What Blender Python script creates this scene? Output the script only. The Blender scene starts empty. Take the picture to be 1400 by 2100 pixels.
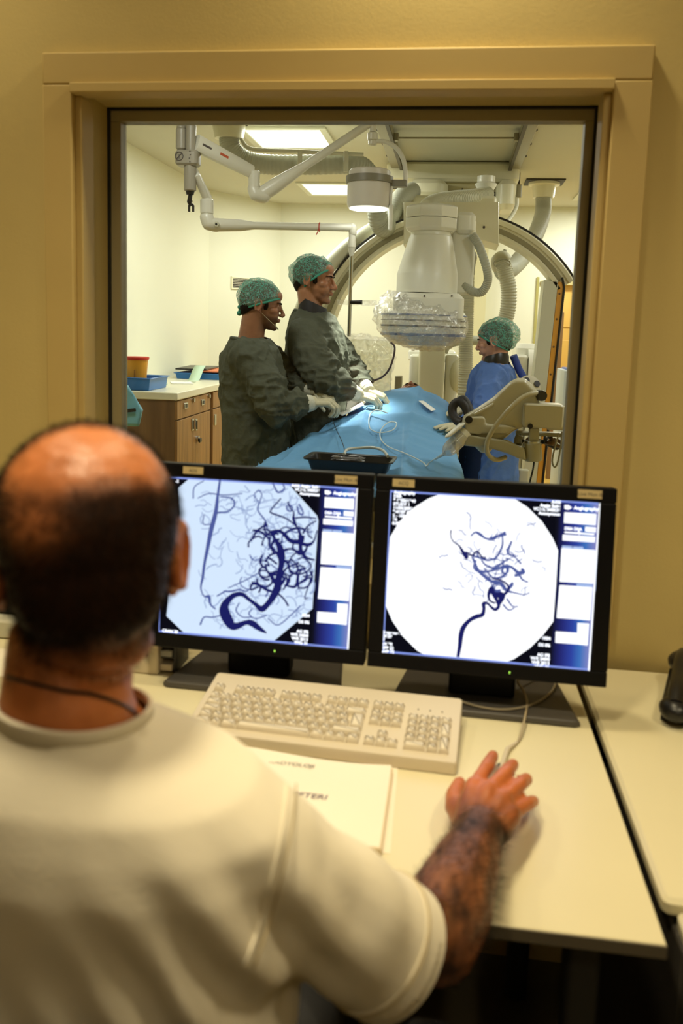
import bpy, bmesh, math, random
import numpy as np
from math import sin, cos, pi, radians
from mathutils import Vector, Matrix, Quaternion, noise
random.seed(7)
SC = bpy.context.scene
COL = SC.collection

# ------------------------------------------------------------------ camera
IMG_W, IMG_H = 1400, 2100
FPX, CX, CY = 1729.0, 693.0, 903.0            # focal length and principal point in pixels
YAW, PITCH, ROLL = 0.131, 0.132, 0.0305
CAM = Vector((0.0, 0.0, 1.42))


def _axes():
    cy, sy, cp, sp, cr, sr = cos(YAW), sin(YAW), cos(PITCH), sin(PITCH), cos(ROLL), sin(ROLL)
    P = Matrix(((1, 0, 0), (0, cp, -sp), (0, sp, cp)))
    Q = Matrix(((cr, -sr, 0), (sr, cr, 0), (0, 0, 1)))
    M = Q @ P
    return Matrix((M @ Vector((cy, 0, -sy)), M @ Vector((sy, 0, cy)), M @ Vector((0, -1, 0))))


RW = _axes()                                   # image axes (right, down, forward) -> world


def ray(px, py):
    return RW @ Vector((px - CX, py - CY, FPX))


def P(px, py, Y):
    r = ray(px, py)
    return CAM + r * (Y / r.y)


def PZ(px, py, z):
    r = ray(px, py)
    return CAM + r * ((z - CAM.z) / r.z)


def PX(px, py, X):
    r = ray(px, py)
    return CAM + r * (X / r.x)


def mpp(Y):
    return (P(700, 700, Y) - CAM).length / FPX  # metres per pixel at depth Y


cam_data = bpy.data.cameras.new('camera')
cam = bpy.data.objects.new('camera', cam_data)
COL.objects.link(cam)
right, down, fwd = RW @ Vector((1, 0, 0)), RW @ Vector((0, 1, 0)), RW @ Vector((0, 0, 1))
cm = Matrix((right, -down, -fwd)).transposed().to_4x4()
cm.translation = CAM
cam.matrix_world = cm
cam_data.sensor_fit = 'VERTICAL'
cam_data.sensor_height = 36.0
cam_data.sensor_width = 24.0
cam_data.lens = FPX / IMG_H * 36.0
cam_data.shift_x = (IMG_W / 2 - CX) / IMG_H
cam_data.shift_y = -(IMG_H / 2 - CY) / IMG_H
cam_data.clip_start = 0.02
cam_data.dof.use_dof = True
cam_data.dof.focus_distance = 4.3
cam_data.dof.aperture_fstop = 4.2
SC.camera = cam

# ------------------------------------------------------------------ world, lights, exposure
world = bpy.data.worlds.new('world')
SC.world = world
world.use_nodes = True
world.node_tree.nodes['Background'].inputs[0].default_value = (0.30, 0.27, 0.2, 1)
world.node_tree.nodes['Background'].inputs[1].default_value = 0.02
SC.view_settings.view_transform = 'Standard'
SC.view_settings.look = 'None'
SC.view_settings.gamma = 1.0
SC.view_settings.use_curve_mapping = False
SC.view_settings.exposure = 0.0
SC.cycles.use_denoising = True
SC.cycles.max_bounces = 8
SC.cycles.transparent_max_bounces = 24
SC.cycles.caustics_reflective = False
SC.cycles.caustics_refractive = False
SC.cycles.sample_clamp_indirect = 4.0


def area_light(name, loc, target, size, power, colour, size_y=None, spread=180):
    d = bpy.data.lights.new(name, 'AREA')
    d.energy = power
    d.color = colour
    d.shape = 'RECTANGLE' if size_y else 'DISK'
    d.size = size
    d.spread = radians(spread)
    if size_y:
        d.size_y = size_y
    o = bpy.data.objects.new(name, d)
    o.location = loc
    o.rotation_euler = (Vector(target) - Vector(loc)).to_track_quat('-Z', 'Y').to_euler()
    COL.objects.link(o)
    return o


WARM = (1.0, 0.85, 0.54)
COOL = (1.0, 1.0, 0.97)
# control room: ceiling downlights close above the window wall, plus a weak fill added behind the camera
area_light('control_downlight_or_fill', (-0.40, 0.65, 2.66), (-0.38, 0.95, 0.7), 0.22, 7.0, WARM, None, 98)
area_light('control_downlight_or_fill', (-0.05, 1.66, 2.66), (-0.05, 1.60, 0.7), 0.14, 7.5, WARM, None, 140)
area_light('control_downlight_or_fill', (-1.20, 1.40, 2.66), (-1.10, 1.35, 0.7), 0.16, 4.0, WARM, None, 120)
area_light('control_downlight_or_fill', (0.85, 0.55, 2.66), (0.80, 0.9, 0.8), 0.22, 6.5, WARM, None, 118)
area_light('control_downlight_or_fill', (0.25, -0.75, 2.66), (-0.1, 0.6, 0.9), 0.35, 3.2, WARM, None, 110)
# exam room: ceiling panels (lit faces in view are meshes further down); front pair is unseen added fill
for x, y, p in ((-1.17, 5.87, 31), (-1.19, 7.95, 28), (1.35, 8.1, 34), (1.35, 5.9, 18), (-1.17, 3.3, 14), (1.35, 3.3, 24)):
    area_light('panel_or_fill_light', (x, y, 2.67), (x, y, 0), 0.5, p, COOL, 0.56)

# ------------------------------------------------------------------ colour + materials


def lin(c):
    c = c / 255.0
    return c / 12.92 if c <= 0.04045 else ((c + 0.055) / 1.055) ** 2.4


def rgb(r, g, b):
    return (lin(r), lin(g), lin(b), 1.0)


MATS = {}


def mat(name, col, rough=0.5, metal=0.0, spec=0.5, var=0.0, vscale=6.0, bump=0.0, bscale=40.0,
        emit=None, estr=1.0, alpha=1.0, sss=0.0, attr=None, coat=0.0, stretch=None, sheen=0.0):
    if name in MATS:
        return MATS[name]
    m = bpy.data.materials.new(name)
    m.use_nodes = True
    nt = m.node_tree
    b = nt.nodes['Principled BSDF']
    b.inputs['Base Color'].default_value = col
    b.inputs['Roughness'].default_value = rough
    b.inputs['Metallic'].default_value = metal
    b.inputs['Specular IOR Level'].default_value = spec
    b.inputs['Coat Weight'].default_value = coat
    b.inputs['Sheen Weight'].default_value = sheen
    if sss:
        b.inputs['Subsurface Weight'].default_value = sss
        b.inputs['Subsurface Radius'].default_value = (0.012, 0.004, 0.002)
        b.inputs['Subsurface Scale'].default_value = 1.0
    if alpha < 1:
        b.inputs['Alpha'].default_value = alpha
    if emit:
        b.inputs['Emission Color'].default_value = emit
        b.inputs['Emission Strength'].default_value = estr
    tc = nt.nodes.new('ShaderNodeTexCoord')
    src = tc.outputs['Object']
    if stretch:
        mp = nt.nodes.new('ShaderNodeMapping')
        mp.inputs['Scale'].default_value = stretch
        nt.links.new(src, mp.inputs['Vector'])
        src = mp.outputs['Vector']
    base = None
    if attr:
        a = nt.nodes.new('ShaderNodeAttribute')
        a.attribute_name = attr
        base = a.outputs['Color']
        nt.links.new(base, b.inputs['Base Color'])
    if var:
        n = nt.nodes.new('ShaderNodeTexNoise')
        n.inputs['Scale'].default_value = vscale
        n.inputs['Detail'].default_value = 4
        nt.links.new(src, n.inputs['Vector'])
        mr = nt.nodes.new('ShaderNodeMapRange')
        mr.inputs['From Min'].default_value = 0.3
        mr.inputs['From Max'].default_value = 0.7
        mr.inputs['To Min'].default_value = 1 - var
        mr.inputs['To Max'].default_value = 1 + var * 0.5
        nt.links.new(n.outputs['Fac'], mr.inputs['Value'])
        vm = nt.nodes.new('ShaderNodeVectorMath')
        vm.operation = 'SCALE'
        if base:
            nt.links.new(base, vm.inputs[0])
        else:
            vm.inputs[0].default_value = col[:3]
        nt.links.new(mr.outputs['Result'], vm.inputs['Scale'])
        nt.links.new(vm.outputs[0], b.inputs['Base Color'])
    if bump:
        n2 = nt.nodes.new('ShaderNodeTexNoise')
        n2.inputs['Scale'].default_value = bscale
        n2.inputs['Detail'].default_value = 5
        nt.links.new(src, n2.inputs['Vector'])
        bp = nt.nodes.new('ShaderNodeBump')
        bp.inputs['Strength'].default_value = bump
        bp.inputs['Distance'].default_value = 0.01
        nt.links.new(n2.outputs['Fac'], bp.inputs['Height'])
        nt.links.new(bp.outputs['Normal'], b.inputs['Normal'])
    MATS[name] = m
    return m


def emission(name, col, strength):
    if name in MATS:
        return MATS[name]
    m = bpy.data.materials.new(name)
    m.use_nodes = True
    nt = m.node_tree
    nt.nodes.clear()
    e = nt.nodes.new('ShaderNodeEmission')
    e.inputs[0].default_value = col
    e.inputs[1].default_value = strength
    o = nt.nodes.new('ShaderNodeOutputMaterial')
    nt.links.new(e.outputs[0], o.inputs[0])
    MATS[name] = m
    return m


def sheer(name, col, cover, gloss, rough=0.12, bscale=14.0, bump=0.8, wrinkle=0.0, wcol=None, wscale=30.0, film=True):
    """A thin sheet one can see through: part transparent, part diffuse colour, part gloss on creases."""
    if name in MATS:
        return MATS[name]
    m = bpy.data.materials.new(name)
    m.use_nodes = True
    nt = m.node_tree
    nt.nodes.clear()
    N = nt.nodes.new
    out = N('ShaderNodeOutputMaterial')
    tr = N('ShaderNodeBsdfTransparent')
    df = N('ShaderNodeBsdfDiffuse')
    df.inputs[0].default_value = col
    tl = N('ShaderNodeBsdfTranslucent')
    tl.inputs[0].default_value = col
    gl = N('ShaderNodeBsdfGlossy')
    gl.inputs['Roughness'].default_value = rough
    gl.inputs[0].default_value = (1, 1, 1, 1)
    tc = N('ShaderNodeTexCoord')
    n = N('ShaderNodeTexNoise')
    n.inputs['Scale'].default_value = bscale
    n.inputs['Detail'].default_value = 6
    n.inputs['Distortion'].default_value = 1.2
    nt.links.new(tc.outputs['Object'], n.inputs['Vector'])
    bp = N('ShaderNodeBump')
    bp.inputs['Strength'].default_value = bump
    bp.inputs['Distance'].default_value = 0.03
    nt.links.new(n.outputs['Fac'], bp.inputs['Height'])
    nt.links.new(bp.outputs[0], gl.inputs['Normal'])
    nt.links.new(bp.outputs[0], df.inputs['Normal'])
    m0 = N('ShaderNodeMixShader')
    m0.inputs[0].default_value = 0.4
    nt.links.new(df.outputs[0], m0.inputs[1])
    nt.links.new(tl.outputs[0], m0.inputs[2])
    m1 = N('ShaderNodeMixShader')
    m1.inputs[0].default_value = cover
    nt.links.new(tr.outputs[0], m1.inputs[1])
    nt.links.new(m0.outputs[0], m1.inputs[2])
    if wrinkle:
        w = N('ShaderNodeTexNoise')
        w.inputs['Scale'].default_value = wscale
        w.inputs['Detail'].default_value = 3
        w.inputs['Distortion'].default_value = 2.0
        nt.links.new(tc.outputs['Object'], w.inputs['Vector'])
        mr = N('ShaderNodeMapRange')
        mr.inputs['From Min'].default_value = 0.42
        mr.inputs['From Max'].default_value = 0.62
        mr.inputs['To Min'].default_value = max(0, cover - wrinkle)
        mr.inputs['To Max'].default_value = min(1, cover + wrinkle)
        nt.links.new(w.outputs['Fac'], mr.inputs['Value'])
        nt.links.new(mr.outputs[0], m1.inputs[0])
    m2 = N('ShaderNodeMixShader')
    m2.inputs[0].default_value = gloss
    nt.links.new(m1.outputs[0], m2.inputs[1])
    nt.links.new(gl.outputs[0], m2.inputs[2])
    nt.links.new(m2.outputs[0], out.inputs[0])
    MATS[name] = m
    return m


def pane_glass(name, tint=(0.96, 0.98, 0.95, 1), refl=0.9):
    m = bpy.data.materials.new(name)
    m.use_nodes = True
    nt = m.node_tree
    nt.nodes.clear()
    N = nt.nodes.new
    out = N('ShaderNodeOutputMaterial')
    tr = N('ShaderNodeBsdfTransparent')
    tr.inputs[0].default_value = tint
    gl = N('ShaderNodeBsdfGlossy')
    gl.inputs['Roughness'].default_value = 0.02
    fr = N('ShaderNodeFresnel')
    fr.inputs[0].default_value = 1.45
    ml = N('ShaderNodeMath')
    ml.operation = 'MULTIPLY'
    ml.inputs[1].default_value = refl
    nt.links.new(fr.outputs[0], ml.inputs[0])
    mx = N('ShaderNodeMixShader')
    nt.links.new(ml.outputs[0], mx.inputs[0])
    nt.links.new(tr.outputs[0], mx.inputs[1])
    nt.links.new(gl.outputs[0], mx.inputs[2])
    nt.links.new(mx.outputs[0], out.inputs[0])
    return m


def wood(name, c1, c2, scale=(30, 30, 2.2), rough=0.45):
    m = bpy.data.materials.new(name)
    m.use_nodes = True
    nt = m.node_tree
    b = nt.nodes['Principled BSDF']
    b.inputs['Roughness'].default_value = rough
    N = nt.nodes.new
    tc = N('ShaderNodeTexCoord')
    mp = N('ShaderNodeMapping')
    mp.inputs['Scale'].default_value = scale
    n = N('ShaderNodeTexNoise')
    n.inputs['Scale'].default_value = 1.0
    n.inputs['Detail'].default_value = 6
    n.inputs['Distortion'].default_value = 0.4
    r = N('ShaderNodeValToRGB')
    r.color_ramp.elements[0].color = c1
    r.color_ramp.elements[1].color = c2
    r.color_ramp.elements[0].position = 0.35
    r.color_ramp.elements[1].position = 0.65
    nt.links.new(tc.outputs['Object'], mp.inputs['Vector'])
    nt.links.new(mp.outputs[0], n.inputs['Vector'])
    nt.links.new(n.outputs['Fac'], r.inputs[0])
    nt.links.new(r.outputs[0], b.inputs['Base Color'])
    return m


# ------------------------------------------------------------------ mesh helpers
def smooth_path(pts, n=40):
    """Catmull-Rom resample."""
    p = [Vector(q) for q in pts]
    p = [p[0] * 2 - p[1]] + p + [p[-1] * 2 - p[-2]]
    out = []
    segs = len(p) - 3
    for i in range(n + 1):
        t = i / n * segs
        k = min(int(t), segs - 1)
        t -= k
        a, b, c, d = p[k:k + 4]
        out.append(0.5 * ((2 * b) + (c - a) * t + (2 * a - 5 * b + 4 * c - d) * t * t + (3 * b - a - 3 * c + d) * t ** 3))
    return out


def frames(pts):
    n = len(pts)
    T = []
    for i in range(n):
        d = pts[min(i + 1, n - 1)] - pts[max(i - 1, 0)]
        T.append(d.normalized() if d.length > 1e-9 else Vector((0, 0, 1)))
    ref = Vector((0, 0, 1)) if abs(T[0].z) < 0.9 else Vector((0, 1, 0))
    u = T[0].cross(ref).normalized()
    out = []
    for i in range(n):
        if i:
            u = (u - T[i] * u.dot(T[i]))
            u = u.normalized() if u.length > 1e-9 else T[i].orthogonal().normalized()
        out.append((u, T[i].cross(u), T[i]))
    return out


class MB:
    """Collects shapes; build() links them as one mesh object."""

    def __init__(self, M=None):
        self.v, self.f, self.M = [], [], M

    def add(self, vs, fs):
        o = len(self.v)
        if self.M is not None:
            vs = [self.M @ Vector(q) for q in vs]
        self.v.extend(tuple(q) for q in vs)
        self.f.extend(tuple(i + o for i in f) for f in fs)
        return self

    def box(self, c, s, R=None):
        c = Vector(c)
        vs = []
        for x in (-.5, .5):
            for y in (-.5, .5):
                for z in (-.5, .5):
                    q = Vector((x * s[0], y * s[1], z * s[2]))
                    vs.append(c + (R @ q if R is not None else q))
        return self.add(vs, [(0, 1, 3, 2), (4, 6, 7, 5), (0, 4, 5, 1), (2, 3, 7, 6), (0, 2, 6, 4), (1, 5, 7, 3)])

    def rbox(self, c, s, r=0.01, R=None, seg=3):
        """Box with rounded vertical (local z) edges and softened rims."""
        c = Vector(c)
        hx, hy, hz = s[0] / 2, s[1] / 2, s[2] / 2
        r = min(r, hx * .98, hy * .98)
        e = min(r * 0.5, hz * 0.5)

        def outline(inset):
            o = []
            for qx, qy, a0 in ((1, 1, 0), (-1, 1, 90), (-1, -1, 180), (1, -1, 270)):
                for k in range(seg + 1):
                    a = radians(a0 + 90 * k / seg)
                    rr = r - inset
                    o.append((qx * (hx - r) + rr * cos(a), qy * (hy - r) + rr * sin(a)))
            return o
        rings = [(outline(e), -hz), (outline(0), -hz + e), (outline(0), hz - e), (outline(e), hz)]
        vs, fs = [], []
        n = len(rings[0][0])
        for o, z in rings:
            for x, y in o:
                q = Vector((x, y, z))
                vs.append(c + (R @ q if R is not None else q))
        for k in range(3):
            for i in range(n):
                j = (i + 1) % n
                fs.append((k * n + i, k * n + j, (k + 1) * n + j, (k + 1) * n + i))
        fs.append(tuple(range(n - 1, -1, -1)))
        fs.append(tuple(range(3 * n, 4 * n)))
        return self.add(vs, fs)

    def rings(self, rings, cap=True, closed=False):
        """rings: list of lists of points, same length."""
        n = len(rings[0])
        vs = [q for r in rings for q in r]
        fs = []
        m = len(rings)
        for k in range(m if closed else m - 1):
            k2 = (k + 1) % m
            for i in range(n):
                j = (i + 1) % n
                fs.append((k * n + i, k * n + j, k2 * n + j, k2 * n + i))
        if cap and not closed:
            fs.append(tuple(range(n - 1, -1, -1)))
            fs.append(tuple(range((m - 1) * n, m * n)))
        return self.add(vs, fs)

    def tube(self, pts, r, seg=12, cap=True, closed=False):
        pts = [Vector(q) for q in pts]
        if not hasattr(r, '__len__'):
            r = [r] * len(pts)
        fr = frames(pts)
        rs = []
        for p, (u, w, t), rr in zip(pts, fr, r):
            rs.append([p + (u * cos(2 * pi * k / seg) + w * sin(2 * pi * k / seg)) * rr for k in range(seg)])
        return self.rings(rs, cap, closed)

    def cyl(self, a, b, r, r2=None, seg=20, bev=0.0):
        a, b = Vector(a), Vector(b)
        r2 = r if r2 is None else r2
        if bev:
            t = (b - a).normalized() * bev
            return self.tube([a, a + t, b - t, b], [r - bev, r, r2, r2 - bev], seg)
        return self.tube([a, b], [r, r2], seg)

    def capsule(self, a, b, r1, r2, seg=12, n=4):
        """Round-ended tapered limb."""
        a, b = Vector(a), Vector(b)
        d = b - a
        if d.length < 1e-6:
            d = Vector((0, 0, 1e-5))
        t = d.normalized()
        pts, rs = [], []
        for k in range(n):
            an = pi / 2 * (1 - k / n)
            pts.append(a - t * r1 * sin(an))
            rs.append(max(r1 * cos(an), 1e-4))
        pts.append(a); rs.append(r1)
        pts.append(b); rs.append(r2)
        for k in range(1, n + 1):
            an = pi / 2 * k / n
            pts.append(b + t * r2 * sin(an))
            rs.append(max(r2 * cos(an), 1e-4))
        u = t.orthogonal().normalized()
        w = t.cross(u)
        return self.rings([[p + (u * cos(2 * pi * k / seg) + w * sin(2 * pi * k / seg)) * r for k in range(seg)] for p, r in zip(pts, rs)])

    def chain(self, pts, rs, seg=12):
        for i in range(len(pts) - 1):
            self.capsule(pts[i], pts[i + 1], rs[i], rs[i + 1], seg)
        return self

    def ell(self, c, r, R=None, su=16, sv=10):
        c = Vector(c)
        rings = []
        for j in range(sv + 1):
            ph = pi * j / sv
            row = []
            for i in range(su):
                th = 2 * pi * i / su
                q = Vector((r[0] * max(sin(ph), 1e-3) * cos(th), r[1] * max(sin(ph), 1e-3) * sin(th), r[2] * cos(ph)))
                row.append(c + (R @ q if R is not None else q))
            rings.append(row[::-1])
        return self.rings(rings)

    def lathe(self, prof, c=(0, 0, 0), R=None, seg=32):
        c = Vector(c)
        rs = []
        for r, z in prof:
            row = []
            for i in range(seg):
                a = 2 * pi * i / seg
                q = Vector((max(r, 1e-4) * cos(a), max(r, 1e-4) * sin(a), z))
                row.append(c + (R @ q if R is not None else q))
            rs.append(row)
        return self.rings(rs)

    def prism(self, poly, d0, d1, R, c=(0, 0, 0)):
        """poly in local xy, extruded along local z from d0 to d1; R maps local -> world."""
        c = Vector(c)
        return self.rings([[c + R @ Vector((x, y, d)) for x, y in poly] for d in (d0, d1)])

    def build(self, name, material, parent=None, smooth=True, bevel=0.0, angle=40, kind=None, label=None, subd=0):
        me = bpy.data.meshes.new(name)
        me.from_pydata(self.v, [], self.f)
        me.validate()
        bm = bmesh.new()
        bm.from_mesh(me)
        bmesh.ops.recalc_face_normals(bm, faces=bm.faces)
        bm.to_mesh(me)
        bm.free()
        o = bpy.data.objects.new(name, me)
        COL.objects.link(o)
        me.materials.append(material)
        if smooth:
            try:
                me.shade_smooth()
                me.set_sharp_from_angle(angle=radians(angle))
            except Exception:
                pass
        if bevel:
            b = o.modifiers.new('bevel', 'BEVEL')
            b.width = bevel
            b.segments = 2
            b.limit_method = 'ANGLE'
            b.angle_limit = radians(40)
            b.harden_normals = False
        if subd:
            s = o.modifiers.new('subd', 'SUBSURF')
            s.levels = s.render_levels = subd
        if parent is not None:
            attach(o, parent)
        if kind:
            o['kind'] = kind
        if label:
            o['label'] = label
        return o


def attach(o, parent):
    """Parent without moving (meshes are written in world space)."""
    o.parent = parent
    o.matrix_parent_inverse = world_of(parent).inverted()


def world_of(o):
    m = o.matrix_basis.copy()
    while o.parent is not None:
        m = o.parent.matrix_basis @ o.matrix_parent_inverse @ m
        o = o.parent
    return m


def thing(name, label, cat, loc=(0, 0, 0), group=None):
    o = bpy.data.objects.new(name, None)
    o.empty_display_size = 0.05
    o.location = loc
    COL.objects.link(o)
    o['label'] = label
    o['category'] = cat
    if group:
        o['group'] = group
    return o


def tag(o, label, cat, group=None):
    o['label'] = label
    o['category'] = cat
    if group:
        o['group'] = group
    return o


def struct(o):
    o['kind'] = 'structure'
    return o


def text(body, name, material, R, loc, size, parent=None, align='LEFT', shear=0.0, spacing=1.0, weight=0.0):
    """Flat print: R maps (right, up, out) to world."""
    cu = bpy.data.curves.new(name, 'FONT')
    cu.body = body
    cu.size = size
    cu.align_x = align
    cu.shear = shear
    cu.space_line = spacing
    cu.offset = weight
    o = bpy.data.objects.new(name, cu)
    m = R.to_4x4()
    m.translation = Vector(loc)
    o.matrix_world = m
    COL.objects.link(o)
    cu.materials.append(material)
    if parent is not None:
        attach(o, parent)
    return o


def basis(x, y, z):
    return Matrix((x, y, z)).transposed()


def fbm(p, s, off=0.0):
    q = Vector((p[0] * s + off, p[1] * s - off, p[2] * s + off * .7))
    return noise.noise(q) + 0.5 * noise.noise(q * 2.03)


def organic(name, mb, material, voxel=0.005, it=6, parent=None, deform=None, paint=None, fac=0.5, label=None, cut=None):
    """Union of overlapping closed shapes as ONE continuous, smoothed surface."""
    me = bpy.data.meshes.new('tmp')
    me.from_pydata(mb.v, [], mb.f)
    bm = bmesh.new()
    bm.from_mesh(me)
    bmesh.ops.recalc_face_normals(bm, faces=bm.faces)
    bm.to_mesh(me)
    bm.free()
    t = bpy.data.objects.new('tmp', me)
    COL.objects.link(t)
    r = t.modifiers.new('r', 'REMESH')
    r.mode = 'VOXEL'
    r.voxel_size = voxel
    if it:
        s = t.modifiers.new('s', 'SMOOTH')
        s.factor = fac
        s.iterations = it
    dg = bpy.context.evaluated_depsgraph_get()
    me2 = bpy.data.meshes.new_from_object(t.evaluated_get(dg))
    bpy.data.objects.remove(t)
    bpy.data.meshes.remove(me)
    me2.name = name
    n = len(me2.vertices)
    if deform is not None or paint is not None or cut is not None:
        co = np.empty(n * 3, np.float32)
        me2.vertices.foreach_get('co', co)
        co = co.reshape(-1, 3)
        nr = np.empty(n * 3, np.float32)
        me2.vertex_normals.foreach_get('vector', nr)
        nr = nr.reshape(-1, 3)
        if deform is not None:
            d = deform(co, nr)
            co = co + (nr * d[:, None] if d.ndim == 1 else d)
            me2.vertices.foreach_set('co', co.astype(np.float32).ravel())
            me2.update()
        if paint is not None:
            c = paint(co, nr)
            a = me2.color_attributes.new('tint', 'FLOAT_COLOR', 'POINT')
            a.data.foreach_set('color', np.concatenate([c, np.ones((n, 1))], 1).astype(np.float32).ravel())
        if cut is not None:
            bm = bmesh.new()
            bm.from_mesh(me2)
            kill = cut(co)
            bm.verts.ensure_lookup_table()
            bmesh.ops.delete(bm, geom=[bm.verts[i] for i in np.nonzero(kill)[0]], context='VERTS')
            bm.to_mesh(me2)
            bm.free()
    me2.shade_smooth()
    me2.materials.clear()
    me2.materials.append(material)
    o = bpy.data.objects.new(name, me2)
    COL.objects.link(o)
    if parent is not None:
        attach(o, parent)
    if label:
        o['label'] = label
    return o


def vnoise(co, s, seed=0.0, stretch=(1, 1, 1)):
    """Smooth value noise on arrays (numpy, trilinear with smoothstep)."""
    p = co * np.array(stretch) * s + seed * 17.3 + 100.0
    i = np.floor(p).astype(np.int64)
    f = p - i
    f = f * f * (3 - 2 * f)

    def h(a, b, c):
        x = (a * 73856093) ^ (b * 19349663) ^ (c * 83492791)
        x = (x ^ (x >> 13)) * 1274126177
        x = x & 0x7fffffff
        return (x % 10007) / 5003.5 - 1.0
    r = 0
    for dx in (0, 1):
        for dy in (0, 1):
            for dz in (0, 1):
                w = (f[:, 0] if dx else 1 - f[:, 0]) * (f[:, 1] if dy else 1 - f[:, 1]) * (f[:, 2] if dz else 1 - f[:, 2])
                r = r + w * h(i[:, 0] + dx, i[:, 1] + dy, i[:, 2] + dz)
    return r


def ridge(co, s, seed=0.0, stretch=(1, 1, 1), p=1.6):
    n = np.abs(vnoise(co, s, seed, stretch))
    return (1 - np.clip(n * 1.8, 0, 1)) ** p


M_white = mat('white_enamel', rgb(206, 204, 182), 0.42, var=0.05)
M_black = mat('black_plastic', rgb(18, 18, 20), 0.35, var=0.1)
M_chrome = mat('steel', rgb(190, 190, 185), 0.22, 1.0)
M_grey = mat('grey_plastic', rgb(150, 150, 138), 0.45, var=0.05)
# ================================================================== SETTING
W_CONTROL = mat('control_wall_paint', rgb(204, 184, 124), 0.75, spec=0.2, var=0.04, vscale=3, bump=0.05, bscale=160)
W_TRIM = mat('cream_trim_paint', rgb(196, 172, 112), 0.55, spec=0.3, var=0.03)
W_EXAM = mat('exam_wall_paint', rgb(234, 234, 214), 0.7, spec=0.25, var=0.02, vscale=2)
W_EXAM_CEIL = mat('exam_ceiling_paint', rgb(208, 206, 186), 0.8, var=0.02, vscale=2)
M_floor_exam = mat('yellow_vinyl_floor', rgb(214, 178, 92), 0.28, var=0.06, vscale=5)
M_floor_control = mat('control_floor', rgb(96, 88, 72), 0.5, var=0.1, vscale=8)
M_frame_metal = mat('window_frame_metal', rgb(168, 158, 124), 0.45, metal=0.0)
M_gasket = mat('dark_gasket', rgb(30, 30, 26), 0.6)

YW, YB = 1.81, 2.06          # window wall: control face, exam face
CEIL = 2.70
XL, XR, YF = -2.387, 2.7, 8.95
OX0, OX1, OZ0, OZ1 = -0.831, 0.289, 0.87, 1.918      # window opening

w = MB()
ym, yt = (YW + YB) / 2, YB - YW
w.box(((-2.6 + OX0) / 2, ym, CEIL / 2), (OX0 + 2.6, yt, CEIL))
w.box(((OX1 + 2.8) / 2, ym, CEIL / 2), (2.8 - OX1, yt, CEIL))
w.box(((OX0 + OX1) / 2, ym, OZ0 / 2), (OX1 - OX0, yt, OZ0))
w.box(((OX0 + OX1) / 2, ym, (OZ1 + CEIL) / 2), (OX1 - OX0, yt, CEIL - OZ1))
struct(w.build('wall_window', W_CONTROL, smooth=False))

struct(MB().box((0, 0.3, -0.05), (4.4, 3.1, 0.1)).build('floor_control', M_floor_control, smooth=False))
struct(MB().box((0, 0.3, CEIL + 0.05), (4.4, 3.1, 0.1)).build('ceiling_control', W_CONTROL, smooth=False))
struct(MB().box((-2.05, 0.3, CEIL / 2), (0.1, 3.1, CEIL)).build('wall_control_left', W_CONTROL, smooth=False))
struct(MB().box((1.75, 0.3, CEIL / 2), (0.1, 3.1, CEIL)).build('wall_control_right', W_CONTROL, smooth=False))
struct(MB().box((0, -1.3, CEIL / 2), (4.4, 0.1, CEIL)).build('wall_control_back', W_CONTROL, smooth=False))

struct(MB().box((0.15, 5.5, -0.05), (5.4, 7.0, 0.1)).build('floor_exam', M_floor_exam, smooth=False))
struct(MB().box((0.15, 5.5, CEIL + 0.05), (5.4, 7.0, 0.1)).build('ceiling_exam', W_EXAM_CEIL, smooth=False))
struct(MB().box((XL - 0.05, (YB + 8.11) / 2, CEIL / 2), (0.1, 8.11 - YB, CEIL)).build('wall_left', W_EXAM, smooth=False))
CA, CB = Vector((XL, 8.11, 0)), Vector((-1.856, 8.95, 0))
cdir = (CB - CA).normalized()
cn = Vector((-cdir.y, cdir.x, 0))            # away from the room
struct(MB().rings([[CA, CB, CB + cn * .1, CA + cn * .1], [p + Vector((0, 0, CEIL)) for p in (CA, CB, CB + cn * .1, CA + cn * .1)]]).build('wall_corner', W_EXAM, smooth=False))
struct(MB().box((XR + 0.05, 5.5, CEIL / 2), (0.1, 7.0, CEIL)).build('wall_right', W_EXAM, smooth=False))
# far wall with a door opening at its right end
DX0, DX1, DZ = P(1113, 600, YF).x, 2.05, P(1165, 584, YF).z
w = MB()
w.box(((-1.87 + DX0) / 2, YF + .05, CEIL / 2), (DX0 + 1.87, .1, CEIL))
w.box(((DX1 + XR) / 2, YF + .05, CEIL / 2), (XR - DX1, .1, CEIL))
w.box(((DX0 + DX1) / 2, YF + .05, (DZ + CEIL) / 2), (DX1 - DX0, .1, CEIL - DZ))
struct(w.build('wall_far', W_EXAM, smooth=False))
# pilaster beside the vertical hose
px0 = P(972, 600, YF).x
struct(MB().box((px0 + .05, YF - .04, CEIL / 2), (.14, .08, CEIL)).build('trim_1', mat('pilaster_paint', rgb(222, 217, 176), .7)))
struct(MB().box((P(1098, 650, YF).x, YF - .01, 1.0), (.025, .02, 2.0)).build('trim_2', mat('olive_strip', rgb(176, 168, 100), .5)))
b = MB().box((-.45, YF - .01, .05), (2.7, .02, .1))
struct(b.build('baseboard_far', mat('baseboard_paint', rgb(226, 222, 196), .5)))

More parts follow.
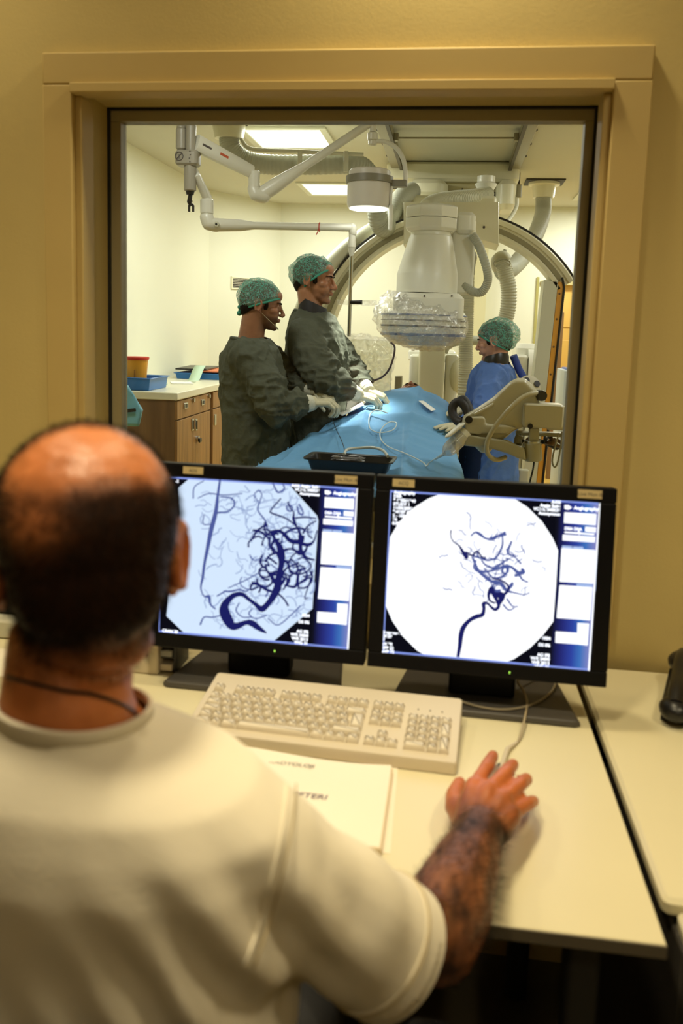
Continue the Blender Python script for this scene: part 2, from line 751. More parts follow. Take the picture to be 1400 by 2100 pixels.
# the door: wooden leaf with panels
M_oak = wood('golden_oak', rgb(214, 164, 72), rgb(228, 186, 98), (3, 3, 1.2))
M_brown = wood('brown_wood', rgb(116, 86, 52), rgb(142, 108, 68), (8, 8, 1.5))
d = MB().box(((DX0 + DX1) / 2, YF + .07, DZ / 2), (DX1 - DX0, .04, DZ)).build('door_1', M_oak, smooth=False)
struct(d)
MB().box(((DX0 + DX1) / 2, YF + .045, DZ - .25), (DX1 - DX0 - .08, .012, .36)).build('door_panel', M_oak, d, bevel=.004)
MB().box(((DX0 + DX1) / 2, YF + .045, .72), (DX1 - DX0 - .08, .012, 1.3)).build('door_panel', M_oak, d, bevel=.004)
MB().box((DX0 + .02, YF - .008, DZ / 2), (.05, .03, DZ)).build('door_frame', M_oak, d, bevel=.003)
MB().box(((DX0 + DX1) / 2, YF - .008, DZ + .015), (DX1 - DX0 + .06, .03, .04)).build('door_frame', mat('pale_door_head', rgb(190, 176, 120), .5), d, bevel=.003)
pz = P(1148, 640, 8.5)
struct(MB().box((pz.x, 8.5, pz.z / 2), (.075, .05, pz.z)).build('trim_3', M_brown, bevel=.004))

# ---- observation window: casing boards, stops, metal frame, gasket, pane
win = thing('window_1', '', 'window', ((OX0 + OX1) / 2, YW, OZ0))
del win['label'], win['category']
struct(win)
cy0 = 1.783
k = cy0 / 1.71
ax0, ax1, az1, az0 = -.86 * k, .3475 * k, CAM.z + .541 * k, 0.76
bx0, bx1, bz1 = OX0, OX1, OZ1
yc, tc_ = (cy0 + YW) / 2 + .001, YW - cy0
MB().box(((ax0 + ax1) / 2, yc, (az1 + bz1) / 2), (ax1 - ax0, tc_, az1 - bz1)).build('casing_board', W_TRIM, win, bevel=.004)
MB().box(((ax0 + bx0) / 2, yc, (az0 + bz1) / 2), (bx0 - ax0, tc_, bz1 - az0)).build('casing_board', W_TRIM, win, bevel=.003)
MB().box(((ax1 + bx1) / 2, yc, (az0 + bz1) / 2), (ax1 - bx1, tc_, bz1 - az0)).build('casing_board', W_TRIM, win, bevel=.003)
MB().box(((bx0 + bx1) / 2, yc, (az0 + OZ0) / 2), (bx1 - bx0, tc_, OZ0 - az0)).build('casing_board', W_TRIM, win, bevel=.003)
MB().box(((bx0 + bx1) / 2, 1.80, bz1 - .009), (bx1 - bx0, .055, .02)).build('header_lip', W_TRIM, win, bevel=.002)
MB().box((bx0 + .008, 1.83, (OZ0 + bz1) / 2 - .01), (.016, .06, bz1 - OZ0 - .02)).build('stop_strip', W_TRIM, win, bevel=.002)
MB().box((bx1 - .008, 1.83, (OZ0 + bz1) / 2 - .01), (.016, .06, bz1 - OZ0 - .02)).build('stop_strip', W_TRIM, win, bevel=.002)
fw, fy, fd = .030, 2.0, .04
MB().box(((bx0 + bx1) / 2, fy, bz1 - fw / 2), (bx1 - bx0, fd, fw)).build('frame_rail', M_frame_metal, win, bevel=.002)
MB().box(((bx0 + bx1) / 2, fy, OZ0 + fw / 2), (bx1 - bx0, fd, fw)).build('frame_rail', M_frame_metal, win, bevel=.002)
MB().box((bx0 + fw / 2, fy, (OZ0 + bz1) / 2), (fw, fd, bz1 - OZ0 - 2 * fw)).build('frame_stile', M_frame_metal, win, bevel=.002)
MB().box((bx1 - .012, fy, (OZ0 + bz1) / 2), (.024, fd, bz1 - OZ0 - 2 * fw)).build('frame_stile', M_frame_metal, win, bevel=.002)
g = MB()
gy = fy - fd / 2 - .004
g.box(((bx0 + bx1) / 2, gy, bz1 - .003), (bx1 - bx0, .008, .006))
g.box((bx0 + .003, gy, (OZ0 + bz1) / 2), (.006, .008, bz1 - OZ0))
g.box((bx1 - .003, gy, (OZ0 + bz1) / 2), (.006, .008, bz1 - OZ0))
g.build('gasket', M_gasket, win, smooth=False)
MB().box(((bx0 + bx1) / 2, fy + .004, (OZ0 + bz1) / 2), (bx1 - bx0 - .03, .008, bz1 - OZ0 - .03)).build('pane', pane_glass('lead_glass', (0.95, 0.965, 0.93, 1)), win, smooth=False)

# ---- ceiling light panels of the exam room
M_panel = emission('light_panel', (1.0, 0.99, 0.90, 1), 2.2)
M_panelrim = mat('panel_rim', rgb(225, 225, 205), .5)


def ceiling_panel(x0, x1, y0, y1, label):
    cx_, cy_ = (x0 + x1) / 2, (y0 + y1) / 2
    t = thing('ceiling_light', label, 'ceiling light', (cx_, cy_, CEIL), 'square light panels in the exam room ceiling')
    for sx, sy, lx, ly in ((0, -1, 1, 0), (0, 1, 1, 0), (-1, 0, 0, 1), (1, 0, 0, 1)):
        bw = .045
        W, D = x1 - x0, y1 - y0
        MB().box((cx_ + sx * (W / 2 + bw / 2), cy_ + sy * (D / 2 + bw / 2), CEIL - .008),
                 (W + 2 * bw if lx else bw, D if ly else bw, .016)).build('rim', M_panelrim, t, bevel=.003)
    MB().box((cx_, cy_, CEIL - .004), (x1 - x0, y1 - y0, .006)).build('diffuser', M_panel, t, smooth=False)


ceiling_panel(-1.42, -.92, 5.59, 6.15, 'large glowing square ceiling panel beside the grey duct flange')
ceiling_panel(-1.41, -.95, 7.65, 8.26, 'glowing ceiling panel seen just behind the round surgical lamp')
ceiling_panel(1.10, 1.60, 7.82, 8.38, 'glowing ceiling panel cut off by the right window frame')

# ---- vent grille on the oblique corner wall
v0, v1 = P(473, 567, 8.35), P(545, 600, 8.35)
vt = (v0.z + v1.z) / 2
R = basis(cdir, Vector((0, 0, 1)), -cn * -1 if False else -cn)
# middle of the grille along the oblique wall, found where the sight line meets it
def hit_plane(px, py, p0, n):
    r = ray(px, py)
    return CAM + r * ((Vector(p0) - CAM).dot(n) / r.dot(n))
gA, gB = hit_plane(473, 580, CA, cn), hit_plane(549, 586, CA, cn)
gz0, gz1 = hit_plane(480, 593, CA, cn).z, hit_plane(480, 567, CA, cn).z
gc = (gA + gB) / 2
gc.z = (gz0 + gz1) / 2
gw, gh = (gB - gA).length, gz1 - gz0
vent = thing('vent_grille', 'white wall vent grille with dark slots behind the capped heads', 'vent', gc)
bw = .014
for sx, sy, W, H in ((0, 1, gw, bw), (0, -1, gw, bw), (1, 0, bw, gh - 2 * bw), (-1, 0, bw, gh - 2 * bw)):
    MB().box(gc + cdir * (sx * (gw - bw) / 2) + Vector((0, 0, sy * (gh - bw) / 2)) - cn * .008, (W, H, .016), R).build('frame', mat('vent_white', rgb(236, 234, 205), .4), vent, bevel=.003)
MB().box(gc - cn * .002, (gw - .01, gh - .01, .004), R).build('backing', M_black, vent, smooth=False)
for i in range(6):
    zz = gz0 + bw + (gh - 2 * bw) * (i + .5) / 6
    MB().box((gc.x - cn.x * .008, gc.y - cn.y * .008, zz), (gw - 2 * bw, .0045, .008), R).build('slat', mat('vent_slat', rgb(214, 210, 190), .4), vent, smooth=False)
# ================================================================== CONTROL DESK
DZT = 0.72
M_desk = mat('desk_laminate', rgb(222, 213, 178), 0.32, spec=0.4, var=0.02, vscale=4)
M_deskedge = mat('desk_edge_band', rgb(96, 88, 72), 0.5)
M_legmetal = mat('dark_leg_metal', rgb(58, 58, 56), 0.4, metal=.3)
M_beige = mat('beige_plastic', rgb(208, 196, 172), 0.5, var=.03)
M_key = mat('key_plastic', rgb(222, 212, 192), 0.5, var=.02)
M_ink = mat('grey_ink', rgb(90, 84, 80), 0.7)
M_legend = mat('pale_legend_ink', rgb(140, 130, 118), 0.7)
M_paper = mat('paper', rgb(240, 232, 214), 0.8, var=.02)
M_bezel = mat('monitor_bezel', rgb(11, 11, 14), 0.5, spec=.15, var=.1)
M_stand = mat('monitor_stand_grey', rgb(74, 71, 68), 0.5, var=.05)
M_tape = mat('label_tape', rgb(196, 178, 132), 0.6)

desk = thing('desk', 'cream topped control desk under the two monitors and keyboard', 'desk', (-.6, 1.37, 0))
d = MB().box((-.62, (.942 + 1.783) / 2, DZT - .0085), (1.80, 1.783 - .942, .017)).build('desk_top', M_desk, desk, bevel=.002)
MB().box((-.62, .9405, DZT - .0088), (1.80, .002, .0155)).build('edge_band', M_deskedge, d, smooth=False)
for x in (.20, -1.44):
    MB().rbox((x, 1.02, .351), (.045, .045, .702), .01).build('leg', M_legmetal, desk)
    MB().rbox((x, 1.70, .351), (.045, .045, .702), .01).build('leg', M_legmetal, desk)
    MB().box((x, 1.36, .67), (.04, .64, .05)).build('crossbar', M_legmetal, desk, bevel=.003)
MB().box((-.62, 1.66, .5), (1.60, .018, .36)).build('modesty_panel', mat('dark_panel', rgb(42, 40, 37), .6), desk, bevel=.002)

side = thing('side_desk', 'cream side desk on the right past the dark gap, holding the black telephone', 'desk', (.8, 1.4, 0))
MB().rbox((.955, 1.404, DZT - .0125), (1.318, .758, .025), .012).build('desk_top', M_desk, side)
for x, y in ((.35, 1.74), (1.56, 1.08), (1.56, 1.74)):
    MB().rbox((x, y, .3475), (.045, .045, .695), .01).build('leg', M_legmetal, side)
ped = thing('drawer_pedestal', 'grey drawer pedestal with cream top edge below the side desk', 'drawer unit', (.50, 1.2, 0))
M_ped = mat('pedestal_grey', rgb(66, 62, 56), .5)
MB().rbox((.52, .985, DZT - .018), (.42, .072, .022), .012).build('top', M_desk, ped)
MB().box((.52, 1.23, .345), (.42, .50, .68)).build('body', M_ped, ped, bevel=.004)
for i, (z0, z1) in enumerate(((.50, .685), (.28, .49), (.05, .27))):
    dr = MB().box((.52, .972, (z0 + z1) / 2), (.415, .018, z1 - z0)).build('drawer', M_ped, ped, bevel=.003)
    MB().box((.52, .962, z1 - .04), (.12, .008, .02)).build('handle', M_black, dr, bevel=.002)
    if i == 0:
        MB().cyl((.335, .966, z1 - .025), (.335, .960, z1 - .025), .009).build('lock', M_black, dr)


# ---- monitors ---------------------------------------------------------------
def on_plane(px, py, o, n):
    r = ray(px, py)
    return CAM + r * ((o - CAM).dot(n) / r.dot(n))


E_white = emission('screen_white', (0.95, 0.97, 1.0, 1), 1.28)
E_text = emission('screen_text', (0.9, 0.93, 1.0, 1), 2.0)
E_image = emission('screen_image_blue', (0.60, 0.73, 0.90, 1), 1.12)
E_black = emission('screen_black', (0.004, 0.004, 0.008, 1), 1.0)
E_line = emission('screen_line_blue', (0.25, 0.34, 0.85, 1), 1.0)
E_tab = emission('screen_tab_blue', (0.42, 0.56, 0.88, 1), 1.0)
E_vessel = emission('vessel_navy', (0.012, 0.014, 0.12, 1), 1.0)
E_vessel2 = emission('vessel_pale', (0.08, 0.11, 0.34, 1), 1.0)
E_vessel3 = emission('vessel_faint', (0.34, 0.44, 0.68, 1), 1.0)
E_led = emission('power_led', (0.45, 0.9, 0.1, 1), 1.5)


def gradient_panel():
    m = bpy.data.materials.new('screen_gradient')
    m.use_nodes = True
    nt = m.node_tree
    nt.nodes.clear()
    N = nt.nodes.new
    tc = N('ShaderNodeTexCoord')
    sx = N('ShaderNodeSeparateXYZ')
    r = N('ShaderNodeValToRGB')
    e = N('ShaderNodeEmission')
    o = N('ShaderNodeOutputMaterial')
    cr = r.color_ramp
    cr.elements[0].position, cr.elements[0].color = 0.05, (.006, .006, .012, 1)
    cr.elements[1].position, cr.elements[1].color = 1.0, (.25, .25, .55, 1)
    for p_, c_ in ((.3, (.02, .025, .18, 1)), (.55, (.03, .06, .36, 1)), (.75, (.05, .17, .50, 1))):
        q = cr.elements.new(p_)
        q.color = c_
    nt.links.new(tc.outputs['Generated'], sx.inputs[0])
    nt.links.new(sx.outputs[0], r.inputs[0])
    nt.links.new(r.outputs[0], e.inputs[0])
    nt.links.new(e.outputs[0], o.inputs[0])
    return m


E_grad = gradient_panel()


def ribbon(mb, pts, ws, M, n=None, z=0.0):
    """Flat strip in local screen coordinates."""
    n = n or max(6, (len(pts) - 1) * 7)
    pv = [Vector((x, y, w)) for (x, y), w in zip(pts, ws)]
    sp = smooth_path(pv, n) if len(pv) > 2 else pv
    L, Rr = [], []
    for i, q in enumerate(sp):
        d = sp[min(i + 1, len(sp) - 1)] - sp[max(i - 1, 0)]
        t = Vector((d.x, d.y, 0))
        t = t.normalized() if t.length > 1e-9 else Vector((1, 0, 0))
        nn = Vector((-t.y, t.x, 0)) * (max(q.z, 0.0004) / 2)
        L.append(M @ Vector((q.x + nn.x, q.y + nn.y, z)))
        Rr.append(M @ Vector((q.x - nn.x, q.y - nn.y, z)))
    vs = L + Rr
    k = len(L)
    mb.add(vs, [(i, k + i, k + i + 1, i + 1) for i in range(k - 1)])


MON_W, MON_H, SCR_W, SCR_H = .432, .358, .376, .303


class Monitor:
    def __init__(s, x, y, z, yaw, tilt, label):
        s.r = Vector((cos(yaw), sin(yaw), 0))
        s.u = Vector((-sin(yaw) * sin(tilt), cos(yaw) * sin(tilt), cos(tilt)))
        s.n = s.r.cross(s.u) * -1          # towards the wall
        s.n = s.u.cross(s.r)
        s.o = Vector((x, y, z))
        s.R = basis(s.r, s.u, -s.n)        # right, up, out towards viewer
        s.root = thing('monitor', label, 'monitor', (x, y + .06, DZT))
        W, H = MON_W, MON_H
        bx, bt, bb = (W - SCR_W) / 2, .027, H - SCR_H - .027
        s.sc = s.L(0, bb + SCR_H / 2)       # screen centre
        s.Ms = s.R.to_4x4()
        s.Ms.translation = s.sc - s.n * .0005
        s.bb, s.bx = bb, bx
        # bezel: frame of four bars, back shell
        bz = MB()
        for cx_, cy_, w_, h_ in ((0, H - bt / 2, W, bt), (0, bb / 2, W, bb), (-W / 2 + bx / 2, bb + SCR_H / 2, bx, SCR_H), (W / 2 - bx / 2, bb + SCR_H / 2, bx, SCR_H)):
            bz.box(s.L(cx_, cy_) + s.n * .016, (w_, h_, .040), s.R)
        bez = bz.build('bezel', M_bezel, s.root, bevel=.0025)
        bk = MB()
        bk.rings([[s.L(a * (W / 2 - i_), H / 2 + b_ * (H / 2 - i_)) + s.n * d_ for a, b_ in ((-1, -1), (1, -1), (1, 1), (-1, 1))] for i_, d_ in ((.004, .034), (.02, .055), (.09, .075))])
        bk.build('back_shell', M_bezel, s.root, bevel=.004)
        s.screen = MB().box(s.sc + s.n * .004, (SCR_W, SCR_H, .006), s.R).build('screen', E_black, s.root, smooth=False)
        # stand
        MB().box(s.o + Vector((0, .080, .003)), (.125, .05, .133)).build('neck', M_bezel, s.root, bevel=.006)
        bp = MB()
        for_ = [(-.175, -.008), (-.165, -.014), (.165, -.014), (.175, -.008), (.150, .175), (-.150, .175)]
        zz = [(0, 1.0), (.007, 1.0), (.012, .97)]
        cx_, cy_ = s.o.x, s.o.y
        bp.rings([[Vector((cx_ + s.r.x * a * k_ - s.r.y * b_ * k_, cy_ + s.r.y * a * k_ + s.r.x * b_ * k_, DZT + .001 + h_)) for a, b_ in for_] for h_, k_ in zz])
        bp.build('base_plate', M_stand, s.root, bevel=.002)

    def L(s, x, y):
        return s.o + s.r * x + s.u * y

    def loc(s, px, py):
        """pixel of the photograph -> screen coordinates (metres from screen centre)"""
        q = on_plane(px, py, s.Ms.translation, s.n) - s.Ms.translation
        return Vector((q.dot(s.r), q.dot(s.u)))

    def poly(s, name, pts, material, z=.0004, parent=None):
        vs = [s.Ms @ Vector((p[0], p[1], z)) for p in pts]
        m = MB().add(vs, [tuple(range(len(vs)))])
        return m.build(name, material, parent or s.screen, smooth=False)

    def text(s, body, p, size, align='LEFT', material=None, z=.0012, rot=0.0, weight=.00022):
        Rr = s.R @ Matrix.Rotation(rot, 3, 'Z')
        return text(body, 'lettering', material or E_text, Rr, s.Ms @ Vector((p[0], p[1], z)), size, s.screen, align, weight=weight)

    def sticker(s, x, y, w, h, body):
        t = MB().box(s.L(x, y) - s.n * .0045, (w, h, .001), s.R).build('label_strip', M_tape, s.root, smooth=False)
        text(body, 'lettering', M_ink, s.R, s.L(x, y - h * .22) - s.n * .0054, h * .62, t, 'CENTER')


monR = Monitor(.0853, 1.50, .796, -.022, .105, 'black flat monitor showing a white round vessel scan')
monL = Monitor(-.352, 1.509, .797, -.030, .105, 'black flat monitor showing a pale blue vessel scan, behind the balding head')


def cr(x, y):      # points read in an enlarged view of the right screen -> screen metres
    return monR.loc(740 + x / 2.5455, 960 + y / 2.5455)


def cl(x, y):
    return monL.loc(320 + x / 3.0435, 920 + y / 3.0435)


def cu(x, y):      # side bar of the right screen
    return monR.loc(1100 + x / 5, 1000 + y / 5)


def sidebar(mon, tab_end):
    hw, hh = SCR_W / 2, SCR_H / 2
    mon.poly('side_bar', [(hw * .60, hh), (hw * .985, hh), (hw * .985, -hh), (hw * .60, -hh)], E_grad, .0003)
    wb = MB()
    for q in (((285, 252), (612, 270), (605, 385), (278, 362)), ((268, 480), (600, 505), (595, 562), (265, 540)),
              ((255, 618), (603, 640), (580, 985), (235, 965)), ((235, 998), (573, 1020), (548, 1360), (203, 1335)),
              ((418, 1385), (537, 1393), (522, 1618), (412, 1605)), ((195, 1473), (414, 1487), (412, 1606), (190, 1588)),
              ((497, 400), (608, 408), (605, 460), (494, 450)), ((285, 448), (590, 470), (590, 490), (285, 466)),
              ((420, 452), (436, 440), (452, 462), (434, 492)), ((285, 178), (330, 180), (362, 205), (330, 225)), ((285, 178), (330, 225), (310, 225), (285, 215))):
        vs = [mon.Ms @ Vector((*cu(*p), .0009)) for p in q]
        wb.add(vs, [tuple(range(len(q)))])
    wb.build('button_blocks', E_white, mon.screen, smooth=False)
    tb = MB()
    for q in (((262, 592), (365, 598), (363, 622), (260, 616)), ((372, 600), (478, 606), (476, 630), (370, 624)),
              ((408, 985), (575, 994), (573, 1014), (406, 1004)), ((650, 160), (712, 164), (690, 470), (628, 466)),
              ((628, 466), (690, 470), (668, 765), (606, 760)), ((606, 760), (668, 765), (648, tab_end), (590, tab_end - 4))):
        vs = [mon.Ms @ Vector((*cu(*p), .0010)) for p in q]
        tb.add(vs, [tuple(range(len(q)))])
    tb.build('tabs', E_tab, mon.screen, smooth=False)
    ln = MB()
    for q in (((-hw, hh), (hw * .985, hh), (hw * .985, hh - .003), (-hw, hh - .003)), ((-hw, -hh), (hw * .97, -hh), (hw * .97, -hh + .0035), (-hw, -hh + .0035)),
              ((-hw, hh), (-hw + .0022, hh), (-hw + .0022, -hh), (-hw, -hh))):
        ln.add([mon.Ms @ Vector((*p, .0008)) for p in q], [(0, 1, 2, 3)])
    ln.build('border_lines', E_line, mon.screen, smooth=False)
    wl = MB()
    wl.add([mon.Ms @ Vector((*cu(*p), .0011)) for p in ((640, 160), (656, 160), (540, 1915), (522, 1912))], [(0, 1, 2, 3)])
    wl.add([mon.Ms @ Vector((*cu(*p), .0013)) for p in ((640, 520), (672, 522), (660, 705), (632, 702))], [(0, 1, 2, 3)])
    wl.build('scroll_bar', E_white, mon.screen, smooth=False)
    mon.text('Angiography', cu(380, 222), .0085)
    mon.text('DSA DSA', cu(285, 430), .0075)
    mon.text('Examination', cu(652, 200), .0075, rot=-pi / 2, material=E_vessel2, z=.0015)
    mon.text('Quant', cu(618, 860), .0085, rot=-pi / 2, material=E_vessel2, z=.0015)
    MB().box(mon.L(.045, mon.bb * .45) - mon.n * .0045, (.002, .0036, .002), mon.R).build('power_light', E_led, mon.root)


# right screen: white truncated disc with the vessel tree
disc = [(435, 127), (610, 138), (785, 150), (870, 205), (945, 280), (1000, 365), (1028, 430), (1017, 615), (1003, 800), (950, 870), (880, 940), (800, 995),
        (720, 1028), (540, 1012), (360, 993), (290, 950), (220, 880), (165, 800), (128, 715), (139, 540), (152, 360), (200, 280), (270, 210), (350, 160)]
monR.poly('scan_disc', [cr(*p) for p in disc][::-1], E_white)
sidebar(monR, 1062)
KR = .00091 / 2.5455 * 1.0     # metres per enlarged pixel on the right screen
KL = .00091 / 3.0435
vess = [
    [(505, 985, 14), (515, 930, 18), (522, 870, 22), (535, 830, 22), (565, 795, 18), (600, 775, 20), (632, 765, 18), (641, 735, 16), (640, 707, 18), (660, 705, 11), (680, 725, 12), (700, 738, 15), (718, 720, 15), (708, 690, 14), (693, 660, 18), (680, 628, 20), (666, 660, 14), (672, 690, 10), (700, 705, 9)],
    [(718, 715, 12), (735, 668, 30), (715, 662, 26), (700, 650, 10)],
    [(735, 668, 14), (762, 645, 12), (770, 622, 10), (755, 600, 9), (722, 582, 8), (682, 575, 6)],
    [(470, 322, 7), (468, 352, 5), (482, 382, 6), (512, 405, 8), (532, 438, 15), (552, 468, 16), (548, 440, 10), (580, 455, 9), (605, 434, 9), (632, 464, 8), (652, 468, 11)],
    [(572, 355, 4), (596, 335, 5), (620, 345, 8), (650, 366, 5), (685, 370, 8), (722, 350, 6), (756, 338, 10)],
    [(738, 350, 4), (738, 400, 5), (722, 440, 6), (700, 470, 5), (660, 480, 6), (620, 468, 5), (580, 456, 6)],
    [(580, 462, 6), (610, 530, 7), (640, 560, 9), (680, 590, 8), (730, 600, 8), (758, 640, 8)],
    [(640, 520, 4), (690, 572, 5), (742, 562, 6), (766, 532, 6), (748, 515, 6), (736, 540, 6), (760, 556, 5)],
    [(758, 505, 6), (790, 520, 7), (820, 545, 9), (846, 542, 11), (838, 522, 6)],
    [(800, 560, 9), (826, 560, 6), (842, 582, 5), (872, 596, 4)],
    [(786, 380, 5), (766, 440, 7), (800, 462, 4), (836, 500, 5)],
    [(770, 470, 4), (730, 500, 5), (690, 520, 6), (650, 505, 5), (628, 480, 4)],
    [(600, 480, 5), (590, 520, 5), (640, 540, 6), (700, 530, 6), (760, 510, 8), (765, 545, 7)],
    [(720, 600, 6), (690, 610, 5), (700, 640, 8), (730, 640, 9)],
    [(770, 640, 5), (800, 650, 4), (850, 660, 3), (880, 650, 3)], [(760, 680, 5), (790, 720, 4), (820, 722, 3)], [(740, 710, 5), (770, 740, 4), (800, 730, 3)],
    [(760, 640, 7), (785, 610, 9), (790, 595, 5)]]
vb, vp = MB(), MB()
for line in vess:
    pts = [cr(x, y) for x, y, w_ in line]
    thick = max(w_ for *_, w_ in line) > 12
    ribbon(vb if thick else vp, pts, [w_ * KR * (1.15 if thick else 2.0) for *_, w_ in line], monR.Ms, z=.0012 if thick else .0010)
rng = random.Random(3)
for i in range(70):
    x, y = rng.gauss(690, 105), rng.gauss(510, 105)
    a = rng.uniform(0, 6.28)
    pts = []
    for k_ in range(4):
        pts.append(cr(min(max(x, 320), 960), min(max(y, 230), 740)))
        a += rng.uniform(-1, 1)
        x += 18 * cos(a)
        y += 18 * sin(a)
    ribbon(vp, pts, [rng.uniform(3, 6) * KR] * 4, monR.Ms, z=.0007)
vb.build('vessel_trunk', E_vessel, monR.screen, smooth=False)
vp.build('vessel_branches', E_vessel2, monR.screen, smooth=False, kind='stuff')
for body, (x, y), al in ((['Angiography', 'DSA', '* 19/02/1943', 'STUDY 1', '11/05/2006', '9:47:07 AM', '2 - 1024', '60', '0.00 sec'], (172, 132), 'LEFT'),
                         (['AXIS', 'Angio Suite', 'VC11L 040526', 'Anonymous'], (1042, 186), 'RIGHT'),
                         (['Sequence 1', '07.07', '8', 'kV 90', 'SFP 22', 'kVP 73', 'RAO 60 / 0'], (115, 862), 'LEFT'),
                         (['1024', 'DS 0%'], (988, 897), 'RIGHT'), (['AG 0%', 'W/S 240/0', 'VHS 2013', 'VHG 31'], (985, 985), 'RIGHT')):
    p = cr(x, y)
    for i, t_ in enumerate(body):
        monR.text(t_, (p.x, p.y - i * (.0072 if len(body) > 2 else .0125)), .0078, al)
monR.sticker(-MON_W / 2 + .052, MON_H - .012, .040, .014, 'ACQ')
monR.sticker(MON_W / 2 - .047, MON_H - .0125, .042, .015, 'Live Mon B')

# left screen: pale blue octagon with a dense vessel tree
octa = [(215, 180), (820, 215), (1005, 420), (1012, 450), (975, 1000), (735, 1200), (180, 1155), (65, 1045), (80, 900), (115, 620), (150, 400), (140, 245)]
monL.poly('scan_disc', [cl(*p) for p in octa][::-1], E_image)
sidebar(monL, 1300)
thick = [
    [(690, 1150, 8), (650, 1125, 26), (600, 1090, 36), (560, 1085, 26), (510, 1105, 36), (475, 1105, 46), (450, 1070, 58), (428, 1020, 60), (430, 975, 44), (465, 930, 30), (500, 910, 26), (540, 910, 24), (580, 940, 20), (620, 970, 22), (660, 1000, 34), (700, 965, 30), (735, 915, 38), (757, 870, 44), (765, 830, 34), (775, 770, 28), (785, 690, 36), (780, 640, 38), (765, 600, 30), (740, 560, 16), (722, 520, 24)],
    [(722, 520, 20), (770, 513, 16), (800, 535, 20), (840, 575, 24), (900, 578, 30), (908, 540, 38)],
    [(905, 545, 16), (880, 490, 12), (850, 462, 9), (800, 430, 9), (722, 402, 10), (720, 380, 8), (780, 310, 8)],
    [(900, 580, 20), (906, 640, 22), (940, 680, 14), (990, 695, 10)],
    [(780, 640, 16), (840, 625, 12), (890, 642, 14), (906, 600, 12)],
    [(900, 590, 18), (950, 600, 20), (985, 575, 10), (1005, 510, 6)],
    [(915, 530, 12), (950, 480, 9), (1000, 450, 7)], [(880, 490, 10), (858, 440, 16), (860, 400, 8), (838, 370, 7), (822, 330, 9)],
    [(858, 435, 9), (930, 428, 9), (1000, 436, 7)],
    [(790, 690, 14), (825, 720, 13), (840, 772, 10), (900, 782, 10), (950, 760, 9), (966, 725, 9), (920, 680, 7), (885, 690, 6)],
    [(855, 690, 8), (830, 704, 10), (826, 742, 10), (860, 776, 10), (886, 758, 12), (872, 718, 8), (840, 690, 8)],
    [(757, 870, 14), (790, 840, 10), (806, 806, 14)], [(800, 850, 8), (868, 860, 15), (884, 790, 8)], [(868, 860, 8), (950, 808, 9), (962, 822, 8), (928, 930, 6), (950, 930, 5)],
    [(762, 905, 12), (800, 940, 10), (826, 982, 11)], [(735, 895, 12), (690, 880, 16), (640, 850, 14), (600, 845, 12), (592, 880, 10), (640, 862, 10)],
    [(742, 832, 12), (720, 790, 14), (690, 802, 10), (652, 792, 10), (650, 764, 9), (690, 764, 8), (716, 800, 8)],
    [(640, 700, 5), (690, 700, 6), (706, 730, 10), (690, 722, 6)], [(740, 560, 10), (722, 600, 8), (745, 640, 8), (770, 700, 10), (760, 780, 12), (740, 830, 10)],
    [(720, 520, 12), (690, 505, 10), (660, 505, 6)], [(850, 500, 7), (800, 490, 6), (770, 512, 8)], [(906, 640, 10), (860, 660, 8), (830, 700, 8)]]
thin = [
    [(400, 190, 9), (386, 290, 12), (372, 400, 18), (346, 500, 20), (322, 620, 16), (302, 720, 12), (292, 800, 12), (280, 870, 7), (300, 920, 6), (330, 925, 14), (340, 970, 9), (372, 1002, 6)],
    [(385, 400, 8), (450, 390, 6), (490, 350, 8), (470, 310, 7), (400, 300, 5)], [(232, 312, 6), (240, 240, 5), (300, 200, 4)], [(260, 310, 4), (330, 280, 5), (420, 290, 5), (540, 280, 4)],
    [(640, 258, 7), (660, 290, 5), (636, 380, 6), (682, 450, 7), (696, 510, 8)], [(640, 258, 6), (612, 290, 4), (640, 330, 4)],
    [(728, 215, 6), (760, 272, 8), (800, 250, 7), (790, 220, 5)], [(275, 1100, 8), (300, 1052, 6), (350, 1052, 6), (400, 1042, 5)],
    [(450, 870, 4), (560, 820, 5), (650, 770, 5)], [(880, 360, 7), (892, 402, 8), (916, 410, 7), (912, 380, 6), (890, 345, 8)], [(820, 350, 8), (850, 365, 7), (840, 390, 7), (818, 380, 7), (815, 355, 7)],
    [(420, 890, 6), (470, 890, 8), (520, 880, 7), (560, 890, 6), (580, 880, 6)], [(520, 960, 5), (500, 1010, 6), (540, 1050, 5), (600, 1050, 5)], [(600, 1000, 5), (580, 1030, 6), (620, 1060, 5), (690, 1040, 5)],
    [(700, 1060, 5), (760, 1100, 5), (840, 1040, 5), (900, 980, 5)], [(300, 410, 4), (296, 470, 5), (360, 470, 4)], [(380, 920, 6), (440, 885, 6)]]
vb, vp, vq = MB(), MB(), MB()
for line in thick:
    ribbon(vb, [cl(x, y) for x, y, w_ in line], [w_ * KL * 1.15 for *_, w_ in line], monL.Ms, z=.0012)
for line in thin:
    ribbon(vp, [cl(x, y) for x, y, w_ in line], [w_ * KL * 1.5 for *_, w_ in line], monL.Ms, z=.0009)
rng = random.Random(11)
for i in range(46):
    x, y = rng.uniform(640, 960), rng.uniform(470, 900)
    if y > 700:
        x -= (y - 700) * .35
    a, c_ = rng.uniform(0, 6.28), rng.choice((-1, 1)) * rng.uniform(.25, .6)
    pts = []
    for k_ in range(rng.randint(4, 7)):
        if x > 990:
            break
        pts.append(cl(x, y))
        a += c_ + rng.uniform(-.3, .3)
        x += 26 * cos(a)
        y += 26 * sin(a)
    if len(pts) > 2:
        w0 = rng.uniform(7, 15)
        ribbon(vb if w0 > 10 else vp, pts, [w0 * KL * rng.uniform(.8, 1.2) for _ in pts], monL.Ms, z=.0010)
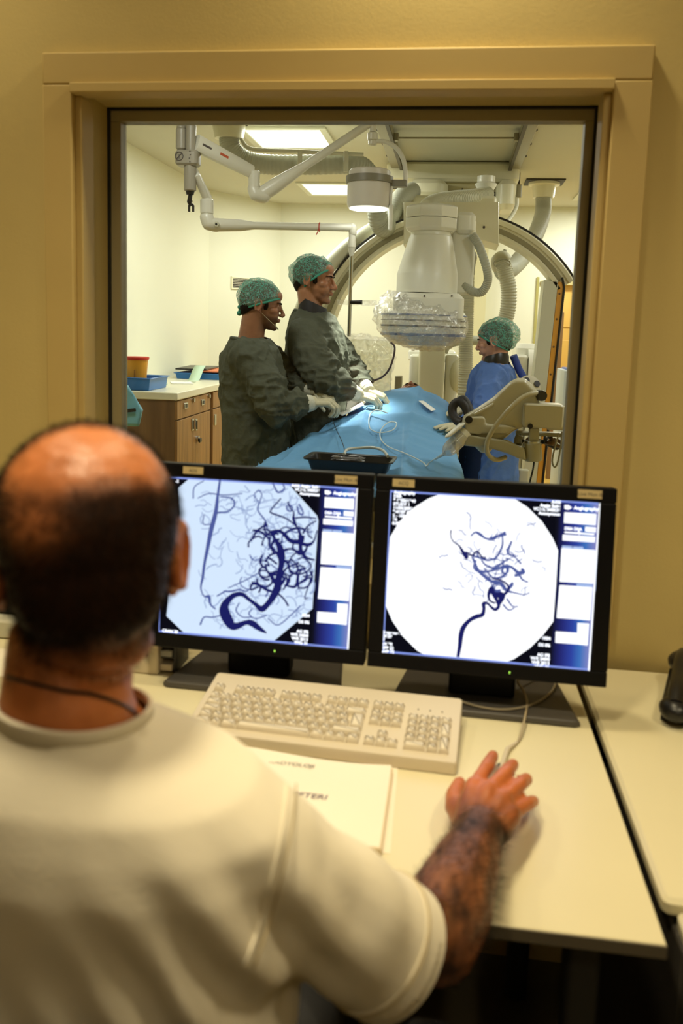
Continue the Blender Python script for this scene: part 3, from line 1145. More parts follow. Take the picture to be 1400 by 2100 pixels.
rng = random.Random(5)
for i in range(190):
    if rng.random() < .6:
        x, y, s_ = rng.uniform(560, 985), rng.uniform(260, 1080), 26
    else:
        x, y, s_ = rng.uniform(270, 640), rng.choice((rng.uniform(200, 420), rng.uniform(880, 1130), rng.uniform(250, 1000))), 20
    a = rng.uniform(0, 6.28)
    pts = []
    for k_ in range(5):
        if x > 990 or y > 1140 or x < 200 or (x > 800 and y > 1130 - (x - 800) * .6) or (y < 230 + max(0, x - 820)) or (x < 330 and y > 1050):
            break
        pts.append(cl(x, y))
        a += rng.uniform(-.9, .9)
        x += s_ * cos(a)
        y += s_ * sin(a)
    if len(pts) > 2:
        ribbon(vq, pts, [rng.uniform(4, 9) * KL] * len(pts), monL.Ms, z=.0006)
vb.build('vessel_trunk', E_vessel, monL.screen, smooth=False)
vp.build('vessel_branches', E_vessel2, monL.screen, smooth=False)
vq.build('vessel_twigs', E_vessel3, monL.screen, smooth=False, kind='stuff')
monL.text('Transfer   Edit   View   Image   Options   Help', cl(112, 164), .0072)
monL.text('-2', cl(122, 210), .008)
for body, (x, y), al in ((['AXIS Angio Suite', 'VC11L 040526', 'Anonymous'], (1022, 248), 'RIGHT'), (['1024', 'DS 0%'], (958, 1052), 'RIGHT'),
                         (['AG 0%', 'W/S 240/0', 'VHS 2013', 'VHG 31'], (950, 1152), 'RIGHT'), (['CRAN 20'], (40, 1142), 'LEFT')):
    p = cl(x, y)
    for i, t_ in enumerate(body):
        monL.text(t_, (p.x, p.y - i * (.0072 if len(body) > 2 else .0125)), .0078, al)
monL.sticker(-MON_W / 2 + .085, MON_H - .012, .040, .014, 'ADS')
monL.sticker(MON_W / 2 - .050, MON_H - .0125, .042, .015, 'Live Mon A')

# ---- keyboard ----------------------------------------------------------------
kb_a, kb_b = Vector((-.4215, 1.300, 0)), Vector((.0385, 1.276, 0))
kx = (kb_b - kb_a).normalized()
ky0 = Vector((-kx.y, kx.x, 0))
KT = radians(8.5)
ky = ky0 * cos(KT) + Vector((0, 0, sin(KT)))
kz = kx.cross(ky)
KO = kb_a + Vector((0, 0, DZT + .0205))          # front left corner of the top face
KRm = basis(kx, ky, kz)
KW, KD = .460, .186
kb = thing('keyboard', 'beige full size keyboard lying before the monitors', 'keyboard', KO)


def kp(x, y, z=0):
    return KO + kx * x + ky * y + kz * z


body = MB()
lowf = lambda x, y: Vector((kp(x, y).x, kp(x, y).y, DZT + .0015))
poly = [(0.004, 0), (KW - .004, 0), (KW, .004), (KW, KD - .004), (KW - .004, KD), (.004, KD), (0, KD - .004), (0, .004)]
body.rings([[lowf(x, y) for x, y in poly], [kp(x, y, -.003) for x, y in poly], [kp(KW / 2 + (x - KW / 2) * .993, KD / 2 + (y - KD / 2) * .98, 0) for x, y in poly]])
body.build('case', M_beige, kb, angle=30)
U = .0190
keymesh = {}


def key_mesh(w_, h_):
    k_ = (round(w_, 2), round(h_, 2))
    if k_ not in keymesh:
        W, D = w_ * U - .0012, h_ * U - .0012
        m = MB()
        r_ = []
        for z, ins, yo in ((0, 0, 0), (.0045, .0010, 0), (.0075, .0024, .0004), (.0082, .0034, .0004)):
            o_ = []
            for qx, qy in ((1, 1), (-1, 1), (-1, -1), (1, -1)):
                o_ += [(qx * (W / 2 - ins) - (qx * .0012 if (qx * qy > 0) else 0), qy * (D / 2 - ins) - (qy * .0012 if (qx * qy < 0) else 0) + yo),
                       (qx * (W / 2 - ins) - (qx * .0012 if (qx * qy < 0) else 0), qy * (D / 2 - ins) - (qy * .0012 if (qx * qy > 0) else 0) + yo)]
            r_.append([Vector((x, y, z)) for x, y in o_])
        m.rings(r_)
        tmp = m.build('key', M_key)
        keymesh[k_] = tmp.data
        bpy.data.objects.remove(tmp)
    return keymesh[k_]


def add_key(x, y, w_, h_, legend=None):
    o = bpy.data.objects.new('key', key_mesh(w_, h_))
    m = KRm.to_4x4()
    m.translation = kp(x + w_ * U / 2, y + h_ * U / 2, .0004)
    o.matrix_world = m
    COL.objects.link(o)
    attach(o, kb)
    if legend:
        text(legend, 'legend', M_legend, KRm, kp(x + w_ * U / 2 - .004, y + h_ * U / 2 - .001, .0085), .0048, o)


X0, Y0 = .013, .019
X1 = X0 + 15 * U + .007
X2 = X1 + 3 * U + .008
rows = [
    (0, [(1.5, None), (1, 'o'), (1.5, None), (7, None), (1.25, None), (1, 'o'), (1, 'o'), (1.25, None)], 15.5),
    (1, [(1.25, '^'), (1, '<')] + [(1, c_) for c_ in 'ZXCVBNM.,:'] + [(2.75, None)], 15),
    (2, [(1.75, None)] + [(1, c_) for c_ in 'ASDFGHJKL;I,'], 13.75),
    (3, [(1.5, None)] + [(1, c_) for c_ in 'QWERTYUIOPGU'], 13.5),
    (4, [(1, c_) for c_ in '"1234567890*-'] + [(2, '<')], 15)]
for r_, ks, tot in rows:
    x = X0
    sc_ = 15 / tot if r_ in (0, 1) else 1
    for w_, lg in ks:
        add_key(x, Y0 + r_ * U, w_ * sc_, 1, lg)
        x += w_ * sc_ * U
add_key(X0 + 13.75 * U, Y0 + 2 * U, 1.25, 2, None)
add_key(X0 + 13.5 * U, Y0 + 3 * U, .25, 1, None) if False else None
yf = Y0 + 5.45 * U
add_key(X0, yf, 1, 1, 'Esc')
for g_ in range(3):
    for i in range(4):
        add_key(X0 + (2 + g_ * 4.5 + i) * U, yf, 1, 1, 'F%d' % (g_ * 4 + i + 1))
for i in range(3):
    add_key(X1 + i * U, yf, 1, 1)
    add_key(X1 + i * U, Y0 + 4 * U, 1, 1)
    add_key(X1 + i * U, Y0 + 3 * U, 1, 1)
    add_key(X1 + i * U, Y0, 1, 1)
add_key(X1 + U, Y0 + U, 1, 1)
for r_, row in enumerate((None, '123', '456', '789', '//*')):
    for i in range(3):
        if r_ == 0:
            if i == 0:
                add_key(X2, Y0, 2, 1, '0')
            elif i == 2:
                add_key(X2 + 2 * U, Y0, 1, 1, ',')
        else:
            add_key(X2 + i * U, Y0 + r_ * U, 1, 1, row[i])
add_key(X2 + 3 * U, Y0 + 4 * U, 1, 1, '-')
add_key(X2 + 3 * U, Y0 + 2 * U, 1, 2, '+')
add_key(X2 + 3 * U, Y0, 1, 2, '<')
for i in range(3):
    MB().ell(kp(X2 + (.8 + i * 1.1) * U, yf + .014, .0005), (.0015, .0015, .0012)).build('indicator', M_ink, kb)

# ---- notebook and loose sheet ----------------------------------------------------
def quad_sheet(name, pts, z0, th, material, parent=None, curl=0.0, n=10):
    a, b_, c_, d_ = [Vector(p) for p in pts]    # TL TR BR BL
    top, bot = [], []
    for j in range(n + 1):
        for i in range(n + 1):
            u, v = i / n, j / n
            q = (a * (1 - u) + b_ * u) * (1 - v) + (d_ * (1 - u) + c_ * u) * v
            h_ = curl * (max(0, .25 - v) / .25) ** 2 * (0.5 + .5 * sin(u * 5 + 1))
            top.append(Vector((q.x, q.y, z0 + th + h_)))
            bot.append(Vector((q.x, q.y, z0 + h_ * .8)))
    fs = []
    W = n + 1
    for j in range(n):
        for i in range(n):
            k_ = j * W + i
            fs.append((k_, k_ + 1, k_ + W + 1, k_ + W))
            fs.append((k_ + W * W, k_ + W + W * W, k_ + W + 1 + W * W, k_ + 1 + W * W))
    edge = [(i, 0) for i in range(n)] + [(n, j) for j in range(n)] + [(i, n) for i in range(n, 0, -1)] + [(0, j) for j in range(n, 0, -1)]
    idx = [j * W + i for i, j in edge]
    for e in range(len(idx)):
        p_, q_ = idx[e], idx[(e + 1) % len(idx)]
        fs.append((q_, p_, p_ + W * W, q_ + W * W))
    return MB().add(top + bot, fs).build(name, material, parent)


nb = thing('notebook', 'cream register notebook with printed heading, tucked against the keyboard', 'notebook', PZ(620, 1650, DZT))
qa = [PZ(420, 1533, DZT + .01), PZ(802, 1574, DZT + .01), PZ(778, 1738, DZT + .01), PZ(330, 1690, DZT + .01)]
quad_sheet('cover', qa, DZT + .0095, .0009, M_paper, nb, .010)
qb = [p + Vector((.003, -.003, 0)) for p in qa]
quad_sheet('pages', qb, DZT + .0012, .0082, mat('page_edges', rgb(214, 196, 164), .8), nb)
nx = (qa[1] - qa[0]).normalized()
nx.z = 0
ny = Vector((-nx.y, nx.x, 0))
NR = basis(nx, ny, Vector((0, 0, 1)))
text('KAYIT DEFTERI', 'lettering', mat('violet_ink', rgb(92, 76, 98), .7), NR, PZ(505, 1622, DZT + .0106) + Vector((0, 0, .0005)), .0180, nb, shear=.12, weight=.0002)
text('RADYOLOJI', 'lettering', M_ink, NR, PZ(550, 1566, DZT + .011) + Vector((0, 0, .0012)), .014, nb, shear=.1)
sh = quad_sheet('paper_sheet', [PZ(640, 1560, DZT), PZ(816, 1576, DZT), PZ(800, 1752, DZT), PZ(620, 1735, DZT)], DZT + .0002, .0008, mat('loose_paper', rgb(236, 226, 205), .8))
tag(sh, 'loose paper sheet sticking out from under the right edge of the notebook', 'paper')

# ---- mouse with its cable, and a second cable behind the right monitor ------------
mo = thing('computer_mouse', 'beige computer mouse under the operator\'s right hand', 'mouse', PZ(1010, 1640, DZT))
mc = PZ(1012, 1632, DZT)
md = Vector((.20, 1, 0)).normalized()
mr = Vector((md.y, -md.x, 0))
MR = basis(mr, md, Vector((0, 0, 1)))
m = MB()
m.rings([[mc + MR @ Vector((.031 * a_ * (1.0 - .12 * abs(sin(t_))) * cos(t_), .057 * a_ * sin(t_), h_)) for t_ in [2 * pi * k_ / 28 for k_ in range(28)]]
         for a_, h_ in ((.93, .001), (1, .004), (1.0, .012), (.95, .020), (.80, .028), (.5, .033), (.15, .0345))])
mbody = m.build('shell', M_beige, mo)
MB().box(mc + MR @ Vector((0, .03, .0275)), (.004, .03, .008), MR).build('scroll_wheel', M_ink, mo, bevel=.001)
z = DZT + .003
tip = mc + md * .055
cab = [tip + Vector((0, 0, .008)), PZ(1040, 1536, z + .004), PZ(1062, 1520, z), PZ(1074, 1480, z + .013), PZ(1080, 1440, z + .014), PZ(1072, 1415, z + .02), PZ(1062, 1395, z + .03), Vector((.20, 1.66, DZT + .02))]
MB().tube(smooth_path(cab, 60), .0022, 8).build('cable', mat('beige_cable', rgb(170, 156, 128), .5), mo)
MB().tube([tip + Vector((0, 0, .008)), PZ(1040, 1536, z + .004), PZ(1060, 1522, z)], [.0035, .004, .0022], 8).build('strain_relief', M_beige, mo)
cab = [PZ(925, 1432, z + .016), PZ(985, 1450, z + .013), PZ(1040, 1455, z + .013), PZ(1090, 1445, z + .013), PZ(1125, 1424, z + .013), PZ(1138, 1402, z + .02), Vector((.24, 1.72, DZT + .01))]
tag(MB().tube(smooth_path(cab, 50), .0022, 8).build('keyboard_cable', mat('grey_cable', rgb(150, 140, 118), .5)), 'pale keyboard cable curving over the right monitor base', 'cable')

# ---- telephone on the side desk -------------------------------------------------
ph = thing('telephone', 'black desk telephone cut off by the right picture edge', 'telephone', (.52, 1.62, DZT))
b = MB()
ang = radians(-18)
PR = Matrix.Rotation(ang, 3, 'Z')
pc = Vector((.572, 1.585, DZT))
prof = [(-.10, 0.002), (-.10, .020), (-.06, .028), (.07, .058), (.10, .058), (.10, .002)]
b.rings([[pc + PR @ Vector((x, y, h_)) for y, h_ in prof] for x in (-.09, -.085, .085, .09)])
b.build('body', M_black, ph, bevel=.006)
hs = MB()
hx = -.115
hp = [Vector((hx, -.095, .036)), Vector((hx, -.055, .050)), Vector((hx, 0, .058)), Vector((hx, .055, .070)), Vector((hx, .095, .066))]
hs.tube([pc + PR @ q for q in smooth_path(hp, 16)], .017, 12)
hs.ell(pc + PR @ Vector((hx, -.088, .028)), (.030, .034, .022))
hs.ell(pc + PR @ Vector((hx, .088, .055)), (.030, .034, .022))
hs.box(pc + PR @ Vector((hx, .0, .02)), (.05, .17, .038), PR)
hs.build('handset', M_black, ph)
for i in range(4):
    for j in range(3):
        yy = -.065 + i * .028
        MB().box(pc + PR @ Vector((-.01 + j * .028, yy, 0.030 + (yy + .06) * .231)), (.018, .016, .008), PR @ Matrix.Rotation(.227, 3, 'X')).build('button', M_stand, ph, bevel=.002)

# ---- small things behind the operator's head --------------------------------------
bx = thing('drive_box', 'small beige drive box with vent slots under the left monitor edge', 'drive', PZ(300, 1382, DZT))
c_ = PZ(302, 1383, DZT)
MB().rbox((c_.x - .012, c_.y + .06, DZT + .043), (.070, .12, .085), .005).build('case', M_beige, bx)
for i in range(7):
    MB().box((c_.x - .020, c_.y - .0008, DZT + .040 + i * .005), (.046, .002, .0022)).build('vent_slot', M_ink, bx, smooth=False)
cd_ = thing('cartridge_caddy', 'black framed cartridge caddy with grey insert beside the beige drive box', 'caddy', PZ(336, 1378, DZT))
c_ = PZ(338, 1379, DZT)
for dx in (-.021, .021):
    MB().box((c_.x + dx, c_.y + .04, DZT + .04), (.006, .08, .078)).build('side_frame', M_black, cd_, bevel=.001)
for h_ in (.002, .030, .052):
    MB().box((c_.x, c_.y + .04, DZT + h_ + .002), (.036, .08, .004)).build('shelf', M_black, cd_, bevel=.001)
MB().box((c_.x, c_.y + .03, DZT + .0415), (.034, .07, .014)).build('cartridge', mat('cartridge_grey', rgb(150, 150, 148), .4), cd_, bevel=.002)
MB().box((c_.x, c_.y + .03, DZT + .012), (.034, .07, .014)).build('cartridge', M_beige, cd_, bevel=.002)

tl = thing('intercom_box', 'black topped intercom on a pale base at the far left of the desk', 'intercom', PZ(-20, 1300, DZT))
c_ = PZ(-22, 1305, DZT)
MB().rbox((c_.x, c_.y + .06, DZT + .022), (.15, .14, .042), .01).build('base', mat('pale_grey_plastic', rgb(196, 194, 176), .5), tl)
MB().rbox((c_.x, c_.y + .075, DZT + .072), (.15, .10, .056), .012).build('top', M_black, tl)
pp = thing('paper_stack', 'white paper stack with a scribble at the far left of the desk', 'paper', PZ(-40, 1370, DZT))
c_ = PZ(-40, 1360, DZT)
MB().box((c_.x, c_.y, DZT + .004), (.21, .13, .007)).build('sheets', M_paper, pp, bevel=.001)
sc = [Vector((c_.x + .075 + .012 * cos(t_ * .9), c_.y + .015 + .02 * sin(t_ * 1.7), DZT + .0078)) for t_ in range(9)]
MB().tube(smooth_path(sc, 40), .0006, 5).build('scribble', M_ink, pp)
# ================================================================== EXAM ROOM EQUIPMENT
M_arm = mat('arm_enamel', rgb(222, 220, 206), 0.3, spec=.6, var=.03)
M_armshade = mat('arm_enamel_shaded', rgb(150, 144, 128), 0.35, spec=.6)  # arm enamel darkened for the column, its backlit shade put into the colour
M_hose = mat('grey_hose', rgb(182, 183, 166), 0.55, var=.05)
M_hosew = mat('pale_hose', rgb(212, 211, 190), 0.5, var=.05)
M_rail = mat('ceiling_rail_grey', rgb(150, 144, 118), 0.4, metal=.2)
M_cream = mat('cream_enamel', rgb(228, 224, 196), 0.35, spec=.5, var=.03)
M_det = mat('detector_enamel', rgb(236, 235, 222), 0.3, spec=.5, var=.02)
M_film = sheer('clear_plastic_film', (0.92, 0.93, 0.88, 1), 0.06, 0.17, rough=.08, bscale=15, bump=1.0, wrinkle=.09, wscale=30)
M_film2 = sheer('crinkled_plastic_film', (0.94, 0.95, 0.93, 1), 0.13, 0.24, rough=.10, bscale=18, bump=1.0, wrinkle=.13, wscale=34)
M_orange = mat('orange_side', rgb(226, 162, 60), .4)
M_blueline = mat('blue_stripe', rgb(96, 116, 158), .4)
M_slot = mat('dark_slot', rgb(36, 32, 24), .6)


def pb(x0, y0, x1, y1, Y, dep):
    """Box whose front face at depth Y spans these picture corners: centre and size."""
    a, b = P(x0, y1, Y), P(x1, y0, Y)
    a2, b2 = P(x0, y0, Y), P(x1, y1, Y)
    xl, xr = (a.x + a2.x) / 2, (b.x + b2.x) / 2
    zt, zb = (a2.z + b.z) / 2, (a.z + b2.z) / 2
    return ((xl + xr) / 2, Y + dep / 2, (zt + zb) / 2), (xr - xl, dep, zt - zb)


def RX(a):
    return Matrix.Rotation(a, 3, 'X')


FRONT = basis(Vector((1, 0, 0)), Vector((0, 0, 1)), Vector((0, -1, 0)))   # local z towards the camera side


def fbox(x0, y0, x1, y1, Y, dep, r=.02):
    """Rounded in the picture plane."""
    c, s = pb(x0, y0, x1, y1, Y, dep)
    return MB().rbox(c, (s[0], s[2], s[1]), r, FRONT, 4)


def corrugated(pts, r, pitch=.014, seg=14, depth=.07):
    sp = smooth_path(pts, 200)
    L = sum((sp[i + 1] - sp[i]).length for i in range(200))
    n = max(20, int(L / pitch * 4))
    sp = smooth_path(pts, n)
    rs = [r * (1 + (depth if i % 4 in (1, 2) else -depth)) for i in range(n + 1)]
    return MB().tube(sp, rs, seg)


# ---- suspended surgical arm system -------------------------------------------------
YA = 4.2
s_ = mpp(YA)
arm = thing('suspended_arm_system', 'ceiling column with jointed spring arms, hung left of the duct hose', 'ceiling arm', P(390, 300, YA))
top = P(391, 240, YA)
MB().cyl((P(391, 322, YA).x, YA, P(391, 322, YA).z), (P(391, 322, YA).x, YA, CEIL), 10.5 * s_).build('column', M_armshade, arm)
cx_ = P(391, 322, YA).x
MB().lathe([(.06, 0), (.075, .01), (.075, .035), (.03, .06)], (cx_, YA, CEIL - .06)).build('ceiling_flange', M_arm, arm)
c, s = pb(357, 306, 403, 338, YA - .04, .09)
MB().rbox(c, s, .02).build('collar', M_armshade, arm)
cap = MB()
c, s = pb(358, 259, 378, 307, YA - .03, .07)
cap.rbox(c, s, .02)
cap.ell((c[0], c[1], c[2] + s[2] / 2), (s[0] / 2, s[1] / 2, .02))
cap.build('motor_cover', M_armshade, arm)
ringp = [P(367, 320, YA - .042) + Vector((.020 * cos(2 * pi * k / 24), 0, .020 * sin(2 * pi * k / 24))) for k in range(24)]
sg = MB().tube(ringp, .002, 6, closed=True)
sg.tube([ringp[3], ringp[15]], .002, 6)
sg.tube([P(367, 316, YA - .042), P(367, 325, YA - .042)], .002, 6)
sg.build('warning_mark', M_ink, arm)
for yy in (310, 317, 324, 331):
    MB().box(P(388 + (yy % 3), yy, YA - .042), (.006, .003, .004)).build('print_mark', M_ink, arm, smooth=False)
a_, b_ = P(390, 338, YA), P(390, 392, YA)
MB().cyl(a_, (a_.x, YA, b_.z), 12.5 * s_, bev=.004).build('lower_sleeve', M_armshade, arm)
MB().cyl((a_.x, YA, b_.z), (a_.x, YA, b_.z - .018), .022, .018).build('end_ring', M_black, arm)
p0, p1 = P(391, 396, YA), P(388, 414, YA)
MB().capsule(p0, p1, .010, .012).build('grip', M_black, arm)
MB().tube([P(392 + 2.5 * cos(t_), 413 + 2.5 * sin(t_), YA) for t_ in [k * pi / 6 for k in range(12)]], .0015, 6, closed=True).build('ring', M_chrome, arm)
fk = [(386, 421), (389, 417.5), (395, 417.5), (398, 421), (398, 434), (394.5, 434), (394.5, 424), (392, 421.5), (389.5, 424), (389.5, 434), (386, 434)]
fo = P(392, 426, YA)
MB().prism([((x - 392) * s_, (426 - y) * s_) for x, y in fk], -.006, .006, FRONT, fo).build('fork_hook', M_black, arm)


def spring_arm(pts, rr, name, parent, material):
    b = MB()
    b.chain([Vector(p) for p in pts], rr, 16)
    return b.build(name, material, parent)


# upper arm: bar to the elbow, then the long boom up to the lamp
e1 = P(515, 352, 4.45)
h1 = P(402, 293, YA)
d = (e1 - h1)
bar = MB()
dn = d.normalized()
up = Vector((0, 0, 1))
sd = dn.cross(up).normalized()
un = sd.cross(dn)
bar.rings([[p + sd * (a * .025) + un * (b * w_) for a, b in ((-.6, -1), (.6, -1), (1, -.6), (1, .6), (.6, 1), (-.6, 1), (-1, .6), (-1, -.6))] for p, w_ in ((h1, .040), (h1 + d * .5, .036), (e1, .030))])
ub = bar.build('upper_arm', M_arm, arm)
st = MB()
q = h1 + d * .43 - sd * -.0 
st.box(h1 + d * .45 - sd * .0255 if sd.y > 0 else h1 + d * .45 + sd * .0255, (.05, .002, .012), basis(dn, sd, un))
st.build('red_label', mat('red_label', rgb(190, 84, 50), .5), ub, smooth=False)
lb = MB()
for t_ in (.10, .14, .19):
    lb.box((h1 + d * t_ - sd * .0255) if sd.y > 0 else (h1 + d * t_ + sd * .0255), (.022, .002, .010), basis(dn, sd, un))
lb.build('dark_label', M_ink, ub, smooth=False)
j = MB()
j.cyl(P(521, 350, 4.45), P(521, 386, 4.45), .030, bev=.006)
j.build('elbow', M_arm, arm)
j2 = MB()
j2.capsule(P(520, 388, 4.45), P(524, 398, 4.45), .033, .036, 16)
j2.capsule(P(524, 398, 4.45), P(540, 402, 4.47), .036, .038, 16)
j2.build('elbow_joint', M_arm, arm)
L0, L1 = P(535, 400, 4.47), P(765, 248, 4.6)
b = MB()
b.tube([L0, L0.lerp(L1, .12), L0.lerp(L1, .25), L0.lerp(L1, .4), L1], [.040, .040, .033, .022, .022], 16)
b.ell(L0, (.041, .041, .041))
b.build('boom', M_arm, arm)
# lower arm holding the shield
b = MB()
k0, k1 = P(402, 358, YA), P(424, 412, 4.3)
b.tube([k0, k1], [.018, .018], 14)
b.tube([k0 + Vector((-.012, .02, .03)), k1 + Vector((.018, 0, .012))], .012, 10)
b.build('drop_arm', M_arm, arm)
b = MB()
b.cyl(P(424, 408, 4.3), P(424, 440, 4.3), .034, bev=.006)
b.capsule(P(424, 446, 4.3), P(428, 458, 4.3), .036, .036, 16)
b.capsule(P(428, 458, 4.3), P(442, 462, 4.32), .036, .034, 16)
b.build('lower_elbow', M_arm, arm)
K0, K1 = P(440, 461, 4.32), P(722, 467, 4.72)
b = MB()
b.tube([K0, K0.lerp(K1, .18), K0.lerp(K1, .27), K1], [.034, .030, .020, .021], 16)
b.capsule(K0, K0.lerp(K1, .02), .035, .035, 16)
b.build('lower_boom', M_arm, arm)
hx = P(444, 460, 4.283)
MB().cyl(hx + Vector((0, .012, 0)), hx + Vector((0, -.006, 0)), .013, seg=6).build('hex_bolt', M_white, arm)
MB().cyl(hx + Vector((0, -.004, 0)), hx + Vector((0, -.009, 0)), .006, seg=6).build('bolt_socket', M_black, arm)
tp = K0.lerp(K1, .75)
MB().tube([tp + Vector((.022 * 0, .023 * cos(t_), .023 * sin(t_))) for t_ in [k * pi / 8 for k in range(16)]], .003, 6, closed=True).build('red_tie', mat('red_tie', rgb(190, 60, 36), .5), arm)
MB().tube([tp + Vector((0, -.02, -.015)), tp + Vector((-.012, -.03, -.045))], .0025, 6).build('tie_end', mat('red_tie', rgb(190, 60, 36), .5), arm)
b = MB()
b.capsule(K1, P(723, 478, 4.72), .026, .022)
b.cyl(P(722, 476, 4.72), P(721, 508, 4.72), .018, .022, bev=.004)
b.cyl(P(721, 508, 4.72), P(720, 526, 4.72), .022, .010)
b.build('end_socket', M_arm, arm)

# ---- radiation shield hung from the lower arm ---------------------------------------
YS = 4.75
shd = thing('radiation_shield', 'hanging clear shield in crinkled plastic bag beside the tall surgeon', 'shield', P(718, 520, YS))
MB().cyl(P(720.5, 524, 4.72), P(715, 690, YS), .0105).build('rod', M_chrome, shd)
MB().cyl(P(719, 620, YS - .02), P(742, 620, YS - .03), .010, .0125).build('handle', M_black, shd)
c, s = pb(690, 615, 772, 626, YS + .03, .012)
MB().rbox(c, s, .004).build('acrylic_bar', M_film, shd)
out = [(706, 690), (716, 684), (755, 687), (790, 693), (805, 705), (809, 730), (806, 765), (800, 800), (792, 822), (760, 828), (725, 826), (712, 790), (704, 740)]
so = P(757, 755, YS)
sm_ = mpp(YS)


def film(name, outline, c0, Y, parent, bulge, seed, amp, material=M_film):
    """Closed crumpled plastic bag from a front outline."""
    n = len(outline)
    loop = smooth_path([Vector((x, y, 0)) for x, y in outline + outline[:1]], 48)[:-1]
    cxx = sum(p.x for p in loop) / 48
    cyy = sum(p.y for p in loop) / 48
    rings = []
    for k in range(13):
        t_ = k / 12
        a_ = pi * t_
        rr = max(sin(a_), .02) ** .55
        rings.append([P(cxx + (p.x - cxx) * rr, cyy + (p.y - cyy) * rr, Y - bulge * cos(a_)) for p in loop])
    m = MB().rings(rings)
    o = organic(name, m, material, .012, 2, parent,
                deform=lambda co, nr: amp * (ridge(co, 16, seed, (1, 1, .6)) - .3) + amp * .6 * vnoise(co, 40, seed + 1))
    return o


film('plastic_bag', out, so, YS, shd, .07, 3, .016)
pn = MB().rbox(P(757, 760, YS), (90 * sm_, 125 * sm_, .008), .03, FRONT)
pn.build('lead_glass_panel', pane_glass('shield_glass', (.9, .9, .84, 1), .6), shd)
cb = [(700, 782), (745, 784), (778, 776), (796, 760), (806, 735), (809, 712), (801, 702)]
MB().tube(smooth_path([P(x, y, YS - .075) for x, y in cb], 40), .0055, 8).build('edge_cord', mat('purple_cord', rgb(72, 58, 62), .5), shd)

# ---- surgical lamp ----------------------------------------------------------------
YL = 4.6
lm = thing('surgical_lamp', 'round pale surgical lamp on a curved yoke above the patient', 'surgical lamp', P(757, 385, YL))
sl = mpp(YL)
M_lamp = mat('lamp_enamel', rgb(214, 208, 198), .35, spec=.5)
M_lampring = mat('lamp_ring_grey', rgb(128, 124, 108), .4)
b = MB()
b.cyl((L1.x, YL, CEIL - .04), (L1.x, YL, P(765, 270, YL).z), .017)
b.cyl((L1.x, YL, P(765, 272, YL).z), (L1.x, YL, P(765, 288, YL).z), .028, bev=.004)
b.cyl((L1.x, YL, P(765, 288, YL).z), (L1.x, YL, P(765, 298, YL).z), .022, bev=.004)
b.build('hanger', M_arm, lm)
MB().lathe([(.02, 0), (.07, .015), (.07, .04)], (L1.x, YL, CEIL - .04)).build('ceiling_flange', M_arm, lm)
yk = [P(770, 290, YL), P(790, 291, YL), P(812, 303, YL), P(826, 325, YL), P(831, 350, YL), P(831, 372, YL)]
MB().tube(smooth_path(yk, 30), .012, 12).build('yoke', M_arm, lm)
c, s = pb(800, 368, 834, 382, YL - .03, .06)
b = MB().rbox(c, s, .01)
b.build('bracket', M_lampring, lm)
zc_ = lambda y: P(757, y, YL).z
lc = P(757, 385, YL)
b = MB()
b.lathe([(.0, zc_(349)), (38 * sl, zc_(349)), (41 * sl, zc_(352)), (41 * sl, zc_(364)), (43.5 * sl, zc_(366)), (43.5 * sl, zc_(420)), (41 * sl, zc_(427)), (38 * sl, zc_(428)), (.0, zc_(428))], (lc.x, YL, 0), seg=48)
b.build('housing', M_lamp, lm)
MB().lathe([(42 * sl, zc_(362)), (47 * sl, zc_(363)), (47 * sl, zc_(377)), (42 * sl, zc_(378))], (lc.x, YL, 0), seg=48).build('band', M_lampring, lm)
MB().lathe([(.0, zc_(428.5)), (38 * sl, zc_(428.5)), (38 * sl, zc_(429.5)), (.0, zc_(429.5))], (lc.x, YL, 0), seg=40).build('lens', emission('lamp_lens', (1, .98, .92, 1), 6.0), lm)
hx = P(803, 382, YL - .03)
b = MB()
b.cyl(hx, P(801, 420, YL - .03), .007)
b.cyl(P(801, 420, YL - .03), P(800, 472, YL - .03), .013, .011, bev=.003)
b.build('steering_handle', M_arm, lm)
d_ = bpy.data.lights.new('surgical_spot', 'SPOT')
d_.energy = 330
d_.spot_size = radians(32)
d_.spot_blend = .8
d_.shadow_soft_size = .08
d_.color = (1, .98, .9)
so_ = bpy.data.objects.new('surgical_spot', d_)
so_.location = (lc.x, YL, zc_(432))
so_.rotation_euler = (P(715, 806, 4.3) - so_.location).to_track_quat('-Z', 'Y').to_euler()
COL.objects.link(so_)

# ---- duct hose from the ceiling with its guide rail ---------------------------------
YH = 5.37
hs = thing('duct_hose', 'thick grey duct hose bending from a ceiling flange, held by rail clips', 'hose', P(465, 245, YH))
fl = PZ(466, 245, 2.69)
MB().lathe([(.0, 2.70), (.14, 2.70), (.14, 2.685), (.10, 2.68), (.105, 2.66), (.088, P(465, 285, YH).z), (.0, P(465, 285, YH).z)], (fl.x, YH, 0), seg=36).build('flange', M_cream, hs)
for k in range(5):
    a_ = k * 2 * pi / 5 - 1.8
    MB().ell((fl.x + .12 * cos(a_), YH + .12 * sin(a_), 2.683), (.012, .012, .006)).build('screw', M_slot, hs)
hp = [Vector((fl.x, YH, P(465, 280, YH).z)), P(474, 305, YH), P(505, 330, 5.42), P(560, 338, 5.45), P(640, 338, 5.45), P(720, 337, 5.45), P(752, 352, 5.5), P(768, 400, 5.55), P(776, 455, 5.6), P(790, 466, 5.65), P(803, 440, 5.75), P(822, 405, 5.9), P(845, 392, 6.1)]
corrugated(hp, .062, .02, 18, .025).build('hose', M_hose, hs)
rp = [Vector((P(493, 252, YH).x, YH, 2.69)), P(493, 270, YH), P(498, 292, YH), P(520, 306, YH), P(600, 310, YH), P(745, 317, YH)]
MB().tube(smooth_path(rp, 50), .012, 10).build('guide_rail', M_hosew, hs)
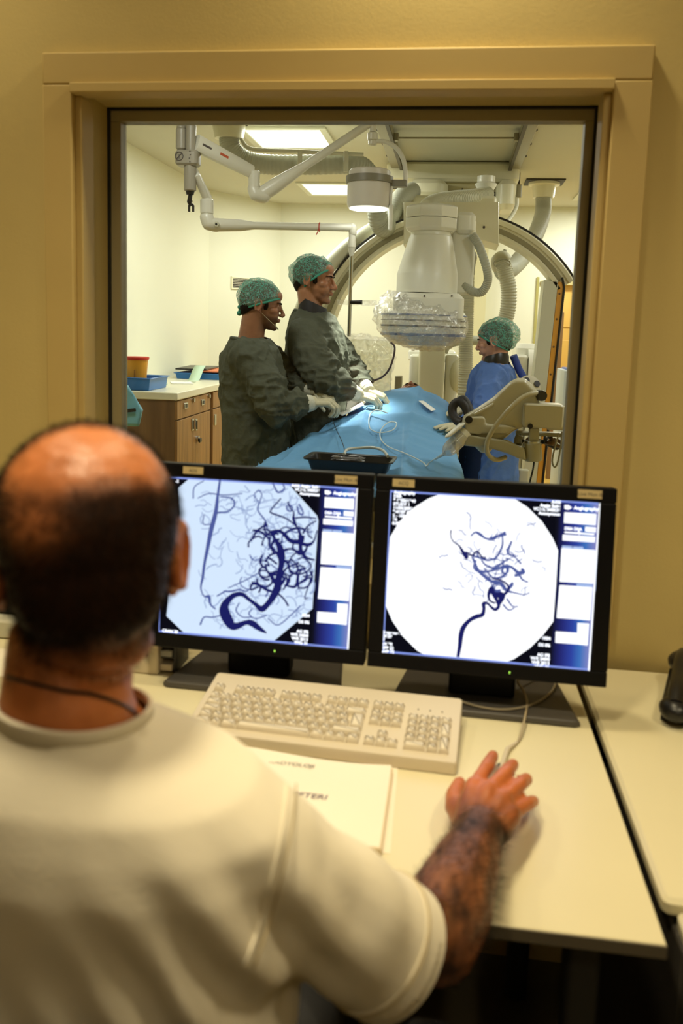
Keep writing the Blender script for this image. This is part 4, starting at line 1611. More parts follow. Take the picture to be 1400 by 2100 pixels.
for x in (614, 709):
    c, s = pb(x - 5, 309, x + 5, 352, 5.34, .02)
    cl_ = MB().rbox(c, s, .008)
    cl_.build('clip', M_hosew, hs)

# ---- ceiling rails, carriage and C-arm -----------------------------------------------
for i, (xa, lb) in enumerate(((-.485, 'left'), (.395, 'right'))):
    t = thing('ceiling_rail', ('grey ceiling rail just behind the surgical lamp hanger' if i == 0 else 'grey ceiling rail nearer the right hose flange'), 'rail', (xa, 5, CEIL), 'ceiling rails of the scanner')
    MB().box((xa, 4.75, CEIL - .03), (.085, 4.2, .06)).build('rail', M_rail, t, bevel=.004)
    MB().box((xa + (.035 if i == 0 else -.035), 4.75, CEIL - .068), (.022, 4.2, .016)).build('track_lip', mat('rail_dark', rgb(70, 66, 54), .5), t, smooth=False)
    MB().box((xa, 6.86, CEIL - .045), (.11, .03, .09)).build('end_stop', M_black, t, bevel=.004)
    for yy in (5.6, 6.0, 6.4):
        MB().ell((xa + (.055 if i else -.055), yy, CEIL - .012), (.012, .012, .01)).build('bolt', M_ink, t)
t = thing('cross_rod', 'thin rod spanning between the two ceiling rails', 'rod', (0, 5.65, CEIL - .075))
MB().cyl((-.44, 5.65, CEIL - .05), (.35, 5.65, CEIL - .05), .006).build('rod', M_rail, t)
for xa in (-.425, .335):
    MB().box((xa, 5.65, CEIL - .045), (.03, .04, .05)).build('clamp', M_rail, t, bevel=.004)

car = thing('scanner_carriage', 'cream ceiling carriage hanging from the rails behind the detector head', 'carriage', (0, 6.6, 2.6))
MB().box((-.045, 6.92, CEIL - .1), (1.0, .10, .12)).build('cross_beam', M_slot, car, bevel=.004)
c, s = pb(792, 331, 1066, 371, 6.62, .5)
MB().rbox(c, s, .04).build('beam_cover', M_cream, car)
c, s = pb(836, 366, 918, 402, 6.45, .35)
MB().rbox(c, s, .10).build('left_cover', M_cream, car)
c, s = pb(1018, 366, 1062, 428, 6.45, .35)
MB().rbox(c, s, .08).build('right_cover', M_cream, car)
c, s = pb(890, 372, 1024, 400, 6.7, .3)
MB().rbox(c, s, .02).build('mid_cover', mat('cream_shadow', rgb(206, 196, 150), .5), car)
c, s = pb(893, 393, 1024, 402, 6.66, .02)
MB().box(c, s).build('slot', M_slot, car)
# column down to the arc
YHs = 5.50
hpoly = [(827, 414), (1023, 414), (1023, 502), (985, 491), (950, 486), (915, 485), (880, 488), (850, 495), (827, 503)]
rs_ = []
for Y_, k_ in ((YHs, .985), (YHs + .012, 1.0), (YHs + .40, 1.0)):
    rs_.append([P(925 + (x - 925) * k_, 455 + (y - 455) * k_, YHs) + Vector((0, Y_ - YHs, 0)) for x, y in hpoly])
MB().rings(rs_).build('arc_housing', M_cream, car, angle=30)
c, s = pb(842, 400, 1018, 440, 6.0, .85)
MB().box(c, s).build('pillar', M_cream, car, bevel=.02)
cn_ = P(996, 380, 6.2)
MB().lathe([(.0, P(996, 411, 6.2).z), (.012, P(996, 410, 6.2).z), (.072, P(996, 382, 6.2).z), (.078, P(996, 378, 6.2).z), (.062, P(996, 374, 6.2).z), (.062, P(996, 362, 6.2).z)], (cn_.x, 6.2, 0), seg=28).build('cable_cone', M_det, car)
corrugated([P(1000, 398, 6.15), P(970, 404, 6.0), P(930, 408, 5.8), P(895, 414, 5.6), P(875, 425, 5.45)], .052, .018, 16, .05).build('flex_duct', M_hosew, car)
for x, y in ((948, 388), (992, 466), (846, 470)):
    MB().ell(P(x, y, 5.498 if y > 400 else 6.69), (.008, .006, .008)).build('screw', M_ink, car)

YC = 5.75
sc_ = mpp(YC)
arcc = P(920, 727, YC)
RO, RI = 277 * sc_, 241 * sc_
ca = thing('c_arm', 'large cream arc of the scanner gantry with black outer edge', 'gantry arc', arcc)


def arc_rings(prof, a0, a1, n, Y0=YC - .10):
    rs = []
    for i in range(n + 1):
        a_ = radians(a0 + (a1 - a0) * i / n)
        rs.append([Vector((arcc.x + r_ * cos(a_), Y0 + y_, arcc.z + r_ * sin(a_))) for r_, y_ in prof])
    return rs


A0, A1 = 33, 172
pr = [(RI, 0), (RI + .018, 0), (RI + .020, .010), (RI + .030, .012), (RI + .032, .028), (RO - .040, .028), (RO - .038, .008), (RO - .012, 0), (RO, .012), (RO, .20), (RI, .20)]
MB().rings(arc_rings(pr, A0, A1, 56)).build('arc', M_cream, ca, angle=25)
MB().rings(arc_rings([(RI + .034, .030), (RI + .034, .024), (RO - .056, .024), (RO - .056, .030)], A0 + 3, A1, 56)).build('track_strip', mat('track_grey', rgb(150, 144, 112), .4), ca, smooth=False)
MB().tube([Vector((arcc.x + (RO + .002) * cos(radians(a_)), YC - .085, arcc.z + (RO + .002) * sin(radians(a_)))) for a_ in range(A0, A1 + 1, 2)], .009, 8).build('black_edge', M_black, ca)
# straight leg going down on the right
g0, g1 = P(1148, 578, YC - .1), P(1121, 826, YC - .1)
lg = MB()
wd = Vector((-1, 0, .12)).normalized()
for_ = lambda p, w0, w1, y0, y1: [p + wd * w0 + Vector((0, y0, 0)), p + wd * w1 + Vector((0, y0, 0)), p + wd * w1 + Vector((0, y1, 0)), p + wd * w0 + Vector((0, y1, 0))]
gl = g0 + (g1 - g0) * 1.9
lg.rings([for_(g0, .012, .10, 0, .20), for_(gl, .012, .10, 0, .20)])
lg.build('leg_panel', mat('leg_pale', rgb(214, 216, 200), .3), ca, bevel=.004)
MB().rings([for_(g0, -.022, .011, .0, .20), for_(gl, -.022, .011, .0, .20)]).build('leg_edge', M_orange, ca, bevel=.003)
MB().tube([g0 + wd * -.01 + Vector((0, -.005, .03)), g0 + wd * -.028 + Vector((0, -.005, -.03)), g0.lerp(gl, .5) + wd * -.028 + Vector((0, -.005, 0)), gl + wd * -.028 + Vector((0, -.005, 0))], .008, 8).build('leg_trim', M_black, ca)
for t_ in (.05, .16, .28, .40):
    MB().ell(g0.lerp(gl, t_) + wd * -.004 + Vector((0, -.001, 0)), (.007, .004, .007)).build('screw', M_brown, ca)
# thick cable hose following the arc on the left
hh = thing('arc_cable_hose', 'smooth thick cream hose passing behind the tall surgeon\'s cap', 'hose', P(700, 500, 5.6))
MB().tube(smooth_path([P(838, 425, 5.95), P(800, 452, 5.85), P(750, 480, 5.75), P(700, 518, 5.7), P(660, 563, 5.65), P(625, 620, 5.65), P(600, 690, 5.7)], 40), .052, 18).build('hose', mat('cream_hose', rgb(206, 205, 182), .35), hh)

# ---- detector head -------------------------------------------------------------------
YD = 5.2
sd_ = mpp(YD)
dt = thing('x_ray_detector', 'white detector head tapering to octagonal top, wrapped in clear plastic below', 'detector', P(880, 560, YD))
zd = lambda y, x=880: P(x, y, YD).z
dcx = P(884, 470, YD).x
R8 = Matrix.Rotation(radians(22.5), 3, 'Z')
b = MB()
b.lathe([(.0, zd(423)), (46 * sd_, zd(423)), (54 * sd_, zd(427)), (54 * sd_, zd(449))], (dcx, YD, 0), R8, seg=8)
b.build('octagon_cap', M_det, dt, bevel=.005, angle=20)
b = MB()
b.lathe([(53.5 * sd_, zd(450)), (53.5 * sd_, zd(470)), (46 * sd_, zd(477)), (38 * sd_, zd(473)), (.0, zd(473))], (dcx, YD, 0), R8, seg=8)
b.build('octagon_base', M_det, dt, bevel=.003, angle=20)
ccx = P(876, 560, YD).x
b = MB()
b.rings([[Vector((cx0 + r_ * cos(2 * pi * k / 40), YD + r_ * sin(2 * pi * k / 40), z_)) for k in range(40)] for cx0, r_, z_ in
         ((dcx, 39 * sd_, zd(472)), (dcx, 40 * sd_, zd(484)), (dcx, 42 * sd_, zd(486)), (ccx, 60 * sd_, zd(562)), (ccx, 60.5 * sd_, zd(564)), (ccx, 60.5 * sd_, zd(602)))])
b.build('cone_body', M_det, dt, angle=15)
c, s = pb(804, 600, 951, 662, YD - .2, .42)
MB().rbox(c, s, .06).build('collar', M_det, dt)
for x in (818, 870, 926):
    MB().ell(P(x, 607, YD - .202), (.006, .004, .006)).build('screw', M_ink, dt)
rcx = P(868, 660, YD).x
b = MB()
b.lathe([(.0, zd(640)), (80 * sd_, zd(640)), (83 * sd_, zd(645)), (84 * sd_, zd(672)), (83 * sd_, zd(690)), (60 * sd_, zd(708)), (.0, zd(709))], (rcx, YD, 0), seg=48)
b.build('detector_drum', M_det, dt, angle=20)
for y, h_, m_ in ((646, 2.5, M_blueline), (657, 2, M_slot), (668, 3.2, M_slot), (684, 5, M_blueline)):
    MB().lathe([(82 * sd_, zd(y)), (85.5 * sd_, zd(y)), (85.5 * sd_, zd(y + h_)), (82 * sd_, zd(y + h_))], (rcx, YD, 0), seg=48).build('stripe', m_, dt)
c, s = pb(922, 448, 973, 604, YD + .06, .14)
MB().rbox(c, s, .03).build('side_plate', M_det, dt)
c, s = pb(934, 434, 975, 478, YD + .02, .20)
MB().rbox(c, s, .04).build('side_cap', M_det, dt)
c, s = pb(930, 452, 966, 484, 5.36, .17)
MB().rbox(c, s, .02).build('support_arm', M_det, dt)
bag = [(790, 604), (812, 600), (860, 612), (910, 626), (943, 640), (955, 662), (950, 690), (930, 708), (890, 716), (845, 714), (805, 700), (780, 680), (768, 655), (774, 625)]
film('plastic_cover', bag, None, YD, dt, .30, 8, .022, M_film2)

# cable loop on the detector side
corrugated([P(968, 482, 5.22), P(982, 505, 5.2), P(996, 545, 5.2), P(1000, 575, 5.22), P(988, 598, 5.24), P(970, 598, 5.26), P(950, 584, 5.28)], .026, .012, 12, .05).build('cable_loop', M_hose, dt)

# ---- floor stand of the scanner and boxes behind it -------------------------------------
fs_ = thing('scanner_floor_stand', 'pale floor column under the detector with two cabinet blocks behind', 'scanner stand', (P(885, 760, 5.9).x, 5.9, 0))
c, s = pb(858, 690, 911, 800, 5.9, .22)
zt = c[2] + s[2] / 2
MB().rbox((c[0], c[1], zt / 2), (s[0], s[1], zt), .02).build('column', M_cream, fs_)
c, s = pb(838, 728, 858, 815, 6.05, .3)
MB().rbox((c[0], c[1], (c[2] + s[2] / 2) / 2), (s[0], s[1], c[2] + s[2] / 2), .02).build('left_block', M_det, fs_)
c, s = pb(911, 728, 938, 815, 6.05, .3)
MB().rbox((c[0], c[1], (c[2] + s[2] / 2) / 2), (s[0], s[1], c[2] + s[2] / 2), .02).build('right_block', M_det, fs_)
c, s = pb(836, 718, 934, 742, 6.2, .3)
MB().rbox((c[0], c[1], c[2]), (s[0], s[1], s[2]), .03).build('head_block', M_det, fs_)
b = MB()
b.ell(P(936, 770, 6.1), (.06, .1, .13))
b.build('round_cover', M_cream, fs_)
MB().tube(smooth_path([P(908, 722, 6.0), P(916, 708, 6.0), P(935, 700, 6.02), P(965, 698, 6.05), P(1000, 700, 6.1)], 24), .034, 14).build('pipe', M_hose, fs_)
MB().box((P(818, 760, 6.0).x, 6.0, .55), (.05, .1, 1.1)).build('side_post', M_rail, fs_, bevel=.006)

vh = thing('corrugated_hose', 'vertical grey corrugated hose standing left of the woman in blue', 'hose', (P(954, 700, 5.75).x, 5.75, 0))
xx = P(954, 660, 5.75).x
corrugated([Vector((xx, 5.75, 0.05)), Vector((xx, 5.75, .5)), P(953, 790, 5.75), P(955, 700, 5.75), P(957, 620, 5.75), P(958, 560, 5.75)], .046, .016, 16, .06).build('hose', M_hosew, vh)
b = MB()
b.tube(smooth_path([P(958, 562, 5.75), P(960, 540, 5.76), P(963, 528, 5.80), P(962, 524, 5.9)], 14), [.048] * 12 + [.045, .03, .01], 16)
b.build('top_bend', M_hose, vh)

rh = thing('ceiling_hose', 'grey hose hanging from the right ceiling flange and passing behind the arc', 'hose', (P(1115, 375, 7.5).x, 7.5, CEIL))
fx = P(1115, 385, 7.5).x
MB().box((fx, 7.5, CEIL - .006), (.32, .3, .012)).build('plate', M_slot, rh, bevel=.002)
MB().lathe([(.0, 2.69), (.13, 2.69), (.13, 2.668), (.10, 2.66), (.088, P(1115, 406, 7.5).z), (.0, P(1115, 406, 7.5).z)], (fx, 7.5, 0), seg=28).build('flange', M_cream, rh)
corrugated([Vector((fx, 7.5, P(1115, 402, 7.5).z)), P(1112, 440, 7.45), P(1096, 485, 7.2), P(1072, 525, 6.8), P(1050, 548, 6.4), P(1032, 556, 6.1)], .066, .02, 16, .03).build('hose', M_hose, rh)
r2 = thing('arc_hose', 'pale corrugated hose curving down to the woman\'s cap from the arc', 'hose', P(1030, 540, 6.0))
corrugated([P(1029, 535, 5.9), P(1036, 560, 5.9), P(1043, 595, 5.9), P(1041, 635, 5.9), P(1032, 668, 5.9), P(1026, 700, 5.9)], .052, .016, 16, .05).build('hose', M_hosew, r2)
MB().tube(smooth_path([P(1020, 550, 5.98), P(1018, 535, 5.93), P(1030, 526, 5.9), P(1040, 535, 5.9)], 16), .040, 14).build('elbow', M_hosew, r2)
MB().tube([P(1029 + 17 * cos(a_), 540 + 9 * sin(a_), 5.86 + .02 * sin(a_)) for a_ in [k * pi / 12 for k in range(24)]], .005, 6, closed=True).build('hose_ring', M_hose, r2)
MB().tube([P(1030, 526, 5.9), P(1036, 512, 5.9)], [.02, .012], 10).build('nozzle', M_hose, r2)
tag(MB().tube(smooth_path([P(1066, 384, 6.3), P(1060, 402, 6.3), P(1058, 425, 6.3), P(1045, 448, 6.2), P(1030, 462, 6.0), P(1025, 480, 5.9)], 30), .014, 10).build('power_cable', M_hosew), 'pale power cable dropping from the carriage to the arc housing', 'cable')
tag(MB().rbox(P(1064, 392, 6.3), (.04, .04, .09), .01).build('cable_plug', M_rail), 'small grey plug where the power cable leaves the carriage', 'plug')

# white machine behind the woman
wm = thing('white_machine', 'rounded white machine standing behind the woman in blue', 'machine', (P(1088, 780, 6.2).x, 6.3, 0))
c, s = pb(1056, 706, 1120, 830, 6.2, .5)
zt = c[2] + s[2] / 2
b = MB()
b.rbox((c[0], c[1], zt / 2), (s[0], s[1], zt), .06)
b.build('body', M_det, wm)
c, s = pb(1083, 718, 1118, 830, 6.05, .3)
zt2 = c[2] + s[2] / 2
b = MB()
b.rings([[Vector((c[0] + a_ * s[0] / 2, 6.05 + y_, z_)) for a_ in (-1, -.8, .8, 1)] + [Vector((c[0] + a_ * s[0] / 2, 6.35, z_)) for a_ in (1, -1)] for z_, y_ in ((0, 0), (zt2 - .12, 0), (zt2 - .04, .03), (zt2, .10))])
b.build('front_cover', M_det, wm, angle=60)
c, s = pb(1055, 728, 1081, 830, 6.1, .2)
MB().rbox((c[0], c[1], (c[2] + s[2] / 2) / 2), (s[0], s[1], c[2] + s[2] / 2), .03).build('side_cover', M_det, wm)

# blue padded board leaning by the door
bp = thing('blue_padded_board', 'blue padded board standing upright at the right window edge', 'board', (P(1156, 800, 6.6).x, 6.6, 0))
c, s = pb(1150, 757, 1164, 830, 6.6, .5)
MB().rbox((c[0] + .05, c[1], (c[2] + s[2] / 2) / 2), (.05, .5, c[2] + s[2] / 2), .02).build('pad', mat('blue_vinyl', rgb(54, 88, 160), .4), bp)
MB().rbox((c[0] + .01, c[1], (c[2] + s[2] / 2) / 2), (.03, .48, c[2] + s[2] / 2 - .02), .01).build('backing', mat('pale_blue_backing', rgb(186, 196, 204), .4), bp)
# low white post and clutter by the floor on the right
lp = thing('floor_post', 'short white post standing on the yellow floor behind the injector', 'post', (P(1078, 965, 5.2).x, 5.2, 0))
pz = P(1078, 890, 5.2)
MB().rbox((pz.x, 5.2, .3), (.06, .06, .6), .01).build('post', M_white, lp)
cs = thing('cable_bundle', 'dark tangle of cables hanging behind the injector display', 'cables', P(1105, 900, 3.44))
rng = random.Random(2)
for i in range(6):
    pts = [P(1065 + 14 * i + rng.uniform(-6, 6), 893 + rng.uniform(-4, 12), 3.44 + rng.uniform(-.05, .05)) for _ in range(2)]
    pts = [pts[0], P(1078 + 10 * i, 906 + rng.uniform(-4, 4), 3.44), pts[1] + Vector((.05, 0, -.03)), P(1100 + 9 * i, 900 + rng.uniform(-8, 8), 3.46)]
    MB().tube(smooth_path(pts, 20), .008, 8).build('cable', M_brown if i % 2 else M_black, cs)
# ================================================================== PATIENT TABLE, DRAPE, TRAY, LINES
M_drape = mat('blue_drape', rgb(108, 162, 208), 0.7, spec=.25, var=.05, vscale=5, bump=.15, bscale=50)
M_gauze = mat('white_gauze', rgb(240, 240, 236), 0.8)
M_tabletop = mat('table_top', rgb(60, 62, 64), .4)


def interp(x, xs, ys):
    return float(np.interp(x, xs, ys))


TY = [2.9, 3.1, 3.35, 3.6, 3.9, 4.1, 4.22, 4.4, 4.6, 4.8, 4.95, 5.05]
TH = [.820, .845, .860, .880, .920, .955, .985, 1.010, 1.040, 1.062, 1.062, 1.03]
TW = [.47, .46, .45, .43, .37, .33, .31, .285, .27, .26, .25, .23]


def drape_c(Y):
    return -.222 + (5.05 - Y) * -.095


def drape_z(x, Y):
    h_, w_ = interp(Y, TY, TH), interp(Y, TY, TW)
    d_ = (x - drape_c(Y)) / w_
    a_ = abs(d_)
    kk = min(max((Y - 3.9) / .5, 0), 1)
    z_ = h_ + (.025 - .100 * min(a_, 1) ** 2.4) * kk - .02 * min(a_, 1) ** 2 * (1 - kk)
    if Y < 4.2:      # two raised legs under the cloth
        z_ += .018 * math.exp(-((a_ - .42) / .22) ** 2) * min(1, (4.25 - Y) / .2)
    z_ += .028 * math.exp(-((Y - 4.16 - .12 * (x + .3)) / .055) ** 2) * (1 if a_ < 1 else 0)
    if a_ > 1:
        z_ -= (a_ - 1) * w_ * 5.0
    elif a_ > .86:
        z_ -= ((a_ - .86) / .14) ** 2 * .03
    return z_


def hit_drape(px, py, lift=.004):
    Y = 3.0
    while Y < 5.4:
        p = P(px, py, Y)
        if p.z <= drape_z(p.x, Y) + lift + (.0 if Y > 3 else 0):
            return p
        Y += .01
    return p


tb = thing('patient_table', 'long dark patient table hidden beneath the blue drape', 'table', (-.27, 4.2, 0))
MB().rbox((-.27, 4.15, .785), (.50, 2.3, .05), .06, Matrix.Rotation(-.085, 3, 'Z') if False else None).build('table_top', M_tabletop, tb)
MB().rbox((-.27, 4.6, .38), (.34, .6, .76), .05).build('pedestal', M_det, tb)
MB().rbox((-.27, 4.6, .02), (.5, .9, .04), .05).build('base', M_det, tb)

NU, NV = 150, 150
vs, fs = [], []
for j in range(NV + 1):
    Y = 2.92 + (5.02 - 2.92) * j / NV
    for i in range(NU + 1):
        s = -1.55 + 3.1 * i / NU
        w_ = interp(Y, TY, TW)
        if abs(s) <= 1:
            x = drape_c(Y) + s * w_
            z_ = drape_z(x, Y)
        else:
            # hanging sides, waving
            dr = (abs(s) - 1) / .55
            sg = 1 if s > 0 else -1
            fold = .028 * sin(Y * 15 + sg * 1.3) * dr + .016 * sin(Y * 37 + 2) * dr
            x = drape_c(Y) + sg * (w_ + .05 * dr + fold + (.06 * dr if Y < 3.6 else .02 * dr))
            z_ = drape_z(drape_c(Y) + sg * w_, Y) - .58 * dr + .0
        q = np.array([[x, Y, z_]])
        vs.append((x, Y, z_))
        if i and j:
            k_ = j * (NU + 1) + i
            fs.append((k_ - NU - 2, k_ - NU - 1, k_, k_ - 1))
co = np.array(vs)
amp = np.clip(1.2 - np.abs(co[:, 2] - 1.0), .4, 1)
co[:, 2] += .020 * (ridge(co, 4.2, 1, (1, .6, .4), 2.6) - .3) + .006 * vnoise(co, 13, 3, (1, .7, 1)) + .004 * ridge(co, 13, 6, (.5, 1, 1))
# pressed fold lines of the unfolded cloth
for ln, ax in ((-.18, 0), (-.52, 0), (3.55, 1), (3.95, 1), (4.22, 1)):
    dcol = co[:, ax] - ln - (0.085 * (co[:, 1] - 5.05) if ax == 0 else 0) * 0
    co[:, 2] += .006 * np.exp(-(dcol / .012) ** 2)
m = MB()
m.add([tuple(q) for q in co], fs)
dr_ = m.build('surgical_drape', M_drape)
tag(dr_, 'blue surgical drape spread over the patient and table', 'drape')
sld = dr_.modifiers.new('thick', 'SOLIDIFY')
sld.thickness = .003
sld.offset = -1

gz = thing('gauze_cloth', 'bright white gauze cloth under the surgeons\' gloves', 'cloth', P(705, 830, 4.2))
g = MB()
N = 22
gv = []
ca_, cb_, cc_, cd4 = (672, 838), (722, 812), (748, 838), (702, 858)
for j in range(N + 1):
    for i in range(N + 1):
        u, v = i / N, j / N
        x = (ca_[0] * (1 - u) + cb_[0] * u) * (1 - v) + (cd4[0] * (1 - u) + cc_[0] * u) * v
        y = (ca_[1] * (1 - u) + cb_[1] * u) * (1 - v) + (cd4[1] * (1 - u) + cc_[1] * u) * v
        p = hit_drape(x, y, .012)
        gv.append(p + Vector((0, 0, .012 + .010 * noise.noise(p * 16))))
g.add(gv, [(j * (N + 1) + i, j * (N + 1) + i + 1, (j + 1) * (N + 1) + i + 1, (j + 1) * (N + 1) + i) for j in range(N) for i in range(N)])
go = g.build('cloth', M_gauze, gz)
go.modifiers.new('thick', 'SOLIDIFY').thickness = .004
# white fold-line label on the drape
lbp = [hit_drape(*q, .016) for q in ((858, 824), (868, 824), (893, 842), (884, 845))]
tag(MB().add([p + Vector((0, 0, .006)) for p in lbp] + [p + Vector((0, 0, .004)) for p in lbp], [(0, 1, 2, 3), (7, 6, 5, 4), (0, 4, 5, 1), (1, 5, 6, 2), (2, 6, 7, 3), (3, 7, 4, 0)]).build('adhesive_strip', M_gauze), 'narrow white adhesive strip stuck on the drape below the patient\'s head', 'strip')

# black tray
TYv = 3.22
c0 = Vector((drape_c(TYv) - .02, TYv, 0))
tc0 = P(717, 958, 3.18)
TRz = max(drape_z(tc0.x + a_, 3.2 + b_) for a_ in (-.12, 0, .12) for b_ in (-.06, 0, .06)) + .016
tray = thing('instrument_tray', 'black rectangular plastic tray lying on the foot end of the drape', 'tray', (tc0.x, 3.2, TRz))
TRm = Matrix.Rotation(radians(-3), 3, 'Z')
b = MB()


def rr(w_, d_, r_, z_):
    o_ = []
    for qx, qy, a0 in ((1, 1, 0), (-1, 1, 90), (-1, -1, 180), (1, -1, 270)):
        for k_ in range(5):
            a_ = radians(a0 + 90 * k_ / 4)
            o_.append(Vector((tc0.x, 3.20, TRz + z_)) + TRm @ Vector((qx * (w_ / 2 - r_) + r_ * cos(a_), qy * (d_ / 2 - r_) + r_ * sin(a_), 0)))
    return o_


b.rings([rr(.285, .125, .02, 0), rr(.315, .155, .025, .042), rr(.345, .185, .03, .046), rr(.347, .187, .03, .043), rr(.345, .185, .03, .040), rr(.317, .157, .025, .038), rr(.29, .13, .02, -.004)], cap=False)
b.rings([rr(.285, .125, .02, 0), rr(.285, .125, .02, -.004)])
b.build('pan', mat('tray_black', rgb(20, 20, 28), .3), tray)
wc = thing('guidewire_coil', 'coil of thin clear wire lying in the black tray', 'wire', (tc0.x - .02, 3.2, TRz))
cp = []
for k in range(120):
    a_ = k * .33
    cp.append(Vector((tc0.x - .01 + (.055 + .012 * sin(k * .7)) * cos(a_), 3.2 + (.03 + .008 * sin(k * .31)) * sin(a_), TRz + .040 + .008 * sin(k * .23))))
MB().tube(smooth_path(cp, 300), .0016, 5).build('wire', mat('clear_wire', rgb(150, 150, 156), .2, spec=.8), wc)
M_tube = mat('clear_tubing', rgb(200, 208, 206), .2, spec=.8)
th = [P(705, 932, 3.24), P(712, 922, 3.3), P(735, 919, 3.33), P(765, 918, 3.33), P(785, 924, 3.3), P(795, 936, 3.24)]
tag(MB().tube(smooth_path(th, 40), .006, 10).build('clear_tubing', M_tube), 'thick clear tubing arching over the back of the black tray', 'tubing')
pts = [(795, 848), (772, 842), (758, 852), (757, 876), (768, 886), (785, 888), (806, 882), (813, 869), (800, 866), (787, 874), (779, 888), (782, 904), (798, 918), (826, 929), (850, 940), (868, 950), (874, 957), (879, 950), (893, 940)]
lp_ = [hit_drape(x, y, .018) + Vector((0, 0, .002)) for x, y in pts[:-2]] + [hit_drape(879, 950, .03), P(893, 940, 3.35)]
tag(MB().tube(smooth_path(lp_, 140), .0028, 8).build('white_line', mat('white_line', rgb(216, 226, 226), .3)), 'looping white infusion line over the drape leading to the injector syringe', 'tubing')
pts = [(678, 846), (682, 864), (690, 884), (700, 905), (705, 920), (706, 930)]
tag(MB().tube(smooth_path([hit_drape(x, y, .016) + Vector((0, 0, .004)) for x, y in pts], 40), .0018, 6).build('guidewire', mat('dark_wire', rgb(40, 54, 70), .4)), 'thin dark guidewire running from the gloves down to the tray', 'wire')

# ---- left counter ---------------------------------------------------------------------
M_wood = wood('cabinet_wood', rgb(128, 92, 50), rgb(166, 122, 70), (26, 26, 1.6))
M_woodd = wood('cabinet_side_wood', rgb(104, 76, 48), rgb(126, 94, 60), (20, 20, 1.4))
M_counter = mat('counter_top', rgb(226, 222, 196), .3, spec=.5)
CZ = .97
c1 = PZ(362, 806, CZ)
CXF = c1.x
CY0 = c1.y
CY1 = 7.6
cab = thing('base_cabinet', 'brown wood base cabinet with drawer and doors against the left wall', 'cabinet', ((XL + CXF) / 2, (CY0 + CY1) / 2, 0))
cw = CXF - XL


def ypx(px, py=850):
    return PX(px, py, CXF).y


yA, yB = CY0 + .02, ypx(432)
tag(MB().box(((XL + CXF) / 2 + .01, (CY0 + CY1) / 2, CZ - .025), (cw - .01, CY1 - CY0, .05)).build('countertop', M_counter, bevel=.006), 'cream countertop on the brown base cabinet', 'countertop')
MB().box(((XL + CXF) / 2, (yA + yB) / 2, (CZ - .05) / 2), (cw - .04, yB - yA - .004, CZ - .052)).build('carcass', M_woodd, cab, smooth=False)
zdr = PX(364, 862, CXF).z
dw = MB().box((CXF - .012, (yA + yB) / 2, (zdr + CZ - .055) / 2), (.018, yB - yA - .006, CZ - .06 - zdr)).build('drawer', M_wood, cab, bevel=.002)
for px, py in ((381, 832), (416, 825)):
    q = PX(px, py, CXF)
    hp_ = MB().box((CXF, q.y, q.z), (.010, .075, .042)).build('handle_plate', M_chrome, dw, bevel=.003)
    MB().box((CXF + .006, q.y, q.z), (.004, .034, .024)).build('recess', M_black, dw, smooth=False)
for px, py in ((396, 821), (428, 813)):
    q = PX(px, py, CXF)
    MB().cyl((CXF - .003, q.y, q.z), (CXF + .012, q.y, q.z), .014).build('lock', M_chrome, dw)
yM = ypx(397, 880)
for k, (y0, y1) in enumerate(((yA, yM), (yM, yB))):
    dd = MB().box((CXF - .012, (y0 + y1) / 2, (zdr - .006 + .08) / 2), (.018, y1 - y0 - .008, zdr - .006 - .08)).build('door', M_wood, cab, bevel=.002)
    q = PX(395 if k == 0 else 402, 871, CXF)
    MB().box((CXF, q.y, q.z), (.010, .040, .085)).build('handle_plate', M_chrome, dd, bevel=.003)
    MB().box((CXF + .006, q.y, q.z), (.004, .018, .06)).build('recess', M_slot, dd, smooth=False)
    if k:
        q = PX(404, 900, CXF)
        MB().cyl((CXF - .003, q.y, q.z), (CXF + .014, q.y, q.z), .022).build('lock', M_chrome, dd)
        MB().box((CXF + .02, q.y + .01, q.z - .01), (.012, .05, .03)).build('key', M_black, dd, bevel=.004)
cb2 = thing('base_cabinet', 'second brown base cabinet past the dark gap, half hidden by the gowned doctor', 'cabinet', (CXF, yB + .5, 0))
yC, yE = yB + .07, CY1
MB().box(((XL + CXF) / 2, (yC + yE) / 2, (CZ - .05) / 2), (cw - .04, yE - yC, CZ - .052)).build('carcass', M_woodd, cb2, smooth=False)
dd = MB().box((CXF - .012, (yC + yE) / 2, (zdr - .006 + .08) / 2), (.018, yE - yC - .008, zdr - .006 - .08)).build('door', M_wood, cb2, bevel=.002)
q = PX(441, 861, CXF)
MB().box((CXF, q.y, q.z), (.010, .045, .085)).build('handle_plate', M_chrome, dd, bevel=.003)
MB().box((CXF - .012, (yC + yE) / 2, (zdr + CZ - .055) / 2), (.018, yE - yC - .006, CZ - .06 - zdr)).build('drawer', M_wood, cb2, bevel=.002)

# things on the counter
M_blue = mat('blue_tray_plastic', rgb(36, 112, 186), .35, spec=.5)


def open_tray(name, label, x0, x1, y0, y1, z0, h_, cat='tray', mt=None):
    t = thing(name, label, cat, ((x0 + x1) / 2, (y0 + y1) / 2, z0))
    b_ = MB()

    def loop(i_, z_):
        return [Vector((x0 + i_, y0 + i_, z_)), Vector((x1 - i_, y0 + i_, z_)), Vector((x1 - i_, y1 - i_, z_)), Vector((x0 + i_, y1 - i_, z_))]
    b_.rings([loop(.012, z0 + .006), loop(-.002, z0 + h_), loop(-.012, z0 + h_), loop(-.012, z0 + h_ - .006), loop(.0, z0 + h_ - .006), loop(.01, z0)], cap=True)
    b_.build('body', mt or M_blue, t, bevel=.004)
    return t


